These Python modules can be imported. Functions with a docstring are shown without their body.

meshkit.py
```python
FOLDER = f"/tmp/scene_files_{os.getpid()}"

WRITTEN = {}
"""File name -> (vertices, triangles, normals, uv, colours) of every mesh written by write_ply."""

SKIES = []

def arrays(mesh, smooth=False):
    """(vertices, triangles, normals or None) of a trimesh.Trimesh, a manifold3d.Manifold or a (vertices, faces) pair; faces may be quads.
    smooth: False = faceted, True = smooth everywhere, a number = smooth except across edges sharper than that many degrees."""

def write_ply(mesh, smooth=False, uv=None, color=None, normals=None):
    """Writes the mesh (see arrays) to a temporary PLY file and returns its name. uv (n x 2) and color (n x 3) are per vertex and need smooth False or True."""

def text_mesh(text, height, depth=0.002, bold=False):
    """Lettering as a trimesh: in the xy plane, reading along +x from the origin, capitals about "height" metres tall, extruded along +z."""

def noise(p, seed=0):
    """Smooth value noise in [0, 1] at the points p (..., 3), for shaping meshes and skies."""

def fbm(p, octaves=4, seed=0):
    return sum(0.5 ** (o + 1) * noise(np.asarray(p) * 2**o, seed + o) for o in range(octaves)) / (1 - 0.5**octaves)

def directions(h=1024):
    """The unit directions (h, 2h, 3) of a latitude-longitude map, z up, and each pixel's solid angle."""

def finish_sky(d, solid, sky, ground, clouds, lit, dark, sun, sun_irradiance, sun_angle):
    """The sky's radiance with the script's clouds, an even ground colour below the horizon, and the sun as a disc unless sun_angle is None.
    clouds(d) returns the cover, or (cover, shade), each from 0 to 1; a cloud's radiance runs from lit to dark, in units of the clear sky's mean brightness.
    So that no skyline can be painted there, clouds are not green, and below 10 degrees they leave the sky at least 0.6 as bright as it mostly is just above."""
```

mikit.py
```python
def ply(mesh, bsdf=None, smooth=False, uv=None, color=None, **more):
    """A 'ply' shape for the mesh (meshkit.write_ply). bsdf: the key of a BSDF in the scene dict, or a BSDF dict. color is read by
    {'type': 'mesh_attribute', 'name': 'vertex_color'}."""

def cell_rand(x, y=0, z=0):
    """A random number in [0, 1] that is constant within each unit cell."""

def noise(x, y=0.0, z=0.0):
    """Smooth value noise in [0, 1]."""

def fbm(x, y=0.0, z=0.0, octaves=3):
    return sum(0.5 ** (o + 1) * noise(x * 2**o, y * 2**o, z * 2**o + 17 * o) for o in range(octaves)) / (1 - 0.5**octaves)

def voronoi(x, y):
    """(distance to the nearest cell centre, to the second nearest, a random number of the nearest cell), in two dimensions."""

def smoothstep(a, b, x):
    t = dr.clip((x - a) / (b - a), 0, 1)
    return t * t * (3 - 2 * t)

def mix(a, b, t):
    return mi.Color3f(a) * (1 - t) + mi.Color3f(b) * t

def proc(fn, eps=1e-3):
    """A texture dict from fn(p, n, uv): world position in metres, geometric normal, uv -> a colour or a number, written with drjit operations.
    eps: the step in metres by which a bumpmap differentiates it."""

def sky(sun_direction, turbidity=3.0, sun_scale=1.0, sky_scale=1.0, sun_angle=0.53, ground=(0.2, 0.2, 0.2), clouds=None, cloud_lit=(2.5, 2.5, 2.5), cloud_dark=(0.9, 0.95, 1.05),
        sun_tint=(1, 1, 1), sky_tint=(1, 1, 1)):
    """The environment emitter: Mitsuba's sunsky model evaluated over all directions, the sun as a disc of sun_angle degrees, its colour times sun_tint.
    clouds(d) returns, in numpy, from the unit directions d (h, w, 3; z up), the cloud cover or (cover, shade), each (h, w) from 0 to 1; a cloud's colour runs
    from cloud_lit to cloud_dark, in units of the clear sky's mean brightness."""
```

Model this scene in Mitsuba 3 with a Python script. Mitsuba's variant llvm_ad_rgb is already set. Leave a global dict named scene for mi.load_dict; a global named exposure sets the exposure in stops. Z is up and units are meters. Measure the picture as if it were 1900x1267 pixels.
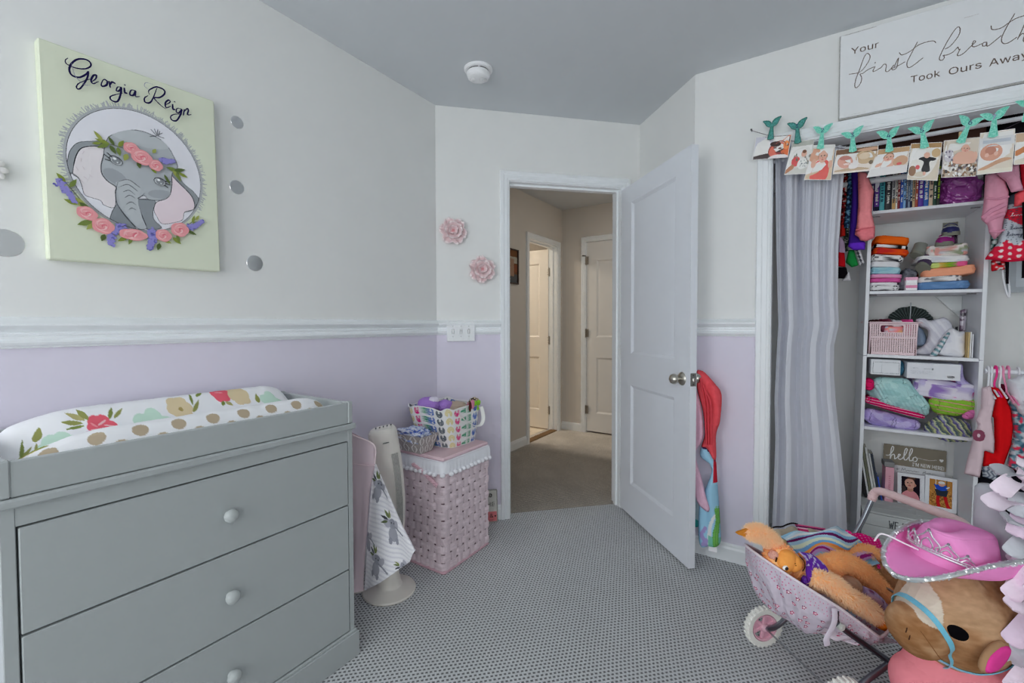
import math, random
import numpy as np, trimesh, shapely
import drjit as dr
import mitsuba as mi
import mikit, meshkit
from shapely import affinity
from shapely.geometry import Polygon, Point, LineString, box as sbox
from mikit import proc, noise, fbm, voronoi, smoothstep, mix

T = mi.ScalarTransform4f
scene, labels = {}, {}
RNG = np.random.default_rng(7)
random.seed(7)

# ------------------------------------------------------------------ camera
EYE = np.array([1.775, 0.0, 1.182])
YAW, PITCH, ROLL, FPX = math.radians(33.32), math.radians(1.52), math.radians(-0.125), 816.0
VIEW = np.array([-math.sin(YAW) * math.cos(PITCH), math.cos(YAW) * math.cos(PITCH), -math.sin(PITCH)])
RIGHT = np.array([math.cos(YAW), math.sin(YAW), 0.0])
UP = np.cross(RIGHT, VIEW)
UP = UP * math.cos(ROLL) - RIGHT * math.sin(ROLL)
scene['camera'] = {'type': 'perspective', 'fov': 2 * math.degrees(math.atan(950 / FPX)), 'fov_axis': 'x',
                   'principal_point_offset_y': (633.5 - 622.3) / 1267.0, 'near_clip': 0.05, 'far_clip': 60.0,
                   'to_world': T().look_at(origin=EYE.tolist(), target=(EYE + VIEW).tolist(), up=UP.tolist())}
exposure = -0.12

# ------------------------------------------------------------------ daylight: two shaded windows behind the photographer
DAY = (1.00, 1.03, 1.06)
WIN_POWER = 5.2
WINDOWS = [(0.25, 1.35, 0.62, 2.16), (1.95, 3.05, 0.62, 2.16)]     # x0, x1, z0, z1 in the wall y = -1.75
BATH_POWER, HALL_POWER, ROOM_FILL_POWER = 62.0, 18.0, 3.2

# ------------------------------------------------------------------ helpers
def lin(c):
    c = np.asarray(c, float) / 255.0
    return np.where(c < 0.04045, c / 12.92, ((c + 0.055) / 1.055) ** 2.4)

def lin3(c):
    return [float(x) for x in lin(c)]

def bsdf(name, **k):
    scene[name] = {'type': 'twosided', 'bsdf': {'type': 'principled', **k}}
    return name

VC = {'type': 'mesh_attribute', 'name': 'vertex_color'}
scene['mat_matte']={'type':'twosided','bsdf':{'type':'diffuse','reflectance':VC}};MATTE='mat_matte'
SATIN = bsdf('mat_satin', base_color=VC, roughness=0.42, specular=0.45)
GLOSS = bsdf('mat_gloss', base_color=VC, roughness=0.16, specular=0.5)
scene['mat_cloth']={'type':'twosided','bsdf':{'type':'diffuse','reflectance':VC}};CLOTH='mat_cloth'
METAL = bsdf('mat_metal', base_color=VC, roughness=0.28, metallic=1.0)

def tri(mesh, angle=None):
    """any mesh -> a Trimesh whose vertices are split at edges sharper than angle"""
    v, f, n = meshkit.arrays(mesh, angle if angle else False)
    return trimesh.Trimesh(v, f, process=False)

def cat(*ms):
    ms = [m for m in ms if m is not None]
    return trimesh.util.concatenate([tri(m) if not isinstance(m, trimesh.Trimesh) else m for m in ms])

def put(name, mesh, mat=MATTE, col=None, parent=None, label=None, cat=None, group=None, kind=None, smooth=35, uv=None):
    """one entry of the scene; the key is parent + '__' + name, numbered if it is taken. col: an sRGB triple, an array per vertex, or a function of the vertices"""
    base = f'{parent}__{name}' if parent else name
    key, k = base, 0
    while key in scene or key in labels:
        k += 1
        key = f'{base}_{k:03d}'
    if smooth is not True and smooth and uv is None and not (isinstance(col, np.ndarray) and col.ndim == 2):
        mesh = tri(mesh, smooth)
        smooth = True
    elif not isinstance(mesh, trimesh.Trimesh):
        mesh = tri(mesh)
    color = None
    if mat in (MATTE, SATIN, GLOSS, CLOTH, METAL):
        v = np.asarray(mesh.vertices)
        c = col(v) if callable(col) else np.asarray((200, 200, 200) if col is None else col, float)
        color = lin(c) if c.ndim == 2 else np.tile(lin(c), (len(v), 1))
    scene[key] = mikit.ply(mesh, mat, smooth=bool(smooth), color=color, uv=uv)
    tagk(key, label, cat, group, kind)
    return key

def tagk(key, label=None, cat=None, group=None, kind=None):
    d = {k: v for k, v in dict(label=label, category=cat, group=group, kind=kind).items() if v}
    if d:
        labels[key] = {**labels.get(key, {}), **d}

def thing(name, label, cat, group=None):
    """a thing that has only parts: reserves its key"""
    key, k = name, 0
    while key in labels or key in scene:
        k += 1
        key = f'{name}_{k:03d}'
    tagk(key, label, cat, group)
    return key

def box(x0, x1, y0, y1, z0, z1, b=0.0):
    """a box, its edges chamfered by b"""
    c = np.array([(x0 + x1) / 2, (y0 + y1) / 2, (z0 + z1) / 2])
    h = np.abs([x1 - x0, y1 - y0, z1 - z0]) / 2.0
    if b <= 0:
        m = trimesh.creation.box(extents=2 * h)
        m.apply_translation(c)
        return m
    b = min(b, 0.95 * h.min())
    pts = []
    for s in np.ndindex(2, 2, 2):
        s = np.array(s) * 2 - 1
        for a in range(3):
            q = h - b
            q[a] = h[a]
            pts.append(c + s * q)
    return trimesh.Trimesh(np.array(pts)).convex_hull

def frame_of(o, ex, ey, ez=None):
    ex, ey = np.asarray(ex, float), np.asarray(ey, float)
    ez = np.cross(ex, ey) if ez is None else np.asarray(ez, float)
    m = np.eye(4)
    m[:3, 0], m[:3, 1], m[:3, 2], m[:3, 3] = ex, ey, ez, o
    return m

def at(mesh, M):
    m = mesh.copy()
    m.apply_transform(M)
    return m

def rot(axis, deg, point=(0, 0, 0)):
    return trimesh.transformations.rotation_matrix(math.radians(deg), axis, point)

def move(x, y, z):
    return trimesh.transformations.translation_matrix((x, y, z))

def tube(path, r, sides=10, caps=True, flat=None):
    """a swept tube along the points, radius r (number or per point); flat: (a, b) factors of an elliptic section"""
    p = np.asarray(path, float)
    n = len(p)
    r = np.broadcast_to(np.asarray(r, float), (n,))
    t = np.gradient(p, axis=0)
    t /= np.linalg.norm(t, axis=1, keepdims=True) + 1e-12
    a = np.cross(t[0], [0, 0, 1.0] if abs(t[0, 2]) < 0.9 else [1.0, 0, 0])
    A, B = [], []
    for k in range(n):
        a = a - t[k] * (a @ t[k])
        a /= np.linalg.norm(a) + 1e-12
        A.append(a)
        B.append(np.cross(t[k], a))
    A, B = np.array(A), np.array(B)
    ang = np.arange(sides) * 2 * np.pi / sides
    fa, fb = flat or (1, 1)
    v = p[:, None] + r[:, None, None] * (fa * np.cos(ang)[None, :, None] * A[:, None] + fb * np.sin(ang)[None, :, None] * B[:, None])
    i, j = np.meshgrid(np.arange(n - 1), np.arange(sides), indexing='ij')
    q = np.stack([i * sides + j, i * sides + (j + 1) % sides, (i + 1) * sides + (j + 1) % sides, (i + 1) * sides + j], -1).reshape(-1, 4)
    f = np.vstack([q[:, [0, 1, 2]], q[:, [0, 2, 3]]])
    v = v.reshape(-1, 3)
    if caps:
        v = np.vstack([v, p[0], p[-1]])
        j = np.arange(sides)
        f = np.vstack([f, np.stack([np.full(sides, n * sides), (j + 1) % sides, j], 1),
                       np.stack([np.full(sides, n * sides + 1), (n - 1) * sides + j, (n - 1) * sides + (j + 1) % sides], 1)])
    return trimesh.Trimesh(v, f, process=False)

def spline(pts, n=40, closed=False):
    """Catmull-Rom through the points"""
    p = np.asarray(pts, float)
    p = np.vstack([p[-1], p, p[:2]]) if closed else np.vstack([2 * p[0] - p[1], p, 2 * p[-1] - p[-2]])
    m = len(p) - 3
    out = []
    for s in np.linspace(0, m, n, endpoint=not closed):
        k = min(int(s), m - 1)
        t = s - k
        a, b, c, d = p[k:k + 4]
        out.append(0.5 * (2 * b + (c - a) * t + (2 * a - 5 * b + 4 * c - d) * t * t + (3 * b - a - 3 * c + d) * t ** 3))
    return np.array(out)

def lathe(prof, n=32, M=None):
    """revolve (radius, height) pairs about z"""
    pr = np.asarray(prof, float)
    ang = np.arange(n) * 2 * np.pi / n
    v = np.stack([pr[:, None, 0] * np.cos(ang), pr[:, None, 0] * np.sin(ang), np.repeat(pr[:, 1:2], n, 1)], -1).reshape(-1, 3)
    i, j = np.meshgrid(np.arange(len(pr) - 1), np.arange(n), indexing='ij')
    q = np.stack([i * n + j, i * n + (j + 1) % n, (i + 1) * n + (j + 1) % n, (i + 1) * n + j], -1).reshape(-1, 4)
    m = trimesh.Trimesh(v, np.vstack([q[:, [0, 1, 2]], q[:, [0, 2, 3]]]), process=False)
    return at(m, M) if M is not None else m

def prism(poly, depth, M=None):
    """extrude a shapely polygon (or several) along +z by depth"""
    gs = [g for g in getattr(poly, 'geoms', [poly]) if g.area > 1e-9]
    m = trimesh.util.concatenate([trimesh.creation.extrude_polygon(g, depth, engine='earcut') for g in gs])
    return at(m, M) if M is not None else m

def sheet(fn, nu, nv, thick=0.0, close_u=False):
    """a surface fn(u, v) -> (..., 3), u and v in [0, 1]; thick: doubled into a shell that thick. Returns mesh and the uv of each vertex"""
    u, v = np.meshgrid(np.linspace(0, 1, nu), np.linspace(0, 1, nv), indexing='ij')
    P = np.asarray(fn(u, v), float)
    i, j = np.meshgrid(np.arange(nu - 1), np.arange(nv - 1), indexing='ij')
    q = np.stack([i * nv + j, (i + 1) * nv + j, (i + 1) * nv + j + 1, i * nv + j + 1], -1).reshape(-1, 4)
    f = np.vstack([q[:, [0, 1, 2]], q[:, [0, 2, 3]]])
    p, uv = P.reshape(-1, 3), np.stack([u, v], -1).reshape(-1, 2)
    if thick:
        N = np.cross(np.gradient(P, axis=0), np.gradient(P, axis=1))
        N /= np.linalg.norm(N, axis=-1, keepdims=True) + 1e-12
        back = (P - thick * N).reshape(-1, 3)
        m = len(p)
        rim = np.concatenate([np.arange(nv), np.arange(1, nu) * nv + nv - 1, (nu - 1) * nv + np.arange(nv - 2, -1, -1), np.arange(nu - 2, 0, -1) * nv])
        r2 = np.roll(rim, -1)
        side = np.vstack([np.stack([rim, r2 + m, r2], 1), np.stack([rim, rim + m, r2 + m], 1)])
        f = np.vstack([f, f[:, ::-1] + m, side])
        p, uv = np.vstack([p, back]), np.vstack([uv, uv])
    return trimesh.Trimesh(p, f, process=False), uv

def blob(c, r, sub=3, amp=0.0, freq=6.0, seed=0, M=None, square=1.0):
    """an ellipsoid (square < 1: boxier) pushed about by noise"""
    m = trimesh.creation.icosphere(subdivisions=sub)
    d = np.array(m.vertices)
    k = np.sign(d) * np.abs(d) ** square
    k /= np.maximum(np.abs(k).max(1, keepdims=True), 1e-9) ** (0 if square == 1 else 0.0)
    if amp:
        k = k * (1 + amp * (meshkit.fbm(d * freq * 0.5 + seed * 3.7 + 40, 3, seed) - 0.5) * 2)[:, None]
    m = trimesh.Trimesh(k * np.asarray(r, float), m.faces, process=False)
    if M is not None:
        m.apply_transform(M)
    m.apply_translation(c)
    return m

def hullball(*balls):
    """the hull of spheres (x, y, z, r)"""
    pts = np.vstack([np.array(trimesh.creation.icosphere(subdivisions=2).vertices) * b[3] + b[:3] for b in balls])
    return trimesh.Trimesh(pts).convex_hull

def paint(name, layers, M, parent, mat=MATTE, lift=0.0004, bend=None, seg=None, label=None):
    """flat print: (polygon, sRGB) pairs in the plane of frame M (its z is outward), each a little above the one before"""
    V, F, C, n = [], [], [], 0
    for k, (g, c) in enumerate(layers):
        for q in getattr(g, 'geoms', [g]):
            if q.is_empty or q.geom_type != 'Polygon' or q.area < 1e-9:
                continue
            if seg:
                q = shapely.segmentize(q, seg)
            v, f = trimesh.creation.triangulate_polygon(q, engine='earcut')
            z = np.full(len(v), lift * (1 + k * 0.25))
            V.append(np.column_stack([v, z])); F.append(np.asarray(f) + n); n += len(v)
            C.append(np.tile(np.asarray(c, float), (len(v), 1)))
    v = np.vstack(V)
    if bend is not None:
        v = bend(v)
    v = v @ M[:3, :3].T + M[:3, 3]
    return put(name, trimesh.Trimesh(v, np.vstack(F), process=False), mat, np.vstack(C), parent, smooth=False, label=label)

def stroke(pts, w, n=24, taper=False, smooth=True):
    """a pen line as a polygon"""
    p = spline(pts, n) if smooth and len(pts) > 2 else np.asarray(pts, float)
    if not taper:
        return LineString(p).buffer(w / 2, resolution=3)
    parts = [LineString(p[k:k + 2]).buffer(w / 2 * (0.35 + 0.65 * math.sin(math.pi * min(1, (k + 0.5) / (len(p) - 1)))), resolution=3) for k in range(len(p) - 1)]
    return shapely.union_all(parts)

def ell(x, y, a, b=None, deg=0, n=20):
    return affinity.rotate(affinity.scale(Point(x, y).buffer(1, resolution=max(3, n // 4)), a, b or a), deg, origin=(x, y))

def leaf(x, y, l, w, deg):
    """a pointed leaf from (x, y)"""
    t = np.linspace(0, 1, 9)
    s = w / 2 * np.sin(np.pi * t ** 0.8)
    pts = np.vstack([np.column_stack([t * l, s]), np.column_stack([t[::-1] * l, -s[::-1]])[1:-1]])
    return affinity.rotate(affinity.translate(Polygon(pts).buffer(0), x, y), deg, origin=(x, y))

def text2d(txt, h, bold=False):
    """lettering as flat polygons, capitals about h tall, from the origin along +x"""
    m = meshkit.text_mesh(txt, h, 0.001, bold)
    v, f = np.array(m.vertices), np.array(m.faces)
    up = (np.abs(v[f][:, :, 2] - 0.001) < 1e-6).all(1)
    return shapely.union_all([Polygon(t) for t in v[f[up]][:, :, :2] if Polygon(t).area > 1e-12]).buffer(0)

def lettering(txt, x, y, h, width=None, bold=False, deg=0):
    g = affinity.translate(text2d(txt, h, bold), x, y)
    if width:
        b = g.bounds
        g = affinity.scale(g, width / (b[2] - b[0]), 1, origin=(x, y))
        g = affinity.translate(g, x - g.bounds[0], 0)
    return affinity.rotate(g, deg, origin=(x, y)) if deg else g

S2 = math.sqrt(0.5)
HC = 2.44                                             # ceiling height
P_ = np.array([0.0, 1.901])                            # corner of the left wall and the diagonal door wall
BD = np.array([S2, S2]); NB = np.array([S2, -S2])      # along the door wall; out of it into the room
Q_ = P_ + 1.28 * BD                                   # corner of the door wall and the short return
R_ = Q_ + 0.574 * NB                                  # where the return meets the closet wall
YD = R_[1]                                            # the closet wall's plane
DOORWALL = frame_of((P_[0], P_[1], 0), (S2, S2, 0), (0, 0, 1), (S2, -S2, 0))   # x along the wall, y up, z into the room
LEFTWALL = frame_of((0, 0, 0), (0, 1, 0), (0, 0, 1), (1, 0, 0))
CLOSETWALL = frame_of((0, YD, 0), (1, 0, 0), (0, 0, 1), (0, -1, 0))
RAIL_Z = 1.135                                        # the paint changes colour here
# ------------------------------------------------------------------ soft things
from scipy.spatial import Delaunay, cKDTree

def pillow(poly, thick, res=0.006, D=None, wave=None, back=1.0, seed=0):
    """a cloth shape: the polygon (x, y) filled out along z, thickest D away from its edge; wave(x, y) moves both faces along z"""
    poly = poly.buffer(0)
    if poly.geom_type != 'Polygon':
        poly = max(poly.geoms, key=lambda g: g.area)
    D = D or 3 * thick
    edge = shapely.segmentize(poly.exterior, res)
    b = np.array(edge.coords)[:-1]
    x0, y0, x1, y1 = poly.bounds
    gx, gy = np.meshgrid(np.arange(x0, x1, res), np.arange(y0, y1, res * 0.87))
    gx = gx + (np.arange(len(gx)) % 2)[:, None] * res / 2
    p = np.column_stack([gx.ravel(), gy.ravel()])
    inner = poly.buffer(-res * 0.55)
    p = p[shapely.contains_xy(inner, p[:, 0], p[:, 1])] if not inner.is_empty else np.zeros((0, 2))
    q = np.vstack([b, p])
    t = Delaunay(q).simplices
    c = q[t].mean(1)
    t = t[shapely.contains_xy(poly.buffer(1e-7), c[:, 0], c[:, 1])]
    a = np.cross(q[t[:, 1]] - q[t[:, 0]], q[t[:, 2]] - q[t[:, 0]])
    t[a < 0] = t[a < 0][:, ::-1]
    d = shapely.distance(poly.exterior, shapely.points(q))
    h = thick * np.sqrt(np.clip(1 - (1 - np.clip(d / D, 0, 1)) ** 2, 0, 1))
    w = wave(q[:, 0], q[:, 1]) if wave is not None else np.zeros(len(q))
    n, nb = len(q), len(b)
    front = np.column_stack([q, h + w])
    rear = np.column_stack([q, -h * back + w])
    idx = np.arange(n) + n
    idx[:nb] = np.arange(nb)                                   # the edge is shared
    V = np.vstack([front, rear])
    F = np.vstack([t, idx[t][:, ::-1]])
    return trimesh.Trimesh(V, F, process=False)

def ply_in(name, mesh, M, mat, col, parent=None, smooth=True, **k):
    """put() for a mesh in local coordinates: col may be a function of the local vertices"""
    c = col(np.asarray(mesh.vertices)) if callable(col) else col
    if not (isinstance(c, np.ndarray) and c.ndim == 2):
        c = np.tile(np.asarray(c, float), (len(mesh.vertices), 1))
    return put(name, at(mesh, M) if M is not None else mesh, mat, c, parent, smooth=smooth, **k)

def folds(freq, amp, seed=0, drift=0.3, grow=None):
    """vertical folds of hanging cloth"""
    def f(x, y):
        ph = 6 * meshkit.noise(np.stack([x * 4 + seed, y * 2, y * 0 + seed], -1), seed)
        a = amp * (0.4 + 0.6 * meshkit.noise(np.stack([x * 9, y * 3 + seed, y * 0], -1), seed + 1))
        g = 1.0 if grow is None else grow(x, y)
        return a * np.sin(freq * (x + drift * y * 0.2) + ph) * g
    return f

def dots(base, dot, pitch, r, ang=0.0):
    def f(v, base=np.asarray(base, float), dot=np.asarray(dot, float)):
        x, y = v[:, 0], v[:, 1] + 0.35 * v[:, 2]
        c, s = math.cos(ang), math.sin(ang)
        a, b = (x * c + y * s) / pitch, (-x * s + y * c) / pitch
        b2 = b + 0.5 * (np.floor(a) % 2)
        q = np.hypot(a - np.floor(a) - 0.5, b2 - np.floor(b2) - 0.5) * pitch < r
        return np.where(q[:, None], dot, base)
    return f

def scatter(base, cols, scale, thr=0.6, seed=0):
    """a print of small patches in the given colours"""
    def f(v, base=np.asarray(base, float)):
        out = np.tile(base, (len(v), 1))
        for k, c in enumerate(cols):
            q = meshkit.noise(v * scale + 31.7 * k + seed, seed + k) > thr
            out[q] = c
        return out
    return f

def stripes(cols, pitch, axis=(1, 0, 0), wob=0.0):
    cols = np.asarray(cols, float)
    def f(v):
        s = v @ np.asarray(axis, float) / pitch + wob * meshkit.noise(v * 20, 3)
        return cols[(np.floor(s * len(cols)).astype(int)) % len(cols)]
    return f

def folded(name, x0, x1, y0, y1, z0, z1, col, seed=0, layers=2, tilt=0.0, yaw=0.0, label=None, cat='folded clothes', group=None, sub=4, amp=0.05, parent=None, M=None, square=0.34):
    """a folded piece of cloth lying flat: a soft slab whose front edge shows its layers"""
    m = trimesh.creation.icosphere(subdivisions=sub)
    d = np.array(m.vertices)
    k = np.sign(d) * np.abs(d) ** square
    z = k[:, 2].copy()
    lay = np.cos(np.pi * layers * (z + 1))                         # +1 at the layers' middles when layers counts the folds
    rim = np.clip(np.hypot(k[:, 0], k[:, 1]) - 0.55, 0, 1)
    n1 = meshkit.fbm(k * 2.2 + seed * 5.1 + 20, 3, seed) - 0.5
    n2 = meshkit.fbm(k * 5 + seed * 3.3 + 60, 2, seed + 1) - 0.5
    s = 1 + amp * n1 + 0.035 * lay * rim
    k = k * np.stack([s, s, 1 + 0.35 * n1 + 0.18 * n2], -1)
    h = np.array([(x1 - x0) / 2, (y1 - y0) / 2, (z1 - z0) / 2])
    v = k * h
    loc = v.copy()
    m = trimesh.Trimesh(v, m.faces, process=False)
    m.apply_transform(rot((0, 0, 1), yaw) @ rot((0, 1, 0), tilt))
    m.apply_translation(((x0 + x1) / 2, (y0 + y1) / 2, (z0 + z1) / 2))
    if M is not None:
        m.apply_transform(M)
    c = col(loc) if callable(col) else np.tile(np.asarray(col, float), (len(v), 1))
    return put(name, m, CLOTH, c, parent, smooth=True, label=label, cat=None if parent else cat, group=group)

def knit_lump(name, pts, col, seed, label, cat='blanket', M=None, bump=0.0022, cell=0.011, parent=None, sub=5, base=None):
    """a heap of knitted cloth: the hull of balls, its surface raised in rows of stitches"""
    m = hullball(*pts)
    m = trimesh.Trimesh(*trimesh.remesh.subdivide_to_size(m.vertices, m.faces, 0.0065, max_iter=8))
    trimesh.smoothing.filter_taubin(m, iterations=8)
    v = np.array(m.vertices)
    n = np.array(m.vertex_normals)
    v = v + n * (0.010 * (meshkit.fbm(v * 16 + seed, 3, seed) - 0.5)[:, None])
    a = (v[:, 0] * 0.9 + v[:, 2] * 0.45 + 0.006 * np.sin(v[:, 1] * 50)) / cell
    b = (v[:, 2] * 0.9 - v[:, 0] * 0.35 + v[:, 1] * 0.5) / (cell * 0.8)
    b = b + 0.5 * (np.floor(a) % 2)
    st = np.abs(np.sin(np.pi * a)) * (0.55 + 0.45 * np.abs(np.sin(np.pi * b)))
    v = v + n * (bump * (st - 0.5))[:, None]
    m = trimesh.Trimesh(v, m.faces, process=False)
    c = col(v) if callable(col) else np.tile(np.asarray(col, float), (len(v), 1))
    return put(name, at(m, M) if M is not None else m, CLOTH, c, parent, smooth=True, label=label, cat=None if parent else cat)
# ================================================================== the room
WHITE_WALL, LAVENDER, TRIM_WHITE = (230, 231, 229), (222, 217, 231), (232, 236, 238)

def wall_fn(c, amp):
    return lambda p, n, uv: mi.Color3f(*lin3(c)) * (1 - amp + 2 * amp * fbm(p.x * 9 + p.y * 5, p.z * 9, p.y * 7, 2))
scene['mat_wall_white'] = {'type': 'twosided', 'bsdf': {'type': 'diffuse', 'reflectance': proc(wall_fn(WHITE_WALL, 0.012))}}
scene['mat_wall_lavender'] = {'type': 'twosided', 'bsdf': {'type': 'diffuse', 'reflectance': proc(wall_fn(LAVENDER, 0.012))}}
scene['mat_ceiling'] = {'type': 'twosided', 'bsdf': {'type': 'diffuse', 'reflectance': proc(wall_fn((212, 216, 219), 0.012))}}
scene['mat_hall'] = {'type': 'twosided', 'bsdf': {'type': 'diffuse', 'reflectance': proc(wall_fn((212, 206, 198), 0.012))}}
WW, WL, CM, HW = 'mat_wall_white', 'mat_wall_lavender', 'mat_ceiling', 'mat_hall'

def pile(p):
    """the loops of the patterned carpet: 1 on a loop's top, 0 in the small cut squares between"""
    s = 66.0
    a, b = (p.x + p.y) * S2 * s, (p.x - p.y) * S2 * s
    row = dr.floor(b)
    a = a + 0.5 * (row - 2 * dr.floor(row * 0.5)) + 0.25 * (noise(a * 0.2, b * 0.2) - 0.5)
    fa, fb = a - dr.floor(a) - 0.5, b - row - 0.5
    d = dr.maximum(dr.abs(fa) * 1.0, dr.abs(fb) * 1.1)
    return smoothstep(0.18, 0.36, d)

def carpet_col(p, n, uv):
    k = pile(p)
    f = 0.9 + 0.2 * noise(p.x * 420, p.y * 420) + 0.12 * (fbm(p.x * 5, p.y * 5) - 0.5)
    return mix(lin3((112, 114, 116)), lin3((206, 209, 210)), k) * f

def hall_col(p, n, uv):
    f = 0.72 + 0.36 * noise(p.x * 260, p.y * 260) + 0.3 * (fbm(p.x * 7, p.y * 7) - 0.5)
    a, b = (p.x + p.y) * 60.0, (p.x - p.y) * 60.0
    line = smoothstep(0.15, 0.5, dr.abs(b - dr.floor(b) - 0.5)) * 0.5 + 0.5
    near = smoothstep(3.75, 3.55, p.y)                    # the ribbed strip of the hall carpet ends at the bathroom door
    return mi.Color3f(*lin3((214, 207, 197))) * f * (near * line * 0.85 + (1 - near))
scene['mat_carpet'] = {'type': 'bumpmap', 'arbitrary': {'type': 'proc', **{k: v for k, v in proc(lambda p, n, uv: pile(p), 0.002).items() if k != 'type'}}, 'scale': 0.004,
                       'bsdf': {'type': 'twosided', 'bsdf': {'type': 'diffuse', 'reflectance': proc(carpet_col)}}}
scene['mat_hall_carpet'] = {'type': 'twosided', 'bsdf': {'type': 'diffuse', 'reflectance': proc(hall_col)}}

def wallpiece(key, mesh, mat):
    scene[key] = mikit.ply(mesh, mat, smooth=False)
    labels[key] = {'kind': 'structure', **labels.get(key, {})}
    return key

def say(key, text):
    labels.setdefault(key, {})['label'] = text

TH = 0.12
def wallbox(M, x0, x1, y0, y1, t=TH):
    return at(box(x0, x1, y0, y1, -t, 0), M)

# left wall: white above, lavender below
wallpiece('wall_left', wallbox(LEFTWALL, -1.87, P_[1] + 0.05, RAIL_Z, HC), WW)
say('wall_left', 'long white wall with the elephant canvas, lavender below the chair rail')
wallpiece('wall_left__lower_panel', wallbox(LEFTWALL, -1.87, P_[1] + 0.05, 0, RAIL_Z), WL)
say('wall_left__lower_panel', 'lavender lower half of the wall')
# door wall (diagonal), its opening 0.431 to 1.1545 wide and 2.035 high
O0, O1, OH = 0.431, 1.1545, 2.035
wallpiece('wall_door', cat(wallbox(DOORWALL, 0, O0, RAIL_Z, HC), wallbox(DOORWALL, O1, 1.33, RAIL_Z, HC), wallbox(DOORWALL, O0, O1, OH, HC)), WW)
say('wall_door', 'white diagonal wall around the bedroom doorway, lavender below')
wallpiece('wall_door__lower_panel', cat(wallbox(DOORWALL, 0, O0, 0, RAIL_Z), wallbox(DOORWALL, O1, 1.33, 0, RAIL_Z)), WL)
RET = frame_of((Q_[0], Q_[1], 0), (NB[0], NB[1], 0), (0, 0, 1), (-S2, -S2, 0))
wallpiece('wall_return', wallbox(RET, -0.05, 0.574 + 0.0, RAIL_Z, HC), WW)
say('wall_return', 'short white wall behind the open door')
wallpiece('wall_return__lower_panel', wallbox(RET, -0.05, 0.574, 0, RAIL_Z), WL)
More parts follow.
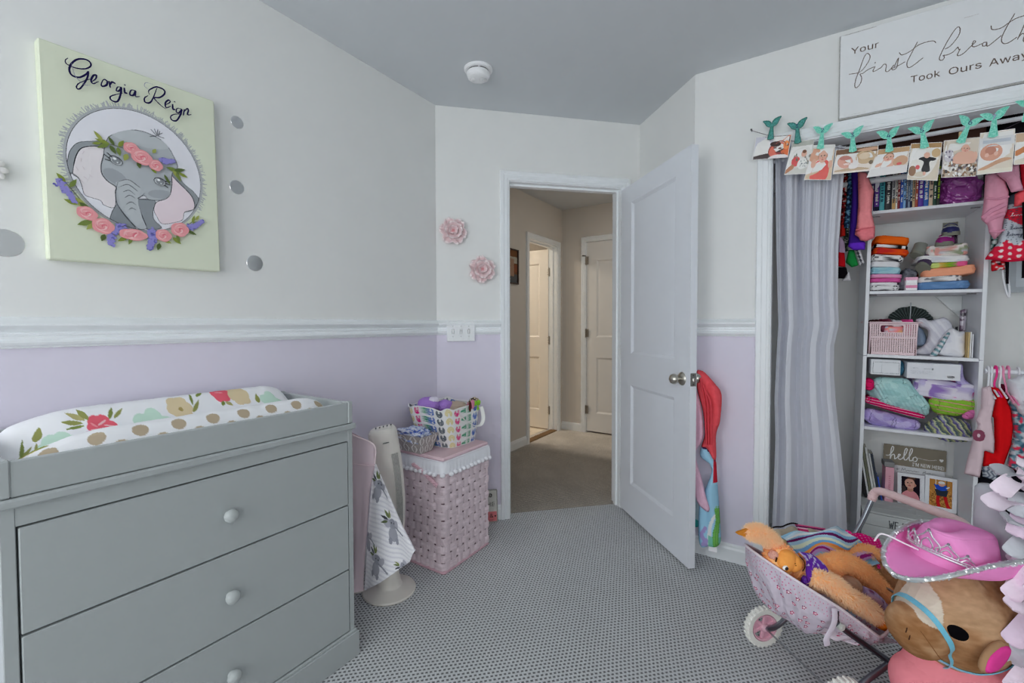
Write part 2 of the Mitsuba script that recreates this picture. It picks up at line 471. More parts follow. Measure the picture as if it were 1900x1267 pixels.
# closet wall
CX0, CX1, CH = 1.651, 3.17, 1.995
wallpiece('wall_closet', cat(wallbox(CLOSETWALL, R_[0], CX0, RAIL_Z, HC), wallbox(CLOSETWALL, CX1, 3.62, RAIL_Z, HC), wallbox(CLOSETWALL, CX0, CX1, CH, HC)), WW)
say('wall_closet', 'white wall around the open closet, lavender below the chair rail')
wallpiece('wall_closet__lower_panel', cat(wallbox(CLOSETWALL, R_[0], CX0, 0, RAIL_Z), wallbox(CLOSETWALL, CX1, 3.62, 0, RAIL_Z)), WL)
# right wall and the window wall behind the camera
wallpiece('wall_right', box(3.5, 3.62, -1.87, YD + 0.1, 0, HC), WW)
say('wall_right', 'white wall on the right, outside the picture')
ww = []
xs = [0.0] + [q for w in WINDOWS for q in w[:2]] + [3.5]
for k in range(0, len(xs), 2):
    ww.append(box(xs[k], xs[k + 1], -1.87, -1.75, 0, HC))
for x0, x1, z0, z1 in WINDOWS:
    ww += [box(x0, x1, -1.87, -1.75, 0, z0), box(x0, x1, -1.87, -1.75, z1, HC)]
wallpiece('wall_window', cat(*ww), WW)
say('wall_window', 'white window wall behind the photographer')
# closet inside
wallpiece('wall_closet_back', box(1.33, 3.42, 3.0, 3.1, 0, HC), WW)
say('wall_closet_back', 'pale grey back wall inside the closet')
wallpiece('wall_closet_side', cat(box(1.33, 1.43, YD + 0.06, 3.02, 0, HC), box(3.32, 3.42, YD + 0.06, 3.02, 0, HC)), WW)
say('wall_closet_side', 'white side walls inside the closet')
# floor and ceiling
wallpiece('floor', cat(box(-0.1, 3.6, -1.87, 3.1, -0.06, 0.0)), 'mat_carpet')
say('floor', 'light grey carpet with a pattern of small dark squares')
c0, c1 = P_ - NB * 0.06 - BD * 0.6, P_ - NB * 0.06 + BD * 2.4
hallpoly = Polygon([c0, c1, (1.7, 3.16), (1.7, 4.6), (-0.6, 4.6), (-0.6, 2.0)]).buffer(0)
wallpiece('floor_hall', prism(hallpoly, 0.06, move(0, 0, -0.058)), 'mat_hall_carpet')
say('floor_hall', 'beige hallway carpet beyond the doorway')
wallpiece('ceiling', box(-0.12, 3.62, -1.87, 3.1, HC, HC + 0.06), CM)
say('ceiling', 'smooth pale grey ceiling')
wallpiece('ceiling_hall', box(-2.4, 1.8, 3.1, 5.4, HC, HC + 0.06), CM)
wallpiece('ceiling_hall_001', box(-2.4, -0.12, 1.9, 3.1, HC, HC + 0.06), CM)
say('ceiling_hall', 'beige ceiling of the hallway')
labels['ceiling_hall_001']['label'] = 'hallway ceiling beside the bedroom wall'

# ---- profiles of the trim, swept straight
def trim_run(prof, L, M):
    """profile (out, up) extruded along +x of frame M for length L"""
    m = prism(Polygon(prof), L)
    A = np.eye(4); A[:3, :3] = np.array([[0, 0, 1], [0, 1, 0], [1, 0, 0]])   # poly x -> out (z), poly y -> up, depth -> along
    m = at(m, A)
    if np.linalg.det(A[:3, :3] @ M[:3, :3]) < 0:
        m.invert()
    return at(m, M)

RAIL = [(0, 0), (0.006, 0), (0.008, 0.006), (0.014, 0.010), (0.017, 0.018), (0.014, 0.026), (0.010, 0.030), (0.010, 0.038), (0.013, 0.041), (0.013, 0.045),
        (0.009, 0.048), (0.010, 0.052), (0.018, 0.060), (0.024, 0.072), (0.024, 0.078), (0.018, 0.086), (0.012, 0.091), (0.008, 0.098), (0, 0.100)]
RAIL = [(x * 1.25, y * 0.86) for x, y in RAIL]
BASE = [(0, 0), (0.013, 0), (0.013, 0.062), (0.009, 0.072), (0.009, 0.080), (0.004, 0.088), (0, 0.088)]
TRIMC = TRIM_WHITE

def trim(key, mesh, label):
    put(key, mesh, SATIN, TRIMC, label=label, kind='structure', smooth=20)

def along(M, x, y):
    F = M.copy(); F[:3, 3] = M[:3, 3] + M[:3, 0] * x + M[:3, 1] * y
    return F
trim('trim_1', trim_run(RAIL, P_[1] + 1.75, along(LEFTWALL, -1.75, 1.118)), 'white chair rail along the elephant wall')
trim('trim_2', trim_run(RAIL, 0.376, along(DOORWALL, 0, 1.118)), 'white chair rail behind the light switch')
trim('trim_3', trim_run(RAIL, 0.283, along(CLOSETWALL, R_[0], 1.118)), 'white chair rail between open door and closet')
trim('trim_4', trim_run(RAIL, 0.574, along(RET, 0, 1.118)), 'white chair rail behind the open door')
trim('baseboard_left', trim_run(BASE, P_[1] + 1.75, along(LEFTWALL, -1.75, 0)), 'white baseboard of the elephant wall')
trim('baseboard_door', trim_run(BASE, 0.376, along(DOORWALL, 0, 0)), 'white baseboard left of the doorway')
trim('baseboard_return', trim_run(BASE, 0.574, along(RET, 0, 0)), 'white baseboard behind the open door')
trim('baseboard_closet', trim_run(BASE, 0.283, along(CLOSETWALL, R_[0], 0)), 'white baseboard between door and closet')
trim('baseboard_closet_back', trim_run(BASE, 1.89, along(frame_of((0, 3.0, 0), (1, 0, 0), (0, 0, 1), (0, -1, 0)), 1.43, 0)), 'white baseboard inside the closet')

CAS = [(0, 0), (0.010, 0), (0.013, 0.006), (0.013, 0.010), (0.016, 0.014), (0.016, 0.030), (0.019, 0.036), (0.019, 0.052), (0.015, 0.055), (0, 0.055)]   # (out, across) from the opening outwards
def casing(key, M, x0, x1, h, label, sides=(True, True), w=1.0, right_to=None):
    """door casing round the opening x0..x1 of height h on the wall of frame M, mitred"""
    ms = []
    pr = [(o, a * w) for o, a in CAS]
    W = 0.055 * w
    n = len(pr)
    def leg(pts):
        v = np.array(pts, float)                         # stations x profile
        k = len(v)
        V = v.reshape(-1, 3)
        F = []
        for i in range(k - 1):
            for j in range(n - 1):
                a, b, c, d = i * n + j, i * n + j + 1, (i + 1) * n + j + 1, (i + 1) * n + j
                F += [[a, b, c], [a, c, d]]
        return trimesh.Trimesh(V, F, process=False)
    st = []
    if sides[0]:
        st.append([(x0 - a, 0, o) for o, a in pr])
    st.append([(x0 - a, h + a, o) for o, a in pr] if sides[0] else [(x0, h + a, o) for o, a in pr])
    if sides[1]:
        st.append([(x1 + a, h + a, o) for o, a in pr]); st.append([(x1 + a, 0, o) for o, a in pr])
    else:
        st.append([(x1, h + a, o) for o, a in pr])
    m = leg(st)
    trim(key, at(m, M), label)
casing('trim_5', DOORWALL, O0, O1, OH, 'white moulded casing around the bedroom doorway')
casing('trim_6', CLOSETWALL, CX0, CX1, CH, 'white moulded casing around the closet opening', w=1.06)

# jambs (lining of an opening) with a stop strip
def jamb(key, M, x0, x1, h, label, t=TH, stop=(0.035, 0.07), th=0.004):
    ms = [box(x0 - 0.001, x0 + th, 0, h, -t, 0.0), box(x1 - th, x1 + 0.001, 0, h, -t, 0.0), box(x0, x1, h - th, h + 0.001, -t, 0.0)]
    if stop:
        s0, s1 = -stop[1], -stop[0]
        ms += [box(x0 + th, x0 + th + 0.01, 0, h - th, s0, s1), box(x1 - th - 0.01, x1 - th, 0, h - th, s0, s1), box(x0 + th, x1 - th, h - th - 0.012, h - th, s0, s1)]
    trim(key, at(cat(*ms), M), label)
jamb('trim_7', DOORWALL, O0, O1, OH, 'white jamb and stop inside the bedroom doorway', stop=(0.04, 0.075))
jamb('trim_8', CLOSETWALL, CX0, CX1, CH, 'white jamb lining the closet opening', stop=None)

# ---- windows behind the camera: frames with sunlit white roller shades
for k, (x0, x1, z0, z1) in enumerate(WINDOWS):
    key = f'window_{k + 1}'
    W = frame_of((0, -1.75, 0), (-1, 0, 0), (0, 0, 1), (0, 1, 0))
    fr = [box(-x1 - 0.06, -x0 + 0.06, z1, z1 + 0.06, 0, 0.02), box(-x1 - 0.08, -x0 + 0.08, z0 - 0.03, z0, -0.02, 0.05), box(-x1 - 0.06, -x1, z0, z1, 0, 0.02), box(-x0, -x0 + 0.06, z0, z1, 0, 0.02),
          box(-x1, -x0, (z0 + z1) / 2 - 0.02, (z0 + z1) / 2 + 0.02, -0.03, -0.005)]
    put(key, at(cat(*fr), W), SATIN, TRIMC, label='white framed window with a glowing shade, behind the photographer', kind='structure', smooth=20)
    scene[key + '__shade'] = mikit.ply(box(x0, x1, -1.80, -1.79, z0, z1), 'mat_matte_shade', emitter={'type': 'area', 'radiance': {'type': 'rgb', 'value': [WIN_POWER * c for c in DAY]}})
scene['mat_matte_shade'] = {'type': 'diffuse', 'reflectance': {'type': 'rgb', 'value': 0.7}}

# ================================================================== hallway and bathroom beyond the doorway
XH, YH = -0.46, 4.42                                   # planes of the hall's left wall and end wall
HL = frame_of((XH, 0, 0), (0, 1, 0), (0, 0, 1), (1, 0, 0))
HB = frame_of((0, YH, 0), (1, 0, 0), (0, 0, 1), (0, -1, 0))
D0, D1, DH = 3.70, 4.30, 2.02                          # bathroom doorway
E0, E1 = -0.172, 0.44                                  # hall closet door
wallpiece('wall_hall_left', cat(wallbox(HL, 1.9, D0, 0, HC), wallbox(HL, D1, YH + 0.1, 0, HC), wallbox(HL, D0, D1, DH, HC)), HW)
say('wall_hall_left', 'beige hallway wall with the bathroom doorway')
wallpiece('wall_hall_end', cat(wallbox(HB, XH - 0.1, E0, 0, HC), wallbox(HB, E1, 1.7, 0, HC), wallbox(HB, E0, E1, 2.06, HC)), HW)
say('wall_hall_end', 'beige end wall of the hallway with a closed door')
wallpiece('wall_hall_right', cat(box(1.6, 1.7, 3.1, 4.5, 0, HC), box(0.95, 1.7, 3.1, 3.2, 0, HC)), HW)
say('wall_hall_right', 'beige hallway wall hidden by the open door')
casing('trim_9', HL, D0, D1, DH, 'white casing around the bathroom doorway', w=0.95)
casing('trim_10', HB, E0, E1, 2.06, 'white casing around the hall closet door', w=0.95)
jamb('trim_11', HL, D0, D1, DH, 'white jamb of the bathroom doorway', stop=(0.045, 0.08))
jamb('trim_12', HB, E0, E1, 2.06, 'white jamb of the hall closet door', stop=(0.045, 0.08))
trim('baseboard_hall_left', trim_run(BASE, D0 - 0.055 - 1.9, along(HL, 1.9, 0)), 'white baseboard of the left hallway wall')
trim('baseboard_hall_end', trim_run(BASE, E0 - 0.055 - XH, along(HB, XH, 0)), 'white baseboard of the hallway end wall')
# bathroom
wallpiece('wall_bathroom', cat(box(-2.4, -2.3, 2.6, 5.4, 0, HC), box(-2.4, XH - TH, 2.5, 2.6, 0, HC), box(-2.4, XH - TH, 5.2, 5.3, 0, HC)), HW)
say('wall_bathroom', 'cream bathroom walls seen through the far doorway')
fl = put('floor_bathroom', box(-2.3, XH - 0.05, 2.6, 5.2, -0.06, -0.008), MATTE, (196, 186, 170), label='cream tiled bathroom floor', kind='structure')
for i in range(6):
    for j in range(8):
        x1, y0 = XH - 0.052 - i * 0.305, 2.62 + j * 0.305
        put('tile', box(x1 - 0.300, x1, y0, y0 + 0.300, -0.02, 0.0 - 0.001 * ((i * 3 + j * 5) % 3), 0.002), SATIN, (226, 215, 196) if (i + j) % 3 else (219, 207, 188), fl)
put('threshold', at(box(D0 + 0.004, D1 - 0.004, -0.01, 0.012, -0.075, 0.0, 0.003), HL), MATTE, (134, 108, 82), parent='floor_bathroom', label='brown wooden threshold strip')

def panel_door(name, w, h, t, parent_key, M, col, panels, mat=SATIN, bar=0.011):
    """a moulded panel door leaf in frame M: x from the hinge, y up, faces at z=0 (front) and z=-t"""
    holes = [sbox(*p) for p in panels]
    outer = sbox(0, 0, w, h)
    for q in holes:
        outer = outer.difference(q)
    body = [prism(outer, t, move(0, 0, -t)), box(0.02, w - 0.02, 0.02, h - 0.02, -t + bar, -bar)]
    put('slab', at(cat(*body), M), mat, col, parent_key, smooth=20)
    for (x0, y0, x1, y1) in panels:
        prof = [(0, 0), (0.010, -0.006), (0.016, -bar), (0.022, -bar), (0.046, -0.0035)]     # inset from the hole's edge, height
        for side in (1, -1):
            V, F = [], []
            for d, z in prof:
                V += [(x0 + d, y0 + d, z), (x1 - d, y0 + d, z), (x1 - d, y1 - d, z), (x0 + d, y1 - d, z)]
            for i in range(len(prof) - 1):
                for j in range(4):
                    a, b, c, d_ = i * 4 + j, i * 4 + (j + 1) % 4, (i + 1) * 4 + (j + 1) % 4, (i + 1) * 4 + j
                    F += [[a, b, c], [a, c, d_]]
            k = (len(prof) - 1) * 4
            F += [[k, k + 1, k + 2], [k, k + 2, k + 3]]
            V = np.array(V, float)
            m = trimesh.Trimesh(V, F, process=False)
            if side < 0:
                V[:, 2] = -t - V[:, 2]
                m = trimesh.Trimesh(V, np.array(F)[:, ::-1], process=False)
            put('panel', at(m, M), mat, col, parent_key, smooth=20)

def hinge(parent, M, x, y):
    k = put('hinge', at(cat(box(x - 0.03, x + 0.03, y - 0.044, y + 0.044, -0.001, 0.003, 0.001), lathe([(0, -0.046), (0.007, -0.046), (0.007, 0.046), (0, 0.046)], 10, move(x, y, 0.006) @ rot((1, 0, 0), -90))), M), METAL, (165, 160, 152), parent, label='brushed steel hinge')
    for dy in (-0.028, 0.0, 0.028):
        for dx in (-0.019, 0.019):
            put('screw', at(lathe([(0, 0.0045), (0.0035, 0.004), (0.0045, 0.003)], 8, move(x + dx, y + dy, 0)), M), METAL, (120, 116, 110), k)

# bathroom door, opened flat against the bathroom's end wall
BM = frame_of((XH - 0.105, D1 - 0.012, 0.012), (-1, 0, 0), (0, 0, 1), (0, -1, 0)); BM[:3, 2] = (0, -1, 0)
labels['door_2'] = {'kind': 'structure', 'label': 'white two panel bathroom door standing open in warm light'}
panel_door('door', 0.60, 1.99, 0.035, 'door_2', BM, (236, 230, 220), [(0.11, 0.20, 0.49, 0.80), (0.11, 1.02, 0.49, 1.84)])
for z in (0.22, 1.0, 1.75):
    hinge('door_2', frame_of((XH - 0.092, D1 - 0.008, 0), (-1, 0, 0), (0, 0, 1), (0, -1, 0)), 0.0, z)
# hall closet door, closed
CMx = frame_of((E0 + 0.006, YH + 0.008, 0.018), (1, 0, 0), (0, 0, 1), (0, -1, 0))
labels['door_3'] = {'kind': 'structure', 'label': 'closed white two panel door at the end of the hallway'}
panel_door('door', E1 - E0 - 0.012, 2.036, 0.035, 'door_3', CMx, (226, 224, 220), [(0.11, 0.20, 0.49, 0.80), (0.11, 1.02, 0.49, 1.84)])
for z in (0.25, 1.08, 1.86):
    hinge('door_3', frame_of((E0 + 0.001, YH - 0.004, 0), (1, 0, 0), (0, 0, 1), (0, -1, 0)), 0.0, z)
put('hinge_pin_stop', at(tube([(0, 0, 0.008), (-0.025, 0.004, 0.02), (-0.045, 0.004, 0.012)], 0.006, 8), frame_of((E0, YH, 1.91), (1, 0, 0), (0, 0, 1), (0, -1, 0))), METAL, (90, 84, 76), 'door_3', label='dark hinge pin door stop')
# framed picture on the hallway wall
fp = thing('picture_frame', 'dark framed picture on the hallway wall just inside the doorway', 'picture frame')
put('frame', at(cat(box(3.20, 3.215, 1.55, 1.87, 0.0, 0.02), box(3.475, 3.49, 1.55, 1.87, 0.0, 0.02), box(3.2, 3.49, 1.86, 1.87, 0, 0.02), box(3.2, 3.49, 1.55, 1.56, 0, 0.02)), HL), SATIN, (60, 44, 36), fp)
paint('photo', [(sbox(3.21, 1.555, 3.48, 1.865), (120, 84, 58)), (sbox(3.21, 1.74, 3.48, 1.80), (178, 172, 158)), (sbox(3.21, 1.66, 3.48, 1.73), (140, 88, 66)), (sbox(3.21, 1.56, 3.48, 1.64), (96, 98, 100)), (sbox(3.3, 1.62, 3.42, 1.78), (168, 138, 118))], along(HL, 0, 0) @ move(0, 0, 0.01), fp)
# lamps of the bathroom and the hallway, both outside the view
cat_ = cat
def lamp(key, c, r, power, colr, label):
    labels[key] = {'label': label, 'category': 'ceiling lamp'}
    scene[key + '__diffuser'] = mikit.ply(lathe([(0.001, -0.05), (r * 0.6, -0.045), (r, -0.01), (r, 0), (0.001, 0)], 24, move(*c)), 'mat_matte_shade', emitter={'type': 'area', 'radiance': {'type': 'rgb', 'value': [power * q for q in colr]}})
    put('base', cat_(lathe([(0.001, 0.0), (r * 1.02, 0.0), (r * 1.02, 0.012), (0.001, 0.012)], 24, move(*c)), tube([(c[0], c[1], c[2] + 0.01), (c[0], c[1], HC)], 0.02, 12)), SATIN, (220, 220, 220), key)
lamp('bathroom_lamp', (-1.4, 3.55, HC - 0.02), 0.16, BATH_POWER, (1.0, 0.89, 0.74), 'round bathroom ceiling lamp with warm light')
lamp('bedroom_lamp', (2.05, -0.35, HC - 0.10), 0.17, ROOM_FILL_POWER, (1.0, 0.97, 0.93), 'round ceiling lamp added unseen above the photographer for fill light')  # added lamp, out of view: fill for floor, walls and ceiling
lamp('hallway_lamp', (0.75, 3.7, HC - 0.02), 0.16, HALL_POWER, (1.0, 0.94, 0.86), 'round hallway ceiling lamp with warm light')

# ---- the bedroom door, opened at right angles to its wall
L0 = P_ + BD * (O1 - 0.006)
DM = frame_of((L0[0] + NB[0] * 0.012, L0[1] + NB[1] * 0.012, 0.014), (NB[0], NB[1], 0), (0, 0, 1), (-S2, -S2, 0))
labels['door_1'] = {'kind': 'structure', 'label': 'white two panel bedroom door standing open into the room'}
# ================================================================== bedroom door leaf and its furniture
panel_door('door', 0.735, 2.0, 0.035, 'door_1', DM, (222, 226, 232), [(0.137, 0.192, 0.605, 0.797), (0.137, 0.986, 0.605, 1.894)])
def knob_set(side):
    M = DM @ frame_of((0.672, 0.900, 0 if side > 0 else -0.035), (1, 0, 0), (0, side, 0), (0, 0, side))
    k = put('door_knob', at(lathe([(0.0, 0.064), (0.012, 0.063), (0.021, 0.057), (0.0255, 0.047), (0.0255, 0.040), (0.021, 0.031), (0.014, 0.026), (0.011, 0.020), (0.012, 0.012)], 32), M), METAL, (196, 192, 182), 'door_1', label='satin nickel door knob')
    put('rosette', at(lathe([(0.012, 0.014), (0.02, 0.0125), (0.029, 0.007), (0.033, 0.002), (0.033, 0)], 32), M), METAL, (196, 192, 182), k)
knob_set(1)
knob_set(-1)
EM = DM @ frame_of((0.735, 0.902, -0.0175), (0, 0, -1), (0, 1, 0), (1, 0, 0))
lp = put('latch_plate', at(prism(sbox(-0.0125, -0.029, 0.0125, 0.029).buffer(0.002), 0.0014), EM), METAL, (150, 150, 146), 'door_1', label='steel latch plate')
put('bolt', at(box(-0.006, 0.006, -0.009, 0.009, 0.0014, 0.009, 0.003), EM), METAL, (215, 214, 208), lp)
for dy in (-0.021, 0.021):
    put('screw', at(lathe([(0, 0.0024), (0.003, 0.002), (0.004, 0.0014)], 10), EM @ move(0, dy, 0)), METAL, (110, 108, 104), lp)
for z in (0.22, 1.0, 1.78):
    hinge('door_1', DOORWALL @ frame_of((O1, 0, 0.004), (0, 0, -1), (0, 1, 0), (1, 0, 0)), 0.0, z)
# strike plate on the other jamb
put('strike_plate', at(box(O0 + 0.0035, O0 + 0.0055, 0.885, 0.945, -0.035, -0.008), DOORWALL), METAL, (150, 148, 140), 'trim_7', label='steel strike plate on the jamb')

# ================================================================== light switch, smoke alarm, flowers, mirror dots
sw = thing('light_switch', 'white triple light switch plate on the chair rail beside the doorway', 'light switch')
SWM = DOORWALL @ move(0.1385, 1.138, 0.021)
put('plate', at(cat(box(-0.081, 0.081, -0.057, 0.057, -0.021, 0.002, 0.0), box(-0.082, 0.082, -0.058, 0.058, 0.0, 0.006, 0.003)), SWM), SATIN, (232, 235, 236), sw, smooth=25)
for dx, up in ((-0.046, -1), (0.0, 1), (0.046, -1)):
    g = put('toggle', at(cat(box(dx - 0.0052, dx + 0.0052, -0.012, 0.012, 0.005, 0.0068), at(box(-0.0035, 0.0035, -0.004, 0.004, 0, 0.014, 0.001), move(dx, 0.003 * up, 0.005) @ rot((1, 0, 0), -35 * up))), SWM), SATIN, (226, 228, 228), sw, smooth=25)
    put('slot', at(cat(box(dx - 0.0068, dx + 0.0068, -0.0136, 0.0136, 0.0052, 0.0062)), SWM), MATTE, (96, 98, 98), g, label='dark gap round the toggle')
    for dy in (-0.030, 0.030):
        put('screw', at(lathe([(0, 0.0076), (0.0022, 0.0074), (0.003, 0.006)], 10), SWM @ move(dx, dy, 0)), SATIN, (188, 190, 190), sw)

sm = thing('smoke_alarm', 'round white smoke alarm on the ceiling above the doorway', 'smoke alarm')
SMM = frame_of((0.425, 1.755, HC), (1, 0, 0), (0, -1, 0), (0, 0, -1))
put('base', at(lathe([(0.0, 0.0), (0.070, 0.0), (0.070, 0.006), (0.066, 0.011), (0.058, 0.013), (0.0, 0.013)], 40), SMM), SATIN, (238, 239, 240), sm)
put('cover', at(lathe([(0.054, 0.017), (0.057, 0.021), (0.057, 0.032), (0.052, 0.043), (0.042, 0.049), (0.028, 0.052), (0.0, 0.053)], 40), SMM), SATIN, (238, 239, 240), sm)
put('vent', at(lathe([(0.052, 0.012), (0.052, 0.019)], 40), SMM), MATTE, (44, 44, 46), sm, label='dark vent slot round the alarm')
for k in range(3):
    put('rib', at(box(-0.003, 0.003, -0.055, -0.050, 0.012, 0.020), SMM @ rot((0, 0, 1), 20 + k * 120)), SATIN, (232, 233, 234), sm)
put('grille', at(cat(*[lathe([(r, 0.0525), (r + 0.0022, 0.0542), (r + 0.0044, 0.0525)], 28, move(0.020, -0.012, -0.001)) for r in (0.003, 0.010, 0.0165)]), SMM), SATIN, (205, 207, 208), sm, label='ringed sounder grille')
put('test_button', at(lathe([(0, 0.0555), (0.010, 0.0550), (0.013, 0.052)], 24, move(-0.022, 0.014, 0)), SMM), SATIN, (228, 229, 230), sm)

def paper_flower(l, z, label, turn, s=1.0):
    f = thing('paper_flower', label, 'wall flower')
    M = DOORWALL @ move(l, z, 0) @ rot((0, 0, 1), turn)
    rng = np.random.default_rng(int(turn) + 3)
    rings = [(6, 0.078, 0.066, 14, 0.012), (5, 0.058, 0.056, 34, 0.022), (4, 0.038, 0.044, 56, 0.030)]
    for n, R, W, tilt, z0 in rings:
        for k in range(n):
            a = 360 * k / n + n * 17 + rng.uniform(-8, 8)
            tl = math.radians(tilt + rng.uniform(-5, 5))
            ph = rng.uniform(0, 6)
            def petal(u, v, R=R, W=W, tl=tl, ph=ph):
                r = 0.004 + R * u
                w = W * np.sin(np.pi * np.clip(u, 0, 1) ** 0.62 * 0.86 + 0.10) ** 0.8
                y = (v - 0.5) * 2 * w * 0.62
                cup = 0.10 * R * (2 * v - 1) ** 2 + 0.13 * R * np.sin(11 * v + ph) * u ** 2
                curl = -0.20 * R * np.clip(u - 0.6, 0, 1) ** 1.5 * 2.2
                x, h = r * math.cos(tl), r * math.sin(tl) + cup + curl
                return np.stack([x * s, y * s, (h + z0) * s], -1)
            m, uv = sheet(petal, 12, 11, 0.0014)
            col = np.where((uv[:, :1] > 0.86) | (np.abs(uv[:, 1:] - 0.5) > 0.43), (246, 236, 236), (230, 204, 206)).astype(float)
            put('petal', at(m, M @ rot((0, 0, 1), a)), MATTE, col, f, smooth=True)
    c = put('centre', at(blob((0, 0, 0.034 * s), (0.013 * s, 0.013 * s, 0.010 * s), 2, 0.12, 14), M), MATTE, (206, 146, 150), f)
    for k in range(14):
        a = 2 * math.pi * k / 14
        put('stamen', at(tube([(0.006 * math.cos(a), 0.006 * math.sin(a), 0.036 * s), (0.020 * s * math.cos(a), 0.020 * s * math.sin(a), 0.046 * s)], (0.0008, 0.0016), 5), M), MATTE, (150, 92, 96), f)
paper_flower(0.097, 1.720, 'pale pink ruffled wall flower, the upper one left of the doorway', 10)
paper_flower(0.265, 1.502, 'pale pink ruffled wall flower, the lower one beside the door casing', 47)

MIRROR = bsdf('mat_mirror', base_color={'type': 'rgb', 'value': [0.80, 0.82, 0.83]}, roughness=0.10, metallic=1.0)
for y, z, r, lb in ((0.829, 1.938, 0.0225, 'small round mirror sticker, topmost, right of the elephant canvas'), (0.824, 1.696, 0.0255, 'small round mirror sticker halfway down beside the elephant canvas'),
                    (0.884, 1.419, 0.0305, 'small round mirror sticker, lowest, below and right of the canvas'), (0.243, 1.400, 0.0365, 'large round mirror sticker left of the canvas above the changing pad')):
    put('mirror_sticker', at(lathe([(0, 0.0014), (r - 0.001, 0.0014), (r, 0.0007), (r, 0.0)], 48), LEFTWALL @ move(y, z, 0)), MIRROR, None, None, lb, 'mirror', 'round mirror stickers on the left wall', smooth=20)
fl2 = thing('wall_flower', 'white and silver flower shaped knob on the wall, at the picture edge', 'wall hook')
WK = LEFTWALL @ move(0.222, 1.589, 0)
put('petals', at(cat(*[at(blob((0.0185, 0, 0.012), (0.012, 0.008, 0.008), 2), rot((0, 0, 1), 45 * k)) for k in range(8)]), WK), SATIN, (236, 234, 232), fl2)
put('centre', at(lathe([(0, 0.026), (0.008, 0.024), (0.012, 0.016), (0.012, 0)], 16), WK), METAL, (170, 168, 166), fl2)

# ================================================================== canvas with the painted elephant (millimetres from its lower left corner)
cv = thing('canvas_painting', 'pale green canvas painted with a grey baby elephant and flowers', 'painting')
CVW, CVH = 0.430, 0.598
CVM = LEFTWALL @ move(0.317, 1.364, 0.0) @ rot((0, 0, 1), 0.93)
put('canvas', at(box(0, CVW, 0, CVH, 0.0, 0.036, 0.003), CVM), MATTE, lambda v: np.array((222, 228, 206)) + 10 * (meshkit.fbm(v * 14, 3)[:, None] - 0.5), cv, smooth=20)
mm = lambda l: [(x / 1000.0, y / 1000.0) for x, y in l]
PG = lambda l: Polygon(spline(mm(l), 4 * len(l), True)).buffer(0)
INK = (52, 56, 62)
def line(l, w=0.0016, taper=True, n=26):
    return stroke(mm(l), w, n, taper)
HEAD = [(137, 374), (156, 394), (180, 410), (207, 421), (237, 421), (269, 411), (290, 391), (304, 364), (312, 340), (308, 325), (296, 309), (293, 274), (287, 239), (267, 219), (246, 212), (227, 212), (219, 221), (205, 210), (203, 194), (209, 163), (219, 132), (221, 118), (198, 115), (170, 150), (154, 175), (149, 187), (149, 218), (151, 232), (133, 244), (120, 263), (119, 288), (125, 316), (127, 338)]
EARL = [(43, 248), (47, 284), (54, 313), (72, 340), (107, 355), (130, 365), (133, 344), (107, 340), (80, 327), (68, 307), (61, 280), (56, 247)]
EARLIN = [(56, 247), (61, 280), (68, 307), (80, 327), (107, 340), (128, 338), (125, 316), (119, 288), (120, 263), (133, 244), (151, 232), (149, 218), (149, 183), (142, 167), (120, 172), (114, 183), (95, 187), (79, 193), (74, 217), (68, 237)]
EARR = [(296, 328), (310, 323), (326, 288), (351, 269), (370, 246), (367, 230), (354, 205), (357, 225), (346, 253), (310, 288), (295, 304)]
EARRIN = [(295, 304), (310, 288), (346, 253), (357, 225), (353, 204), (327, 190), (321, 164), (296, 150), (263, 140), (249, 161), (242, 183), (250, 208), (271, 220), (287, 239), (294, 274)]
BODYL = [(151, 181), (138, 154), (133, 126), (149, 118), (169, 114), (196, 112), (170, 148), (156, 172)]
BODYR = [(203, 207), (246, 212), (240, 177), (242, 150), (261, 127), (224, 116), (219, 132), (209, 163), (203, 189)]
ring = ell(0.2113, 0.2949, 0.1668, 0.1833, n=96)
fur = shapely.union_all([ring.buffer(0.006)] + [LineString([(0.2113 + 0.165 * math.cos(a), 0.2949 + 0.182 * math.sin(a)), (0.2113 + 0.165 * math.cos(a) + q * math.cos(a + j), 0.2949 + 0.182 * math.sin(a) + q * math.sin(a + j))]).buffer(0.0011)
                         for a, q, j in zip(np.linspace(-0.5, 3.7, 230), RNG.uniform(0.012, 0.022, 230), RNG.uniform(-0.5, 0.5, 230))])
L = [(fur, (176, 180, 182)), (ring, INK), (ring.buffer(-0.0012), (232, 232, 238))]
def outlined(poly, c, w=0.0012):
    g = poly.intersection(ring)
    return [(g, INK), (g.buffer(-w), c)]
for nm, c in ((EARLIN, (232, 226, 228)), (EARRIN, (236, 220, 226)), (EARL, (154, 160, 164)), (EARR, (150, 156, 160)), (BODYL, (142, 148, 153)), (BODYR, (146, 152, 157)), (HEAD, (182, 187, 191))):
    L += outlined(PG(nm), c)
head = PG(HEAD)
L += [(ell(0.150, 0.330, 0.028, 0.020, 30), (224, 214, 218)), (head.intersection(ell(0.215, 0.395, 0.075, 0.022)), (192, 197, 200)), (head.intersection(ell(0.150, 0.262, 0.030, 0.020, -30)), (164, 169, 174)), (head.intersection(ell(0.262, 0.235, 0.034, 0.014, 10)), (166, 171, 176)),
      (head.intersection(Polygon(mm([(150, 246), (180, 262), (212, 246), (203, 200), (213, 140), (196, 122), (160, 178)]))), (188, 193, 196))]
L = [x for x in L if x[1] != (224, 214, 218)]
for r in (0.06, 0.075, 0.09, 0.105):
    L.append((shapely.union_all([LineString([(0.135 - r * math.cos(a), 0.290 + r * math.sin(a) * 0.9), (0.135 - r * math.cos(a + 0.16), 0.290 + r * math.sin(a + 0.16) * 0.9)]).buffer(0.0007) for a in np.arange(-0.9, 0.9, 0.42)]).intersection(PG(EARLIN)), (212, 202, 206)))
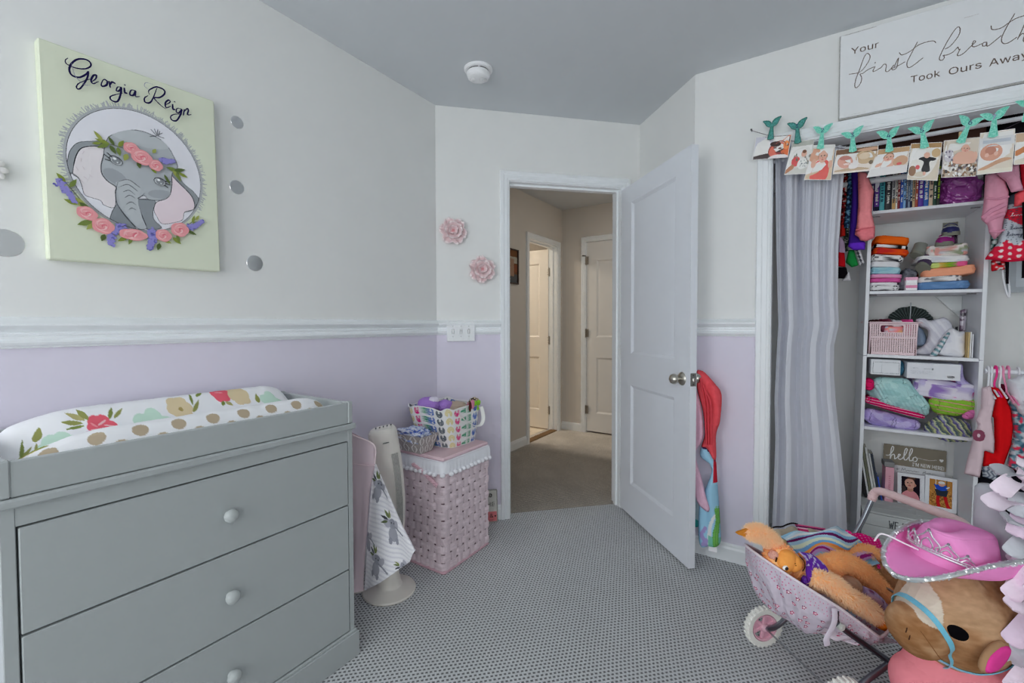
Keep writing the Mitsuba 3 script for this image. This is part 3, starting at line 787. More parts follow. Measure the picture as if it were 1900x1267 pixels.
for l in ([(157, 250), (181, 261), (203, 248), (210, 243)], [(156, 232), (178, 246), (195, 237), (203, 230)], [(167, 221), (181, 229), (195, 219)], [(170, 204), (182, 214), (196, 208)], [(172, 184), (185, 194), (197, 188)], [(179, 170), (186, 176), (197, 172)],
          [(219, 228), (210, 216), (204, 208), (246, 212)], [(155, 246), (149, 218), (150, 187), (154, 175), (170, 148), (198, 115)], [(74, 217), (68, 237), (56, 247), (46, 246)], [(327, 190), (340, 196), (353, 204)]):
    L.append((line(l, 0.0018), (92, 96, 102)))
for l in ([(259, 422), (252, 439)], [(259, 422), (261, 440)], [(259, 422), (273, 433)], [(259, 420), (239, 411)], [(259, 420), (277, 418)], [(262, 421), (266, 436)], [(256, 421), (243, 434)]):
    L.append((line(l, 0.0014, False), INK))
for x, y, dg in ((0.153, 0.311, -28), (0.2605, 0.2745, -14)):
    L += [(ell(x, y, 0.0165, 0.0125, dg), INK), (ell(x, y - 0.0006, 0.0150, 0.0108, dg), (186, 190, 193)), (ell(x + 0.001, y, 0.0100, 0.0100), (112, 116, 121)), (ell(x + 0.001, y - 0.001, 0.0082, 0.0082), (140, 145, 149)), (ell(x - 0.003, y + 0.0045, 0.0042, 0.0034), (246, 246, 248)), (ell(x + 0.003, y - 0.005, 0.002), (226, 228, 230))]
for l in ([(140, 311), (127, 321)], [(144, 318), (133, 328)], [(138, 306), (128, 308)], [(273, 279), (289, 281)], [(274, 273), (287, 270)], [(272, 266), (281, 260)]):
    L.append((line(l, 0.0022, False), (34, 36, 40)))
GREENS = [(136, 150, 72), (120, 138, 74), (160, 168, 92), (92, 108, 64)]
def rose(x, y, a, b=None, deg=0, s=1):
    b = b or a
    out = [(shapely.union_all([ell(x + 0.35 * a * math.cos(t), y + 0.35 * b * math.sin(t), 0.72 * a, 0.72 * b, deg) for t in np.arange(0, 6.2, 1.25)]), (234, 158, 162))]
    for k, (q, c) in enumerate(((0.82, (244, 190, 190)), (0.62, (230, 142, 150)), (0.45, (247, 204, 202)), (0.28, (222, 122, 134)))):
        g = ell(x + 0.1 * a * math.cos(k * 2.1), y + 0.1 * b * math.sin(k * 2.1), q * a, q * b, deg + 20 * k)
        out.append((g.difference(affinity.translate(g.buffer(-0.08 * a), 0.12 * a * math.cos(k * 1.7), 0.14 * b * math.sin(k * 1.7))), c))
    return out
def spikes(pts, w=0.012, n=26, seed=0):
    p = spline(mm(pts), n)
    r = np.random.default_rng(seed)
    return [(shapely.union_all([ell(x + r.uniform(-w, w) * (1 - 0.6 * k / n), y + r.uniform(-w, w) * (1 - 0.6 * k / n), 0.0034, 0.0028) for k, (x, y) in enumerate(p) for _ in range(3)]), c) for c in ((106, 104, 176), (148, 142, 206))]
for l in ([(110, 348), (140, 355), (185, 352)], [(274, 327), (298, 319), (331, 316)], [(29, 231), (48, 207), (75, 167), (95, 140)], [(320, 135), (345, 160), (366, 182)]):
    L.append((line(l, 0.0016), (84, 92, 58)))
LV = [(140, 355, 34, 11, 170), (138, 355, 34, 11, 215), (124, 360, 30, 10, 130), (150, 355, 26, 9, 120), (160, 354, 26, 11, 60), (158, 352, 26, 11, 280), (176, 352, 24, 10, 80), (140, 352, 26, 12, 300), (120, 352, 22, 8, 200),
      (280, 326, 40, 13, -12), (296, 320, 36, 12, -50), (300, 320, 34, 12, 20), (312, 316, 28, 10, -20), (306, 316, 30, 10, -70), (180, 338, 24, 13, 250), (206, 322, 20, 12, 280), (240, 316, 22, 12, 300), (200, 362, 18, 9, 330), (244, 360, 18, 10, 60), (272, 300, 34, 8, -62),
      (40, 218, 28, 11, 130), (48, 206, 30, 11, 60), (58, 180, 44, 15, -52), (66, 168, 38, 13, -40), (62, 160, 30, 11, 160), (92, 118, 36, 15, 205), (95, 112, 26, 11, 230), (118, 84, 22, 13, 250), (170, 84, 28, 11, 215), (182, 86, 26, 10, 250), (222, 84, 28, 11, -50), (252, 76, 24, 12, 255), (288, 100, 30, 12, -40), (300, 110, 26, 10, -75), (262, 88, 24, 10, -20),
      (336, 140, 34, 10, 40), (346, 158, 26, 9, 75), (346, 156, 26, 9, 15), (356, 168, 22, 8, 60), (330, 128, 28, 10, 340), (322, 138, 22, 9, 200), (120, 120, 26, 10, 190)]
for k, (x, y, l, w, dg) in enumerate(LV):
    L.append((leaf(x / 1000, y / 1000, l / 1000, w / 1000, dg), GREENS[k % 4]))
for k, pts in enumerate(([(25, 216), (36, 199), (46, 183), (56, 166)], [(166, 109), (148, 105), (135, 87), (131, 69), (133, 56)], [(232, 113), (233, 92), (230, 73), (223, 56)], [(336, 140), (355, 150), (376, 168)], [(265, 343), (283, 345), (298, 350)])):
    L += spikes(pts, 0.013 if k in (1, 2) else 0.009, seed=k)
for x, y, a, b, dg in ((81, 139, 23, 18, -30), (115, 108, 25, 22, -20), (185, 93, 34, 17, 0), (262, 102, 21, 19, 0), (308, 128, 25, 22, 25), (189, 357, 19, 17, 0), (214, 337, 27, 22, -15), (249, 322, 18, 17, 0)):
    L += rose(x / 1000, y / 1000, a / 1000, b / 1000, dg)
NAME = [[(56, 564), (51, 556), (53, 547), (70, 544), (90, 550), (103, 563), (103, 574), (93, 578), (76, 570), (63, 552), (58, 533), (63, 520), (78, 521), (92, 535), (98, 545), (94, 524), (82, 496), (75, 487), (71, 491), (76, 503), (91, 518), (102, 527)],
        [(104, 520), (113, 532), (115, 543), (109, 540), (103, 524), (107, 516), (119, 527)], [(129, 536), (125, 521), (128, 517), (137, 525), (139, 536), (133, 539), (129, 535)], [(143, 538), (145, 522)], [(145, 530), (150, 539), (156, 538)],
        [(171, 533), (162, 529), (159, 518), (165, 519), (171, 531), (168, 508), (160, 486), (147, 484), (144, 493), (154, 503), (173, 516)], [(178, 532), (179, 520), (183, 520)], [(179, 543), (180, 543)], [(204, 537), (194, 533), (191, 519), (199, 520), (205, 535), (205, 519), (215, 523)],
        [(260, 567), (249, 532), (240, 514), (228, 511), (227, 523), (236, 534)], [(240, 539), (238, 549), (246, 560), (260, 571), (278, 570), (280, 558), (267, 541), (252, 533), (267, 518), (281, 511)], [(283, 525), (294, 537), (290, 542), (281, 529), (283, 515), (296, 525)],
        [(301, 531), (301, 518), (306, 518)], [(306, 543), (307, 543)], [(326, 527), (314, 525), (310, 513), (317, 511), (326, 525), (320, 503), (309, 483), (297, 481), (294, 491), (305, 502), (326, 510)], [(333, 528), (330, 509)], [(332, 520), (341, 534), (345, 530), (342, 515), (353, 519)]]
for l in NAME:
    L.append((line(l, 0.0044, len(l) > 4, 8 * len(l)) if len(l) > 2 else line(l, 0.0034, False), (28, 26, 66)))
for l in ([(62, 556), (70, 520), (88, 505), (100, 508)], [(240, 552), (228, 560), (232, 572), (250, 575)]):
    L.append((line(l, 0.0016), (150, 152, 170)))
paint('painted_elephant', L, CVM @ move(0, 0, 0.036), cv, lift=0.0003, label='painted grey elephant with rose wreath')

# ================================================================== dresser
GREY = (166, 172, 172)
ds = thing('dresser', 'grey three drawer dresser with round knobs under the elephant canvas', 'dresser')
X0, XF, Y0, Y1 = 0.016, 0.455, 0.160, 0.980
put('carcass', cat(box(X0, XF - 0.024, Y0, Y1, 0.05, 0.815), box(XF - 0.03, XF, Y0, 0.182, 0.09, 0.815, 0.0015), box(XF - 0.03, XF, 0.962, Y1, 0.09, 0.815, 0.0015), box(XF - 0.03, XF - 0.001, 0.182, 0.962, 0.774, 0.815)), SATIN, GREY, ds, smooth=20)
put('top', cat(box(X0, XF + 0.016, Y0 - 0.008, Y1 + 0.006, 0.815, 0.8345, 0.004)), SATIN, GREY, ds, smooth=25)
put('plinth', cat(box(X0, XF + 0.012, Y0 - 0.012, Y1 + 0.012, 0.0, 0.088, 0.002), box(X0, XF + 0.006, Y0 - 0.006, Y1 + 0.006, 0.086, 0.097, 0.003)), SATIN, GREY, ds, smooth=25)
for z0, z1 in ((0.5495, 0.7695), (0.3205, 0.5445), (0.1000, 0.3155)):
    d = put('drawer', box(XF - 0.022, XF + 0.0015, 0.1855, 0.9590, z0, z1, 0.002), SATIN, GREY, ds, smooth=25)
    zk = (z0 + z1) / 2 - 0.003
    K = frame_of((XF + 0.0015, 0.574, zk), (0, 1, 0), (0, 0, 1), (1, 0, 0))
    put('knob', at(lathe([(0.0, 0.031), (0.008, 0.0305), (0.0145, 0.0275), (0.018, 0.022), (0.018, 0.018), (0.0165, 0.0165), (0.0175, 0.0150), (0.0165, 0.0125), (0.010, 0.0095), (0.008, 0.004), (0.010, 0.0)], 36), K), SATIN, (176, 182, 181), d)
# changing tray on the dresser
ct = thing('changing_tray', 'grey open changing tray with corner posts on top of the dresser', 'changing tray')
ZT = 0.836
put('front_rail', box(XF - 0.012, XF + 0.006, 0.176, 0.958, ZT, 0.9085, 0.002), SATIN, GREY, ct, smooth=25)
put('back_rail', box(0.020, 0.038, 0.176, 0.958, ZT, 0.9085, 0.002), SATIN, GREY, ct, smooth=25)
for y0 in (0.158, 0.958):
    put('side_rail', box(0.036, XF - 0.010, y0 + 0.001, y0 + 0.017, ZT, 0.9085, 0.002), SATIN, GREY, ct, smooth=25)
    for x0 in (0.018, XF - 0.014):
        put('corner_post', box(x0, x0 + 0.0225, y0, y0 + 0.0185, ZT, 0.9125, 0.003), SATIN, GREY, ct, smooth=25)
put('tray_floor', box(0.03, XF - 0.01, 0.17, 0.965, ZT, 0.842), SATIN, GREY, ct)

# changing pad: a contoured cushion in a printed cover; the pattern is dyed per vertex
def pad_z(s, t):
    """height of the pad over s (across, 0 back to 1 front) and t (along)"""
    z = 0.896 + 0.056 * np.exp(-((s - 0.11) / 0.17) ** 2) + 0.034 * np.exp(-((s - 0.80) / 0.13) ** 2) - 0.014 * np.clip((s - 0.86) / 0.14, 0, 1)
    end = np.clip((t - 0.02) / 0.22, 0, 1) * np.clip((1.0 - t) / 0.14, 0, 1)
    return z - 0.040 * (1 - end) ** 2
def pad(u, v):
    # u: once round the section from the back's foot over the top to the front's foot; v: along the dresser
    s = np.clip((u - 0.16) / 0.66, 0, 1)
    zt = pad_z(s, v)
    x = np.where(u < 0.16, 0.046 + 0.010 * np.sin(np.clip(u / 0.16, 0, 1) * np.pi / 2), np.where(u > 0.82, 0.424 + 0.010 * np.cos((u - 0.82) / 0.18 * np.pi / 2), 0.056 + s * 0.368))
    z = np.where(u < 0.16, 0.846 + (zt - 0.846) * np.sin(np.clip(u / 0.16, 0, 1) * np.pi / 2) ** 0.8, np.where(u > 0.82, 0.846 + (zt - 0.846) * np.clip(np.cos(np.clip((u - 0.82) / 0.18, 0, 1) * np.pi / 2), 0, 1) ** 0.9, zt))
    y = 0.186 + v * 0.762
    pinch = np.clip((np.abs(v - 0.5) - 0.44) / 0.06, 0, 1)
    z = np.where(pinch > 0, 0.846 + (z - 0.846) * np.sqrt(np.clip(1 - pinch ** 2, 0, 1)), z)
    side = np.clip((u - 0.70) / 0.1, 0, 1)
    wr = 0.0035 * (np.sin(60 * v + 18 * u) + np.sin(97 * v - 9 * u + 1)) * (0.3 + side) * (meshkit.noise(np.stack([v * 9, u * 5, u * 0], -1), 5))
    return np.stack([x - wr * side, y, z + wr * 0.6 - 0.002 * side], -1)
m, uv = sheet(pad, 210, 520, 0.0)
pp = np.asarray(m.vertices)
FX, FY = pp[:, 0], pp[:, 1]
col = np.tile(np.array((240, 241, 244.0)), (len(pp), 1))
def dye(poly, c, mask=None):
    q = shapely.contains_xy(poly, FY, FX)
    if mask is not None:
        q &= mask
    col[q] = c
top = uv[:, 0] < 0.700
def bloom(y, x, r, c, n=6, seed=0):
    rr = np.random.default_rng(seed)
    dye(shapely.union_all([ell(y + 0.55 * r * math.cos(2 * math.pi * k / n), x + 0.85 * r * math.sin(2 * math.pi * k / n), r * rr.uniform(0.45, 0.6), r * 0.8) for k in range(n)] + [ell(y, x, 0.6 * r, 0.9 * r)]), c, top)
OLIVE, MINT, CORAL, BLUSH, SAND = (150, 154, 92), (200, 228, 212), (232, 104, 120), (230, 202, 220), (222, 204, 168)
bloom(0.291, 0.221, 0.034, MINT, 6, 1); dye(ell(0.294, 0.222, 0.007, 0.006), (170, 160, 96), top)
bloom(0.352, 0.236, 0.027, BLUSH, 5, 2); bloom(0.394, 0.244, 0.027, BLUSH, 5, 3)
bloom(0.382, 0.184, 0.029, CORAL, 6, 4)
for k in range(5):
    a = k * 1.25
    dye(ell(0.382 + 0.016 * math.cos(a), 0.184 + 0.018 * math.sin(a), 0.013, 0.0032, 40 + 70 * k), (246, 150, 158) if k % 2 else (244, 196, 200), top)
bloom(0.492, 0.212, 0.046, MINT, 5, 5); dye(ell(0.500, 0.232, 0.011, 0.012), (38, 104, 128), top); dye(ell(0.500, 0.232, 0.0055, 0.006), (190, 200, 160), top)
bloom(0.573, 0.156, 0.031, SAND, 6, 6); dye(ell(0.575, 0.158, 0.006, 0.009), (178, 158, 104), top)
bloom(0.703, 0.112, 0.027, CORAL, 6, 7); dye(ell(0.700, 0.112, 0.012, 0.004, 20), (246, 160, 168), top)
bloom(0.756, 0.132, 0.030, SAND, 6, 8)
bloom(0.722, 0.238, 0.030, CORAL, 6, 9); dye(ell(0.718, 0.240, 0.012, 0.004, -20), (246, 164, 170), top)
bloom(0.845, 0.190, 0.036, MINT, 5, 10); bloom(0.585, 0.262, 0.012, CORAL, 5, 11)
bloom(0.200, 0.275, 0.034, BLUSH, 5, 12); bloom(0.222, 0.325, 0.02, SAND, 5, 13)
for y, x, l, w, a in ((0.215, 0.255, 0.075, 0.013, -62), (0.225, 0.235, 0.085, 0.008, -80), (0.258, 0.180, 0.045, 0.018, -72), (0.225, 0.255, 0.090, 0.010, -28), (0.350, 0.160, 0.045, 0.015, 205), (0.356, 0.152, 0.050, 0.015, 228), (0.352, 0.168, 0.040, 0.011, 180), (0.362, 0.152, 0.045, 0.014, 250), (0.405, 0.158, 0.040, 0.010, -70), (0.414, 0.158, 0.042, 0.010, -48),
                      (0.600, 0.180, 0.060, 0.012, -55), (0.610, 0.150, 0.055, 0.008, -80), (0.632, 0.120, 0.040, 0.014, -50), (0.575, 0.252, 0.060, 0.008, -22), (0.585, 0.255, 0.065, 0.010, -5), (0.580, 0.245, 0.040, 0.008, -48), (0.706, 0.152, 0.026, 0.015, 60), (0.700, 0.150, 0.022, 0.012, 120), (0.762, 0.252, 0.040, 0.015, -120), (0.770, 0.250, 0.065, 0.011, -62), (0.778, 0.255, 0.060, 0.011, -35), (0.800, 0.180, 0.045, 0.015, -75), (0.190, 0.240, 0.035, 0.018, 10), (0.212, 0.335, 0.045, 0.022, 30), (0.258, 0.185, 0.06, 0.006, 100)):
    dye(leaf(y, x, l, w, a), (OLIVE, (128, 142, 78), (176, 170, 118))[int(l * 1000) % 3], top)
# gold dots on the side band, laid out along the band (v) and round it (u)
us, vs = uv[:, 0], uv[:, 1]
for i in range(9):
    for j in range(3):
        u0, v0 = 0.742 + 0.052 * j, 0.075 + 0.108 * i + (0.054 if j % 2 else 0)
        q = (np.abs(vs - v0) * 0.762 / 0.0165) ** 2 + (np.abs(us - u0) / 0.026) ** 2 < 1
        col[q] = (186, 170, 146)
pdk = put('changing_pad', m, CLOTH, col, label='contoured changing pad in a floral cover with gold dotted sides', cat='changing pad', smooth=True)

# ================================================================== hooded towel bag hanging at the dresser's side, two panels
W0 = 1.14
def lerp(l, t):
    l = np.asarray(l, float)
    s = np.linspace(0, 1, len(l))
    return np.stack([np.interp(t, s, l[:, k]) for k in range(2)], -1)
st = thing('diaper_stacker', 'pink fabric nursery bag with elephant print, hanging beside the dresser', 'fabric bag')
def pink(u, v):
    l = lerp([(0.20, 0.765), (0.20, 0.60), (0.20, 0.40), (0.20, 0.20), (0.22, 0.115)], v)
    r = lerp([(0.377, 0.705), (0.378, 0.630), (0.350, 0.520), (0.325, 0.300), (0.305, 0.150), (0.294, 0.095)], v)
    p = l + (r - l) * u[..., None]
    p[..., 1] += 0.010 * np.sin(np.pi * u) * (1 - v)
    y = W0 - 0.055 * (1 - u) ** 1.0 + 0.010 * np.sin(9 * u + 4 * v) * v - 0.012 * np.exp(-((u - 0.55 - 0.2 * v) / 0.12) ** 2) * v
    return np.stack([p[..., 0], y, p[..., 1]], -1)
m, uv = sheet(pink, 40, 70, 0.003)
put('pink_panel', m, CLOTH, np.tile((234, 212, 220), (len(uv), 1)), st, smooth=True, label='plain pink side panel')
yk = [(0.20, 0.765), (0.244, 0.752), (0.30, 0.734), (0.377, 0.705), (0.379, 0.632)]
put('piping', tube(spline([(x, W0 - 0.055 * (1 - (x - 0.2) / 0.177) - 0.003, z) for x, z in yk], 30), 0.0035, 8), CLOTH, (242, 222, 226), st)
put('seam', tube(spline([(0.20 + 0.178 * t, W0 - 0.055 * (1 - t) - 0.004, 0.628 + 0.012 * (1 - t) - 0.01 * math.sin(3 * t)) for t in np.linspace(0, 1, 8)], 30), 0.003, 8), CLOTH, (240, 216, 222), st)
def flap_xz(u, v):
    l = lerp([(0.372, 0.630), (0.355, 0.560), (0.342, 0.490), (0.329, 0.390), (0.318, 0.270), (0.306, 0.155), (0.294, 0.094)], v)
    r = lerp([(0.380, 0.630), (0.416, 0.573), (0.458, 0.505), (0.504, 0.432), (0.535, 0.395), (0.578, 0.338)], v)
    p = l + (r - l) * u[..., None]
    b = lerp([(0.294, 0.094), (0.321, 0.108), (0.394, 0.158), (0.473, 0.224), (0.534, 0.273), (0.578, 0.338)], u)
    w = (v ** 3)[..., None]
    return p * (1 - w) + b * w
def flap(u, v):
    p = flap_xz(u, v)
    y = W0 + 0.004 + 0.016 * np.sin(10 * u + 1.0) * v * (0.4 + 0.6 * u) + 0.03 * u * v
    return np.stack([p[..., 0], y, p[..., 1]], -1)
m, uv = sheet(flap, 130, 240, 0.003)
pv = np.asarray(m.vertices)
col = np.tile(np.array((238, 237, 240.0)), (len(pv), 1))
band = np.sin((pv[:, 2] + 0.10 * pv[:, 0] + 0.004 * np.sin(60 * pv[:, 0])) * 2 * np.pi / 0.0185) > 0.25
col[band] = (222, 221, 227)
def dye2(poly, c):
    col[shapely.contains_xy(poly, pv[:, 0], pv[:, 2])] = c
def small_elephant(x, z, s, deg):
    R = lambda g: affinity.rotate(affinity.scale(affinity.translate(g, x, z), s, s, origin=(x, z)), deg, origin=(x, z))
    for g, c in ((ell(0, -0.030, 0.022, 0.030), (162, 163, 172)), (ell(-0.016, -0.056, 0.008, 0.014), (146, 147, 158)), (ell(0.014, -0.056, 0.008, 0.014), (150, 151, 162)), (ell(0, 0.012, 0.022, 0.020), (150, 152, 162)), (ell(-0.026, 0.014, 0.013, 0.020, 20), (174, 174, 184)), (ell(0.024, 0.012, 0.012, 0.019, -20), (176, 176, 185)),
                 (stroke([(0.012, 0.0), (0.034, -0.008), (0.058, -0.022)], 0.007), (140, 142, 152)), (leaf(-0.014, 0.030, 0.040, 0.012, 118), (112, 124, 84)), (leaf(-0.02, 0.026, 0.036, 0.010, 150), (74, 76, 82)), (leaf(-0.010, 0.032, 0.034, 0.010, 95), (130, 138, 84)), (leaf(-0.022, 0.02, 0.030, 0.011, 190), (96, 106, 76)), (ell(-0.006, 0.014, 0.003), (50, 52, 58)), (ell(0.008, 0.014, 0.003), (50, 52, 58))):
        dye2(R(g), c)
small_elephant(0.455, 0.392, 1.0, 5); small_elephant(0.378, 0.236, 1.0, -12); small_elephant(0.392, 0.540, 0.9, -20); small_elephant(0.318, 0.320, 0.8, 0); small_elephant(0.505, 0.24, 0.7, 60)
put('print_panel', m, CLOTH, col, st, smooth=True, label='white striped panel with grey elephants')
put('hanger_loop', tube(spline([(0.22, 1.085, 0.76), (0.21, 1.05, 0.785), (0.20, 1.0, 0.79), (0.20, 0.985, 0.78)], 16), 0.004, 8), CLOTH, (232, 210, 218), st)

# ================================================================== tower fan
FANC = (218, 214, 206)
fn = thing('tower_fan', 'cream tower fan on a round base between the dresser and the wicker hamper', 'fan')
FB = np.array((0.262, 1.306))
put('base', lathe([(0.0, 0.0), (0.112, 0.0), (0.115, 0.005), (0.112, 0.011), (0.085, 0.018), (0.058, 0.026), (0.052, 0.034), (0.046, 0.06), (0.040, 0.095), (0.0, 0.095)], 56, move(FB[0], FB[1], 0)), SATIN, FANC, fn, smooth=40)
FF = np.array((0.72, -0.69)); FS = np.array((0.69, 0.72))           # the fan's facing; along its width
def fan_c(z):
    t = (z - 0.08) / 0.655
    return FB + FS * (-0.028 + 0.040 * math.sin(math.pi * min(1, max(0, t * 0.92 + 0.08)))) 
def fan_section(z, w, d, n=40, e=3.2):
    a = np.arange(n) * 2 * np.pi / n
    x = np.sign(np.cos(a)) * np.abs(np.cos(a)) ** (2 / e) * w
    y = np.sign(np.sin(a)) * np.abs(np.sin(a)) ** (2 / e) * d
    return fan_c(z) + x[:, None] * FS + y[:, None] * FF
rings = []
for z in list(np.linspace(0.085, 0.700, 26)) + [0.712, 0.720, 0.7255, 0.728]:
    k = 1.0 if z < 0.70 else math.sqrt(max(0.0, 1 - ((z - 0.70) / 0.0285) ** 2)) * 0.35 + 0.65
    s = min(1.0, 0.72 + (z - 0.085) * 2.2)
    q = fan_section(z, 0.060 * s * k, 0.055 * s * k)
    lean = ((q - fan_c(z)) @ FS) * 0.22 * max(0, (z - 0.45) / 0.28)      # the top slopes up to the right
    rings.append(np.column_stack([q, np.full(len(q), z) + lean]))
R_n = len(rings[0])
V = np.vstack(rings + [rings[-1].mean(0)[None]])
F = []
for i in range(len(rings) - 1):
    for j in range(R_n):
        a, b, c, d = i * R_n + j, i * R_n + (j + 1) % R_n, (i + 1) * R_n + (j + 1) % R_n, (i + 1) * R_n + j
        F += [[a, b, c], [a, c, d]]
F += [[(len(rings) - 1) * R_n + j, (len(rings) - 1) * R_n + (j + 1) % R_n, len(V) - 1] for j in range(R_n)]
put('column', trimesh.Trimesh(V, F, process=False), SATIN, FANC, fn, smooth=50)
def fan_front(s, z, out=0.0):
    """a point on the fan's face: s across (-1 left, 1 right)"""
    e, k = 3.2, min(1.0, 0.72 + (z - 0.085) * 2.2)
    x = s * 0.060 * k
    y = 0.055 * k * max(0.0, 1 - abs(s) ** e) ** (1 / e) + out
    q = fan_c(z) + x * FS + y * FF
    return (q[0], q[1], z + x * 0.22 * max(0, (z - 0.45) / 0.28))
gr = put('grille', trimesh.util.concatenate([sheet(lambda u, v: np.array([[fan_front(0.42 + 0.42 * float(a), 0.14 + 0.48 * float(b), 0.0012) for a, b in zip(uu, vv)] for uu, vv in zip(u, v)]), 6, 30)[0]]), MATTE, (112, 116, 116), fn, label='dark side grille')
for k in range(7):
    s = 0.42 + 0.07 * k
    put('grille_bar', tube([fan_front(s, z, 0.003) for z in np.linspace(0.14, 0.62, 14)], 0.0016, 6), SATIN, (196, 194, 188), gr)
for k in range(22):
    z = 0.15 + 0.022 * k
    put('cross_bar', tube([fan_front(s, z, 0.0022) for s in np.linspace(0.42, 0.84, 5)], 0.0009, 5), SATIN, (178, 178, 174), gr)
for k in range(5):
    x = -0.026 + 0.016 * k
    q0 = fan_c(0.72) + FS * x - FF * 0.020
    q1 = fan_c(0.72) + FS * (x + 0.003) + FF * 0.026
    dz = x * 0.22
    put('top_slot', tube([(q0[0], q0[1], 0.7283 + dz), (q1[0], q1[1], 0.7265 + dz)], 0.0032, 6, flat=(1, 0.5)), MATTE, (92, 96, 96), fn, label='dark vent slot on the fan top')
b0 = np.array(fan_front(0.2, 0.672, 0.001))
put('badge', tube([b0 - np.r_[FS, 0.2] * 0.012, b0 + np.r_[FS, 0.2] * 0.012], 0.006, 12, flat=(1, 0.3)), MATTE, (120, 124, 124), fn, label='small grey oval badge')
put('power_cord', tube(spline([(0.19, 1.24, 0.012), (0.14, 1.16, 0.006), (0.12, 1.06, 0.006), (0.06, 1.03, 0.006)], 24), 0.004, 8), SATIN, (206, 202, 194), fn)
# ================================================================== closet: rods, shelf, curtain
put('closet_shelf', box(1.43, 3.32, 2.71, 3.0, 1.925, 1.943, 0.002), SATIN, (228, 230, 232), label='white closet shelf above the hanging rod', cat='shelf', smooth=20)
put('clothes_rod', tube([(1.43, 2.66, 1.845), (3.32, 2.66, 1.845)], 0.012, 14), SATIN, (226, 228, 230), label='white upper closet rod behind the photo garland', cat='rod')
put('curtain_rod', tube([(CX0 + 0.004, 2.468, 1.955), (CX1 - 0.004, 2.468, 1.955)], 0.009, 14), SATIN, (214, 216, 220), label='thin tension rod carrying the grey curtain', cat='rod')
def cur_edges(z):
    zz = [0.012, 0.10, 0.244, 0.402, 0.619, 0.813, 0.96, 1.083, 1.175, 1.278, 1.52, 1.842, 1.97]
    xr = [1.972, 1.970, 1.961, 1.953, 1.932, 1.912, 1.902, 1.902, 1.918, 1.913, 1.911, 1.926, 1.932]
    xl = [1.668, 1.668, 1.670, 1.674, 1.678, 1.672, 1.676, 1.680, 1.684, 1.680, 1.672, 1.664, 1.662]
    return np.interp(z, zz, xl), np.interp(z, zz, xr)
CREASE = np.array([0.0, 0.06, 0.11, 0.19, 0.27, 0.37, 0.44, 0.50, 0.58, 0.68, 0.76, 0.86, 0.93, 1.0])
CDEPTH = 1.5 * np.array([0.0, 0.022, -0.010, 0.024, 0.018, -0.016, 0.012, -0.008, 0.016, 0.012, -0.012, 0.012, 0.006, -0.012])
def curtain(u, v):
    z = 0.012 + v * 1.958
    l, r = cur_edges(z)
    uu = u + 0.030 * np.sin(2.2 * v + 5 * u) * (1 - v) * np.sin(np.pi * u)
    d = np.interp(uu, CREASE, CDEPTH)
    sm = np.interp(uu, np.linspace(0, 1, 60), np.convolve(np.pad(np.interp(np.linspace(0, 1, 60), CREASE, CDEPTH), 2, mode='edge'), np.ones(5) / 5, 'valid'))
    d = 0.35 * sm * (1 - v) + d * (0.6 + 0.4 * v)
    fine = 0.006 * np.sin(uu * 75 + 2) * np.clip((v - 0.55) / 0.45, 0, 1)
    sag = 0.004 * (meshkit.fbm(np.stack([u * 6, v * 9, u * 0], -1), 3, 4) - 0.5)
    return np.stack([l + (r - l) * u, 2.462 - d - fine + sag, z], -1)
m, uv = sheet(curtain, 260, 160, 0.0012)
put('curtain', m, CLOTH, np.tile((206, 208, 216), (len(uv), 1)), label='light grey pleated curtain pulled to the left side of the closet', cat='curtain', smooth=True)

# ================================================================== shelf unit, leaning very slightly
LEAN = rot((0, 1, 0), 0.95, (2.2, 0, 0))
def S(m):
    return at(m, LEAN)
SH_W = (225, 228, 232)
su = thing('shelf_unit', 'narrow white five tier shelf unit inside the closet', 'shelf unit')
SX0, SX1, SY0, SY1 = 2.009, 2.419, 2.70, 2.995
for x0, nm in ((SX0, 'left'), (SX1 - 0.015, 'right')):
    put('side_panel', S(box(x0, x0 + 0.015, SY0, SY1, 0.0, 1.022, 0.0012)), SATIN, SH_W, su, smooth=20)
    put('side_panel', S(box(x0, x0 + 0.015, SY0, SY1, 1.0235, 1.83, 0.0012)), SATIN, SH_W, su, smooth=20)
SHELF_Z = (0.6665, 1.016, 1.3175, 1.696)
for z in SHELF_Z:
    put('shelf', S(box(SX0 + 0.0155, SX1 - 0.0155, SY0 + 0.001, SY1 - 0.006, z, z + 0.0145, 0.0012)), SATIN, SH_W, su, smooth=20)
put('bottom', S(box(SX0 + 0.0155, SX1 - 0.0155, SY0 + 0.004, SY1 - 0.006, 0.02, 0.035, 0.0012)), SATIN, SH_W, su, smooth=20)
put('back_panel', S(box(SX0 + 0.0155, SX1 - 0.0155, SY1 - 0.006, SY1 - 0.002, 1.332, 1.695)), SATIN, (214, 219, 218), su)
for pts in ([(SX0 + 0.016, 1.315), (SX0 + 0.075, 1.315), (SX0 + 0.016, 1.245)], [(SX1 - 0.016, 1.315), (SX1 - 0.110, 1.315), (SX1 - 0.016, 1.205)]):
    put('corner_brace', S(prism(Polygon(pts), 0.010, frame_of((0, SY1 - 0.006, 0), (1, 0, 0), (0, 0, 1), (0, -1, 0)))), SATIN, (216, 221, 220), su, smooth=20)
for z in SHELF_Z[1:]:
    for x in (SX0 + 0.02, SX1 - 0.05):
        put('shelf_pin', S(tube([(x, SY0 + 0.06, z - 0.003), (x + 0.03, SY0 + 0.06, z - 0.003)], 0.003, 6)), METAL, (170, 170, 170), su)
LX = SX0 + 0.016                                    # inner left face
def put_s(name, mesh, mat, col, *a, **k):
    return put(name, S(mesh), mat, col, *a, **k)

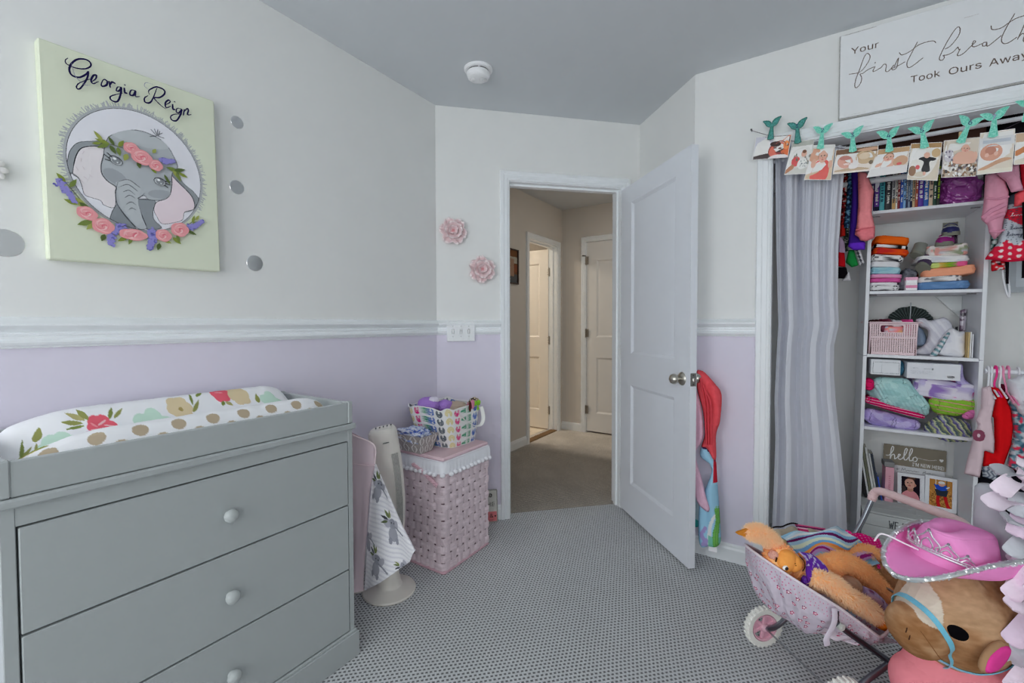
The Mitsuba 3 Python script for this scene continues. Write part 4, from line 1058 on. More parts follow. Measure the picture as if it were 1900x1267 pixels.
# ---- above: a dark brown block and a black bag on the closet shelf
bb = put('storage_box', cat(box(1.99, 2.435, 2.735, 2.975, 1.945, 2.13, 0.006), box(1.985, 2.44, 2.730, 2.98, 2.10, 2.15, 0.004)), MATTE, lambda v: np.array((92, 66, 58)) + 16 * (meshkit.fbm(v * 30, 3)[:, None] - 0.5), label='dark brown lidded block on the closet shelf', cat='box', smooth=25)  # plain dark brown block that fills the upper closet
m = blob((2.66, 2.86, 2.05), (0.20, 0.10, 0.115), 4, 0.10, 5, 3, square=0.6)
put('black_bag', m, CLOTH, (34, 32, 36), label='black soft bag beside the dark brown block', cat='bag', smooth=True)

# ---- books on the top shelf
ZB = SHELF_Z[3] + 0.0150
BOOKS = [(425, 478, .165, (92, 48, 140), 'purple and white picture book, first on the left'), (481, 536, .205, (66, 160, 168), 'wide teal book with dark lettering'), (537, 611, .215, (30, 32, 38), 'thick black book with white lettering'), (612, 650, .205, (206, 206, 204), 'pale grey book with a tan foot, beside the thick black book'),
         (651, 672, .200, (232, 224, 208), 'thin cream book'), (673, 697, .210, (128, 36, 40), 'thin dark red book'), (698, 728, .200, (40, 84, 178), 'royal blue book beside the dark red one'), (729, 757, .195, (132, 178, 220), 'thin sky blue book'),
         (758, 776, .205, (34, 42, 78), 'very thin navy book'), (777, 800, .190, (128, 146, 166), 'thin blue grey book'), (801, 821, .190, (78, 116, 150), 'thin slate blue book with a dark foot'), (822, 851, .200, (196, 170, 130), 'tan book in the middle of the row'),
         (852, 879, .190, (168, 74, 52), 'thin rust red book'), (880, 933, .195, (86, 48, 156), 'broad violet book with white lettering'), (934, 983, .205, (36, 92, 170), 'blue book right of the broad violet one'), (984, 1026, .195, (208, 186, 160), 'beige book with a red edge'),
         (1027, 1060, .205, (32, 72, 56), 'dark green book'), (1061, 1094, .200, (36, 44, 36), 'blackish green book with lime lettering, last in the row')]
for k, (a, b, h, c, lb) in enumerate(BOOKS):
    x0, x1 = 2.0275 + (a - 420) * 0.000343, 2.0275 + (b - 421) * 0.000343
    bk = thing('book', lb + ' on the top shelf', 'book', 'books on the top closet shelf')
    c = np.array(c, float)
    put('cover', S(cat(box(x0, x0 + 0.0012, 2.712, 2.842, ZB, ZB + h), box(x1 - 0.0012, x1, 2.712, 2.842, ZB, ZB + h), tube([( (x0 + x1) / 2, 2.7125, ZB + 0.0005), ((x0 + x1) / 2, 2.7125, ZB + h - 0.0005)], (x1 - x0) / 2, 12, flat=(0.35, 1) if x1 - x0 > 0.012 else (0.5, 1)))), SATIN, c, bk, smooth=30)
    put('pages', S(box(x0 + 0.0011, x1 - 0.0011, 2.716, 2.839, ZB + 0.002, ZB + h - 0.002)), MATTE, (232, 226, 212), bk)
    w = x1 - x0
    SP = LEAN @ frame_of(((x0 + x1) / 2, 2.7125 - w * (0.175 if w > 0.012 else 0.25) - 0.0004, ZB), (1, 0, 0), (0, 0, 1), (0, -1, 0))
    ink = (238, 236, 226) if c.mean() < 130 else (50, 50, 62)
    if k == 17: ink = (170, 200, 60)
    if k in (1,): ink = (30, 62, 84)
    rr = np.random.default_rng(k)
    lay = []
    y = 0.03
    hw = min(0.34 * w, 0.006)
    while y < h - 0.03:                                  # lines of lettering running down the spine, too small to read
        q = rr.uniform(0.004, 0.009)
        if rr.random() < 0.78:
            lay.append((sbox(-hw * rr.uniform(0.5, 1), y, hw * rr.uniform(0.5, 1), y + q * 0.7), ink))
        y += q
    if k in (0, 3, 10):
        lay = [(sbox(-0.46 * w, 0.0, 0.46 * w, 0.05 if k != 0 else 0.02), (200, 164, 110) if k == 3 else (40, 44, 66))] + lay
    if k == 0:
        lay += [(Polygon([(-0.45 * w, 0.09), (0.45 * w, 0.12), (0.45 * w, h), (-0.45 * w, h)]), (232, 232, 240))]
    paint('spine_print', lay, SP, bk)
VIN = bsdf('mat_vinyl', base_color=VC, roughness=0.12, specular=0.6, clearcoat=0.6, clearcoat_gloss=0.9)
def put_vc(name, mesh, mat, col, **k):
    v = np.asarray(mesh.vertices)
    c = col(v) if callable(col) else np.tile(np.asarray(col, float), (len(v), 1))
    key = k.pop('parent', None)
    key = f'{key}__{name}' if key else name
    scene[key] = mikit.ply(mesh, mat, smooth=True, color=lin(c))
    tagk(key, **k)
    return key
m = blob((2.330, 2.775, ZB + 0.062), (0.068, 0.060, 0.064), 5, 0.22, 6, 5, square=0.72)
put_vc('vinyl_bag', S(m), VIN, lambda v: np.where((meshkit.fbm(v * 22, 3) > 0.54)[:, None], (170, 84, 168), (146, 58, 142)), label='crumpled shiny purple bag beside the row of books', cat='bag')
put('gathered_top', S(blob((2.30, 2.775, ZB + 0.135), (0.030, 0.022, 0.030), 4, 0.35, 8, 2)), SATIN, (150, 54, 150), 'vinyl_bag', smooth=True)

# ---- second tier: folded clothes, sandals, a small box
Z2 = SHELF_Z[2] + 0.0150
def fx(zx): return 2.023 + (zx - 385) * 0.000343
STK = [(390, 722, .030, scatter((232, 232, 232), [(60, 60, 66)], 150, .62), 2.0, 'white garment with a small dark print, bottom of the left stack'), (392, 700, .016, (236, 234, 236), 2.0, 'thin white garment, second from the bottom of the left stack'),
       (392, 735, .022, (214, 92, 160), 3.0, 'hot pink garment in the left stack'), (396, 745, .022, (232, 160, 198), 5.0, 'light pink garment above the hot pink one'), (394, 728, .036, scatter((170, 212, 222), [(140, 190, 206)], 60, .6), 6.0, 'pale aqua garment in the left stack'),
       (394, 716, .032, (232, 232, 234), 9.0, 'plain white garment above the pale aqua one'), (396, 755, .036, scatter((236, 236, 234), [(44, 44, 50)], 110, .62), 14.0, 'white garment with black pattern in the left stack'),
       (420, 802, .034, scatter((234, 84, 30), [(206, 50, 44)], 40, .6), 17.0, 'orange red garment near the top of the left stack'), (420, 795, .020, scatter((26, 24, 26), [(240, 240, 240)], 45, .62), 18.0, 'black garment with white letters in the left stack'), (430, 800, .044, (240, 104, 30), 19.0, 'bright orange garment on top of the left stack')]
z = Z2
for k, (a, b, h, c, tl, lb) in enumerate(STK):
    x0, x1 = fx(a), fx(b)
    folded('folded_garment', x0, x1, 2.712, 2.90, z + 0.15 * tl * 0.001, z + h, c, k, 2 if h > .025 else 1, 0.55 * tl, 0, lb, 'folded clothes', 'folded clothes on the second tier', M=LEAN)
    z += h * 0.86
STR = [(890, 1412, .040, scatter((100, 138, 184), [(120, 156, 200)], 90, .6), -2.0, 'folded blue denim garment, bottom of the right stack'), (892, 1335, .030, scatter((232, 230, 228), [(120, 120, 126)], 90, .63), -2.0, 'white printed garment on the blue denim one'),
       (930, 1460, .044, (246, 170, 134), -4.5, 'peach garment with a drooping end in the right stack'), (975, 1385, .026, stripes([(92, 176, 40), (236, 100, 150), (236, 100, 150), (206, 222, 130), (206, 222, 130), (240, 150, 70)], .15), -3.0, 'garment striped green, pink and yellow in the right stack'),
       (875, 1392, .036, scatter((236, 236, 234), [(214, 216, 222)], 60, .58), 3.0, 'quilted white blanket in the right stack'), (965, 1385, .054, scatter((236, 228, 222), [(222, 160, 150), (150, 160, 130), (200, 200, 206)], 55, .66), -2.0, 'white floral muslin on top of the right stack')]
z = Z2
for k, (a, b, h, c, tl, lb) in enumerate(STR):
    folded('folded_garment', fx(a), fx(b), 2.715, 2.90, z, z + h, c, 30 + k, 2 if h > .03 else 1, tl, 0, lb, 'folded clothes', 'folded clothes on the second tier', M=LEAN)
    z += h * 0.86
ZT2 = z
folded('folded_scarf', fx(720), fx(880), 2.74, 2.90, Z2, Z2 + 0.105, stripes([(84, 86, 94), (118, 120, 128)], .02, (0.6, 0, 0.8)), 55, 3, 20, 0, 'dark grey striped scarf between the two clothes stacks', 'scarf', M=LEAN)
gb = thing('gift_box', 'small pink and white box at the front edge of the second tier', 'box')
gx0, gx1 = fx(768), fx(886)
put_s('body', box(gx0, gx1, 2.705, 2.745, Z2, Z2 + 0.058, 0.001), SATIN, (238, 236, 238), gb, smooth=20)
put_s('lid', box(gx0 - 0.001, gx1 + 0.001, 2.704, 2.746, Z2 + 0.046, Z2 + 0.060, 0.001), SATIN, (232, 168, 194), gb, smooth=20)
paint('label_band', [(sbox(0, 0, gx1 - gx0, 0.013), (226, 150, 182)), (sbox(0.004, 0.024, gx1 - gx0 - 0.004, 0.036), (252, 250, 252))], LEAN @ frame_of((gx0, 2.705, Z2 + 0.010), (1, 0, 0), (0, 0, 1), (0, -1, 0)), gb)

def sandal(M, c1, c2, label, L=0.135):
    """a small strapped sandal: sole, toe cap, straps, ankle strap; x along the foot"""
    s = thing('toddler_sandal', label, 'sandal', 'toddler sandals on the second tier')
    foot = Polygon(spline([(0, 0.010), (0.02, 0.026), (0.06, 0.024), (0.10, 0.031), (0.128, 0.022), (0.135, 0.0), (0.125, -0.022), (0.10, -0.028), (0.06, -0.022), (0.02, -0.024), (0, -0.010)], 60, True)).buffer(0)
    put('sole', at(cat(prism(foot, 0.013), prism(foot.buffer(-0.002), 0.004, move(0, 0, 0.013))), M), MATTE, (128, 130, 118), s, smooth=30)
    def cap(u, v):
        a = (u - 0.5) * np.pi * 1.02
        x = 0.088 + 0.046 * np.cos(a) * (0.35 + 0.65 * np.sqrt(np.clip(1 - v, 0, 1)))
        y = 0.030 * np.sin(a) * (0.25 + 0.75 * np.sqrt(np.clip(1 - v, 0, 1)))
        return np.stack([x, y, 0.012 + 0.032 * np.sqrt(v)], -1)
    m, uv = sheet(cap, 24, 10, 0.002)
    put('toe_cap', at(m, M), SATIN, np.tile(np.asarray(c1, float), (len(uv), 1)), s, smooth=True)
    for x, w, h in ((0.080, 0.016, 0.044), (0.050, 0.016, 0.046)):
        def strap(u, v, x=x, w=w, h=h):
            a = u * np.pi
            return np.stack([x + (v - 0.5) * w + 0.006 * np.sin(a), 0.028 * np.cos(a), 0.010 + h * np.sin(a) ** 0.7], -1)
        m, uv = sheet(strap, 26, 5, 0.003)
        put('strap', at(m, M), SATIN, np.tile(np.asarray(c1 if x > 0.06 else c2, float), (len(uv), 1)), s, smooth=True)
    def heel(u, v):
        a = np.pi / 2 + u * np.pi
        return np.stack([0.026 + 0.026 * np.cos(a), 0.026 * np.sin(a), 0.010 + 0.050 * v], -1)
    m, uv = sheet(heel, 24, 6, 0.003)
    put('heel_counter', at(m, M), SATIN, np.tile(np.asarray(c2, float), (len(uv), 1)), s, smooth=True)
    put('trim', at(tube(spline([(0.10, -0.024, 0.036), (0.118, 0, 0.040), (0.10, 0.024, 0.036)], 16), 0.003, 6), M), SATIN, (176, 182, 176), s)
    return s
PUR, NAV = (130, 40, 128), (36, 40, 92)
def sm(x, y, z, *rots):
    M = LEAN @ move(x, y, z)
    for ax, dg in rots:
        M = M @ rot(ax, dg)
    return M
sandal(sm(fx(905), 2.700, Z2 + 0.115, ((0, 0, 1), 60), ((0, 1, 0), 38)), PUR, (70, 56, 84), 'purple toddler sandal leaning toe down between the clothes stacks')
sandal(sm(fx(840), 2.725, Z2 + 0.172, ((0, 0, 1), 50), ((0, 1, 0), 30)), NAV, (128, 132, 124), 'navy toddler sandal on the left, above the leaning purple one')
sandal(sm(fx(1250), 2.80, ZT2 + 0.004, ((0, 0, 1), -115), ((0, 1, 0), 4)), (148, 34, 120), (80, 50, 78), 'magenta toddler sandal on top of the right clothes stack')
sandal(sm(fx(1240), 2.815, ZT2 + 0.056, ((0, 0, 1), -100), ((0, 1, 0), 8)), NAV, (150, 152, 142), 'navy toddler sandal, topmost, above the magenta one')

# ---- third tier: perforated basket, paper fan, cloths, folders
Z3 = SHELF_Z[1] + 0.0150
bs = thing('plastic_basket', 'pink perforated plastic basket with a handle hole on the third tier', 'basket')
bx0, bx1 = 2.030, 2.206
def wall_panel(x0, x1, z0, z1, taper, rows, handle):
    """a basket side with real holes, in local x, y"""
    g = Polygon([(x0 + taper, z0), (x1 - taper, z0), (x1, z1), (x0, z1)])
    ho = []
    n = int((x1 - x0) / 0.0085)
    for i in range(n):
        x = x0 + 0.006 + (x1 - x0 - 0.012) * (i + 0.5) / n
        for j in range(rows):
            z = z0 + 0.016 + j * 0.0082
            if z > z1 - 0.012 or (handle and handle.buffer(0.006).contains(Point(x, z))):
                continue
            if abs(z - (z0 + (z1 - z0) * 0.56)) < 0.004:
                continue
            ho.append(sbox(x - 0.0016, z - 0.0022, x + 0.0016, z + 0.0022))
    if handle:
        ho.append(handle)
    return g.difference(shapely.union_all(ho))
H3 = 0.152
hd = sbox(bx0 + 0.048, Z3 + H3 - 0.040, bx1 - 0.058, Z3 + H3 - 0.020).buffer(0.006)
put_s('front_wall', prism(wall_panel(bx0, bx1, Z3, Z3 + H3, 0.010, 17, hd), 0.003, frame_of((0, 2.712, 0), (1, 0, 0), (0, 0, 1), (0, -1, 0))), SATIN, (222, 196, 200), bs, smooth=20)
put_s('back_wall', prism(wall_panel(bx0, bx1, Z3, Z3 + H3, 0.010, 17, None), 0.003, frame_of((0, 2.885, 0), (1, 0, 0), (0, 0, 1), (0, -1, 0))), SATIN, (222, 196, 200), bs, smooth=20)
for x in (bx0 + 0.002, bx1 - 0.005):
    put_s('side_wall', prism(wall_panel(2.712, 2.885, Z3, Z3 + H3, 0.006, 17, None), 0.003, frame_of((x, 0, 0), (0, 1, 0), (0, 0, 1), (1, 0, 0))), SATIN, (222, 196, 200), bs, smooth=20)
put_s('rim', tube(spline([(bx0, 2.708, Z3 + H3), (bx1, 2.708, Z3 + H3), (bx1, 2.886, Z3 + H3), (bx0, 2.886, Z3 + H3)], 60, True), 0.0036, 8), SATIN, (228, 204, 207), bs)
put_s('base', box(bx0 + 0.010, bx1 - 0.010, 2.716, 2.882, Z3, Z3 + 0.003), SATIN, (214, 188, 192), bs)
for k, (x, w, c, lb) in enumerate(((2.055, .035, (58, 34, 36), 'dark brown'), (2.095, .045, (96, 34, 52), 'maroon'), (2.135, .04, (226, 222, 228), 'white'), (2.175, .038, (232, 70, 140), 'hot pink'))):
    folded('clothing_item', x - w / 2, x + w / 2, 2.73, 2.86, Z3 + 0.09, Z3 + H3 + 0.012 + 0.003 * (k % 2), scatter(c, [tuple(min(255, q + 40) for q in c)], 60, .6), 70 + k, 2, 0, 0, lb + ' piece of clothing sticking out of the perforated basket', 'clothing', M=LEAN, sub=3)
folded('clothing_item', 2.085, 2.165, 2.722, 2.80, Z3 + 0.07, Z3 + 0.138, scatter((206, 214, 230), [(246, 150, 150), (240, 200, 120)], 60, .6), 78, 2, 0, 0, 'pale printed cloth showing through the basket handle', 'clothing', M=LEAN, sub=3)
pf = thing('paper_fan', 'dark grey green pleated paper fan standing behind the basket', 'paper fan')
V, F, n = [(0, 0, 0)], [], 44
for k in range(n + 1):
    a = math.pi * (-0.05 + 1.10 * k / n)
    r = 0.088 * (0.93 + 0.07 * abs(math.cos(a * 9)))
    V.append((r * math.cos(a), (0.006 if k % 2 else -0.006), r * math.sin(a)))
    if k: F.append((0, k, k + 1))
put_s('pleats', sheet(lambda u, v: np.stack([(0.006 + 0.086 * v * (0.95 + 0.05 * np.abs(np.cos(u * 20)))) * np.cos(math.pi * (-0.06 + 1.12 * u)) + 2.212, 2.955 + 0.010 * v * np.sign(np.sin(u * 44 * np.pi)) * np.abs(np.sin(u * 44 * np.pi)) ** 0.6, (0.006 + 0.086 * v * (0.95 + 0.05 * np.abs(np.cos(u * 20)))) * np.sin(math.pi * (-0.06 + 1.12 * u)) + 1.175], -1), 240, 8, 0.0008)[0], MATTE, (88, 100, 98), pf, smooth=30)
put_s('centre', lathe([(0, 0.006), (0.012, 0.005), (0.014, 0)], 16, frame_of((2.212, 2.948, 1.175), (1, 0, 0), (0, 0, 1), (0, -1, 0))), MATTE, (70, 80, 78), pf)
put_s('hanging_ribbon', box(2.2095, 2.2145, 2.944, 2.946, 1.18, 1.285), SATIN, (150, 158, 160), pf)
def drape(name, pts, thick, col, label, y, cat='cloth', M=None, D=None, amp=0.006, freq=60, seed=0):
    m = pillow(Polygon(spline(pts, 8 * len(pts), True)), thick, 0.0045, D or thick * 1.6, folds(freq, amp, seed, 2.0))
    F = LEAN @ frame_of((0, y, 0), (1, 0, 0), (0, 0, 1), (0, -1, 0))
    return ply_in(name, m, F, CLOTH, col, label=label, cat=cat)
def q3(zx, zy): return (2.041 - 0.0175 + (zx - 310) * 0.000403, Z3 + 0.002 + (528 - zy) * 0.000571)
drape('grey_blanket', [q3(*p) for p in ((770, 240), (840, 225), (900, 245), (1020, 222), (1090, 300), (1040, 400), (990, 470), (940, 525), (780, 525), (760, 505), (860, 440), (880, 330), (800, 290))], 0.022, stripes([(214, 214, 222), (206, 206, 216), (226, 226, 232)], .03, (0.8, 0.5, 0)), 'soft pale grey blanket beside the pink basket', 2.80, 'blanket', seed=2)
drape('blue_cloth', [q3(*p) for p in ((775, 320), (800, 290), (850, 320), (885, 380), (880, 450), (800, 470), (765, 480), (768, 400))], 0.030, scatter((142, 160, 182), [(226, 70, 120)], 30, .74), 'blue grey cloth bundle right of the pink basket', 2.835, 'cloth', seed=3)
drape('white_towel', [q3(*p) for p in ((1000, 360), (1060, 305), (1130, 330), (1175, 335), (1180, 440), (1170, 528), (1040, 530), (950, 510), (940, 470))], 0.030, scatter((236, 236, 240), [(224, 224, 232)], 50, .6), 'rolled white towel on the right of the third tier', 2.77, 'towel', seed=4)
drape('striped_cloth', [q3(*p) for p in ((880, 528), (960, 420), (1010, 350), (1040, 345), (1000, 440), (940, 528))], 0.012, stripes([(122, 160, 168), (226, 226, 230)], .02, (0.5, 0.8, 0)), 'folded cloth with teal edges leaning on the white towel', 2.745, 'cloth', seed=5)
for k, (a, c, hh, lb) in enumerate(((1182, (214, 190, 140), 0.112, 'tan paper folder at the right end of the third tier'), (1196, (238, 238, 236), 0.114, 'white paper folder at the right end of the third tier'), (1212, (232, 232, 236), 0.105, 'second white paper folder, nearest the shelf side'))):
    x = q3(a, 0)[0]
    put_s('paper_folder', box(x - 0.0022, x + 0.0022, 2.72, 2.90, Z3, Z3 + hh, 0.0006), MATTE, c, label=lb, cat='folder', group='paper folders on the third tier', smooth=20)
m = pillow(Polygon([q3(1185, 330), q3(1185, 160), q3(1215, 150), q3(1245, 150), q3(1240, 330)]), 0.006, 0.004)
ply_in('plastic_pouch', m, LEAN @ frame_of((0, 2.88, 0), (1, 0, 0), (0, 0, 1), (0, -1, 0)), GLOSS, scatter((196, 188, 200), [(120, 100, 120), (70, 64, 74)], 60, .62), label='clear pouch with dark contents standing behind the folders', cat='pouch')
put_s('pen_cap', tube([(q3(1158, 0)[0], 2.87, Z3 + 0.02), (q3(1158, 0)[0], 2.87, Z3 + 0.135)], 0.004, 8), SATIN, (40, 40, 46), label='thin black marker behind the white towel', cat='marker')

# ---- fourth tier: two white cartons and knitted blankets
Z4 = SHELF_Z[0] + 0.0150
def q4(zx, zy): return (2.035 - 0.0115 + (zx - 285) * 0.000408, Z4 + (1140 - zy) * 0.000578)
c1 = thing('carton', 'small white carton with a thin outlined label, left under the third tier', 'carton')
(xa, za), (xb, zb) = q4(330, 704), q4(596, 578)
put_s('body', box(xa, xb, 2.715, 2.88, za, zb, 0.0012), MATTE, (226, 229, 232), c1, smooth=20)
CF = LEAN @ frame_of((xa, 2.715, za), (1, 0, 0), (0, 0, 1), (0, -1, 0))
w, h = xb - xa, zb - za
paint('printed_outline', [(sbox(0.010, 0.010, w - 0.006, h - 0.014).buffer(0.002), (120, 128, 134)), (sbox(0.011, 0.011, w - 0.007, h - 0.015).buffer(0.0016), (232, 235, 238)), (sbox(0.040, 0.010, 0.0408, h - 0.014), (150, 156, 160))], CF, c1)
c2 = thing('carton', 'long white carton with small print and a barcode, right under the third tier', 'carton')
(xa, za), (xb, zb) = q4(648, 716), q4(1086, 590)
put_s('body', box(xa, xb, 2.705, 2.88, za, zb, 0.0012), MATTE, (228, 230, 235), c2, smooth=20)
CF = LEAN @ frame_of((xa, 2.705, za), (1, 0, 0), (0, 0, 1), (0, -1, 0))
rr = np.random.default_rng(3)
lay = [(sbox(x, 0.0475, x + rr.uniform(.001, .003), 0.0495), (130, 134, 142)) for x in np.arange(0.012, 0.040, 0.0042)] + [(sbox(x, 0.046, x + 0.003, 0.0485), (150, 152, 160)) for x in np.arange(0.058, 0.08, 0.0048)] + [(ell(0.087, 0.047, 0.0032, 0.0042), (60, 62, 68)), (ell(0.087, 0.047, 0.0016, 0.0024), (228, 230, 235))]
lay += [(sbox(0.012, y, 0.012 + L, y + 0.0006), (176, 178, 186)) for y, L in ((0.036, .07), (0.032, .075), (0.028, .06), (0.024, .07), (0.068, .08))]
lay += [(sbox(0.134, 0.008, 0.160, 0.022), (240, 240, 242))] + [(sbox(0.135 + 0.0016 * k, 0.011, 0.135 + 0.0016 * k + (0.0011 if k % 3 else 0.0006), 0.021), (40, 40, 46)) for k in range(15)]
paint('printed_text', lay, CF, c2)
def balls(lst, y, r):
    return [(*q4(a, b)[:1], y + dy, q4(a, b)[1], rr_) for a, b, dy, rr_ in lst]
def B(*l):
    return [(q4(a, b)[0], yy, q4(a, b)[1], r) for a, b, yy, r in l]
knit_lump('lavender_blanket', B((360, 1060, 2.76, .034), (330, 1075, 2.84, .03), (560, 1090, 2.745, .030), (740, 1100, 2.75, .024), (770, 1110, 2.84, .022), (400, 1120, 2.76, .012), (600, 1125, 2.76, .009)), scatter((176, 160, 216), [(160, 142, 202), (196, 184, 228)], 40, .6), 1, 'lavender knitted blanket at the bottom left of the fourth tier', M=LEAN)
knit_lump('magenta_blanket', B((340, 930, 2.75, .018), (345, 935, 2.84, .018), (600, 995, 2.745, .012), (810, 1025, 2.735, .009), (800, 1020, 2.84, .010)), lambda v: np.where((np.sin(v[:, 2] * 520 + v[:, 0] * 90) > 0.72)[:, None], (240, 190, 206), (214, 30, 96)), 2, 'magenta knitted blanket with a pale edge between lavender and mint ones', M=LEAN)
knit_lump('mint_blanket', B((440, 790, 2.765, .034), (400, 860, 2.80, .03), (640, 780, 2.76, .030), (700, 880, 2.745, .036), (800, 940, 2.74, .026), (500, 900, 2.75, .034), (560, 820, 2.83, .03), (830, 990, 2.745, .012)), scatter((176, 218, 216), [(160, 206, 204), (190, 228, 224)], 40, .6), 3, 'large mint green knitted blanket on the fourth tier', M=LEAN, bump=0.0034, cell=0.014)
knit_lump('pink_blanket', B((328, 775, 2.75, .017), (330, 820, 2.75, .016), (335, 790, 2.82, .02)), (226, 34, 100), 4, 'hot pink knitted corner left of the mint blanket', M=LEAN)
knit_lump('multicolour_scarf', B((900, 1110, 2.75, .030), (880, 1150, 2.76, .018), (990, 1050, 2.74, .034), (1090, 1150, 2.74, .022), (1030, 1180, 2.735, .012), (1150, 1130, 2.74, .024), (1170, 1170, 2.75, .012), (1150, 1070, 2.76, .028)), lambda v: np.array([(120, 130, 110), (186, 190, 140), (96, 92, 140), (150, 150, 176), (200, 206, 160), (84, 100, 112)], float)[(np.floor((v[:, 0] * 0.8 + v[:, 2] * 0.5) * 180 + 2 * meshkit.noise(v * 60, 2)).astype(int)) % 6], 5, 'chunky knitted scarf in green, violet and grey yarn', cat='scarf', M=LEAN, bump=0.0036, cell=0.013)
knit_lump('green_blanket', B((930, 910, 2.75, .030), (960, 950, 2.76, .026), (1080, 960, 2.75, .022), (1190, 900, 2.75, .026), (1100, 930, 2.83, .02)), lambda v: np.where((np.sin(v[:, 2] * 300 + 40 * v[:, 0]) > 0.9)[:, None], (224, 140, 160), (146, 196, 66)), 6, 'lime green knitted blanket with a pink line', M=LEAN)
knit_lump('rose_blanket', B((1165, 985, 2.735, .014), (1200, 960, 2.74, .018), (1195, 990, 2.76, .014)), (236, 130, 190), 7, 'pink knitted corner below the lime green blanket', M=LEAN)
folded('floral_sheet', q4(720, 0)[0], q4(1225, 0)[0], 2.73, 2.88, q4(0, 880)[1], q4(0, 725)[1], scatter((228, 222, 236), [(150, 120, 190), (226, 90, 170), (200, 190, 224)], 30, .66), 81, 3, 8, 0, 'white sheet with purple and pink flowers on the fourth tier', 'sheet', M=LEAN, sub=5, amp=0.14)
drape('lavender_cloth', [q4(*p) for p in ((1085, 605), (1130, 600), (1150, 700), (1225, 760), (1215, 800), (1085, 760))], 0.018, scatter((170, 156, 208), [(196, 186, 226)], 40, .6), 'lavender cloth hanging beside the long white carton', 2.76, 'cloth', seed=6)
put_s('teal_pouch', blob((q4(622, 0)[0], 2.80, q4(0, 650)[1]), (0.012, 0.05, 0.035), 3, .2, 5, 3), SATIN, (54, 120, 150), label='teal blue pouch in the gap between the two cartons', cat='pouch', smooth=True)

# ---- lowest tier: crate, standing books, sign, framed photos
def q5(zx, zy): return (2.034 - 0.008 + (zx - 200) * 0.00038, 0.666 - (zy - 183) * 0.000548)
cr = thing('wooden_crate', 'whitewashed plank crate lettered WE MADE at the foot of the shelf unit', 'crate')
KX0, KX1, KY0, KY1, KZ = 2.030, 2.400, 2.704, 2.97, 0.264
for k in range(4):
    z0 = 0.037 + k * 0.0567
    put_s('plank', box(KX0, KX1, KY0, KY0 + 0.012, z0, z0 + 0.0552, 0.0015), MATTE, lambda v, k=k: np.array((214, 218, 216)) + 26 * (meshkit.fbm(v * np.array([12, 30, 160.0]) + k * 9, 3)[:, None] - 0.5), cr, smooth=20)
for k in range(4):
    y0 = KY0 + k * 0.064
    put_s('plank', box(KX0, KX1, y0, y0 + 0.0625, KZ, KZ + 0.010, 0.0015), MATTE, lambda v, k=k: np.array((206, 210, 208)) + 30 * (meshkit.fbm(v * np.array([12, 160, 30.0]) + k * 7, 3)[:, None] - 0.5), cr, smooth=20)
for x in (KX0, KX1 - 0.012):
    put_s('end_board', box(x, x + 0.012, KY0 + 0.012, KY1, 0.037, KZ), MATTE, (204, 208, 206), cr)
def serif(txt, x, y, h, sp=1.0):
    """narrow lettering drawn with strokes"""
    G = {'W': [[(0, 1), (.18, 0), (.33, .7), (.48, 0), (.66, 1)]], 'E': [[(.42, 1), (0, 1), (0, 0), (.42, 0)], [(0, .52), (.32, .52)]], 'M': [[(0, 0), (.08, 1), (.33, .25), (.58, 1), (.66, 0)]], 'A': [[(0, 0), (.26, 1), (.52, 0)], [(.1, .34), (.42, .34)]],
         'D': [[(0, 0), (0, 1), (.22, .97), (.42, .72), (.42, .28), (.22, .03), (0, 0)]], 'S': [[(.4, .86), (.2, 1), (.03, .82), (.1, .58), (.34, .42), (.42, .2), (.2, 0), (0, .14)]], 'H': [[(0, 0), (0, 1)], [(.42, 0), (.42, 1)], [(0, .52), (.42, .52)]]}
    out = []
    for ch in txt:
        if ch == ' ':
            x += 0.4 * h * sp
            continue
        mx = max(p[0] for s_ in G[ch] for p in s_)
        for s_ in G[ch]:
            out.append(LineString([(x + a * h * sp, y + b * h) for a, b in s_]).buffer(0.06 * h))
        x += (mx + 0.22) * h * sp
    return shapely.union_all(out)
paint('lettering', [(serif('WE MADE', 0.102, 0.0, 0.034, 0.72), (96, 100, 102))], LEAN @ frame_of((KX0, KY0, 0.2085), (1, 0, 0), (0, 0, 1), (0, -1, 0)), cr)
ZK = KZ + 0.0105
for k, (x, w, h, c, lb) in enumerate(((2.036, .010, .285, (40, 42, 44), 'thin black book leaning at the left of the lowest tier'), (2.050, .008, .270, (232, 234, 232), 'white book leaning beside the black one'), (2.062, .010, .280, (124, 128, 104), 'olive green book leaning in the middle'), (2.076, .009, .265, (228, 230, 226), 'second white book, right of the olive one'), (2.089, .008, .235, (206, 208, 204), 'pale grey book leaning near the pink one'), (2.100, .009, .235, (46, 56, 70), 'dark slate book leaning near the pink one'), (2.112, .006, .12, (50, 84, 190), 'short blue book beside the pink one'))):
    b = thing('leaning_book', lb, 'book', 'books leaning on the lowest tier')
    M = LEAN @ move(2.058 + (x - 2.036) * 0.86, 0, ZK) @ rot((0, 1, 0), -9.5)
    put('cover', at(cat(box(0, 0.0012, 2.895, 2.985, 0, h), box(w - 0.0012, w, 2.895, 2.985, 0, h), box(0, w, 2.894, 2.896, 0, h, 0.0003)), M), SATIN, c, b, smooth=20)
    put('pages', at(box(0.001, w - 0.001, 2.897, 2.982, 0.002, h - 0.002), M), MATTE, (230, 226, 214), b)
hs = thing('hello_sign', 'taupe and white baby announcement sign with the word hello, behind the framed photos', 'sign')
HSM = LEAN @ move(2.136, 2.972, ZK) @ rot((0, 0, 1), 0) @ frame_of((0, 0, 0), (1, 0, 0), (0, 0, 1), (0, -1, 0)) @ rot((1, 0, 0), -2)
put('board', at(box(0, 0.235, 0, 0.275, 0, 0.008, 0.001), HSM), MATTE, (226, 228, 230), hs, smooth=20)
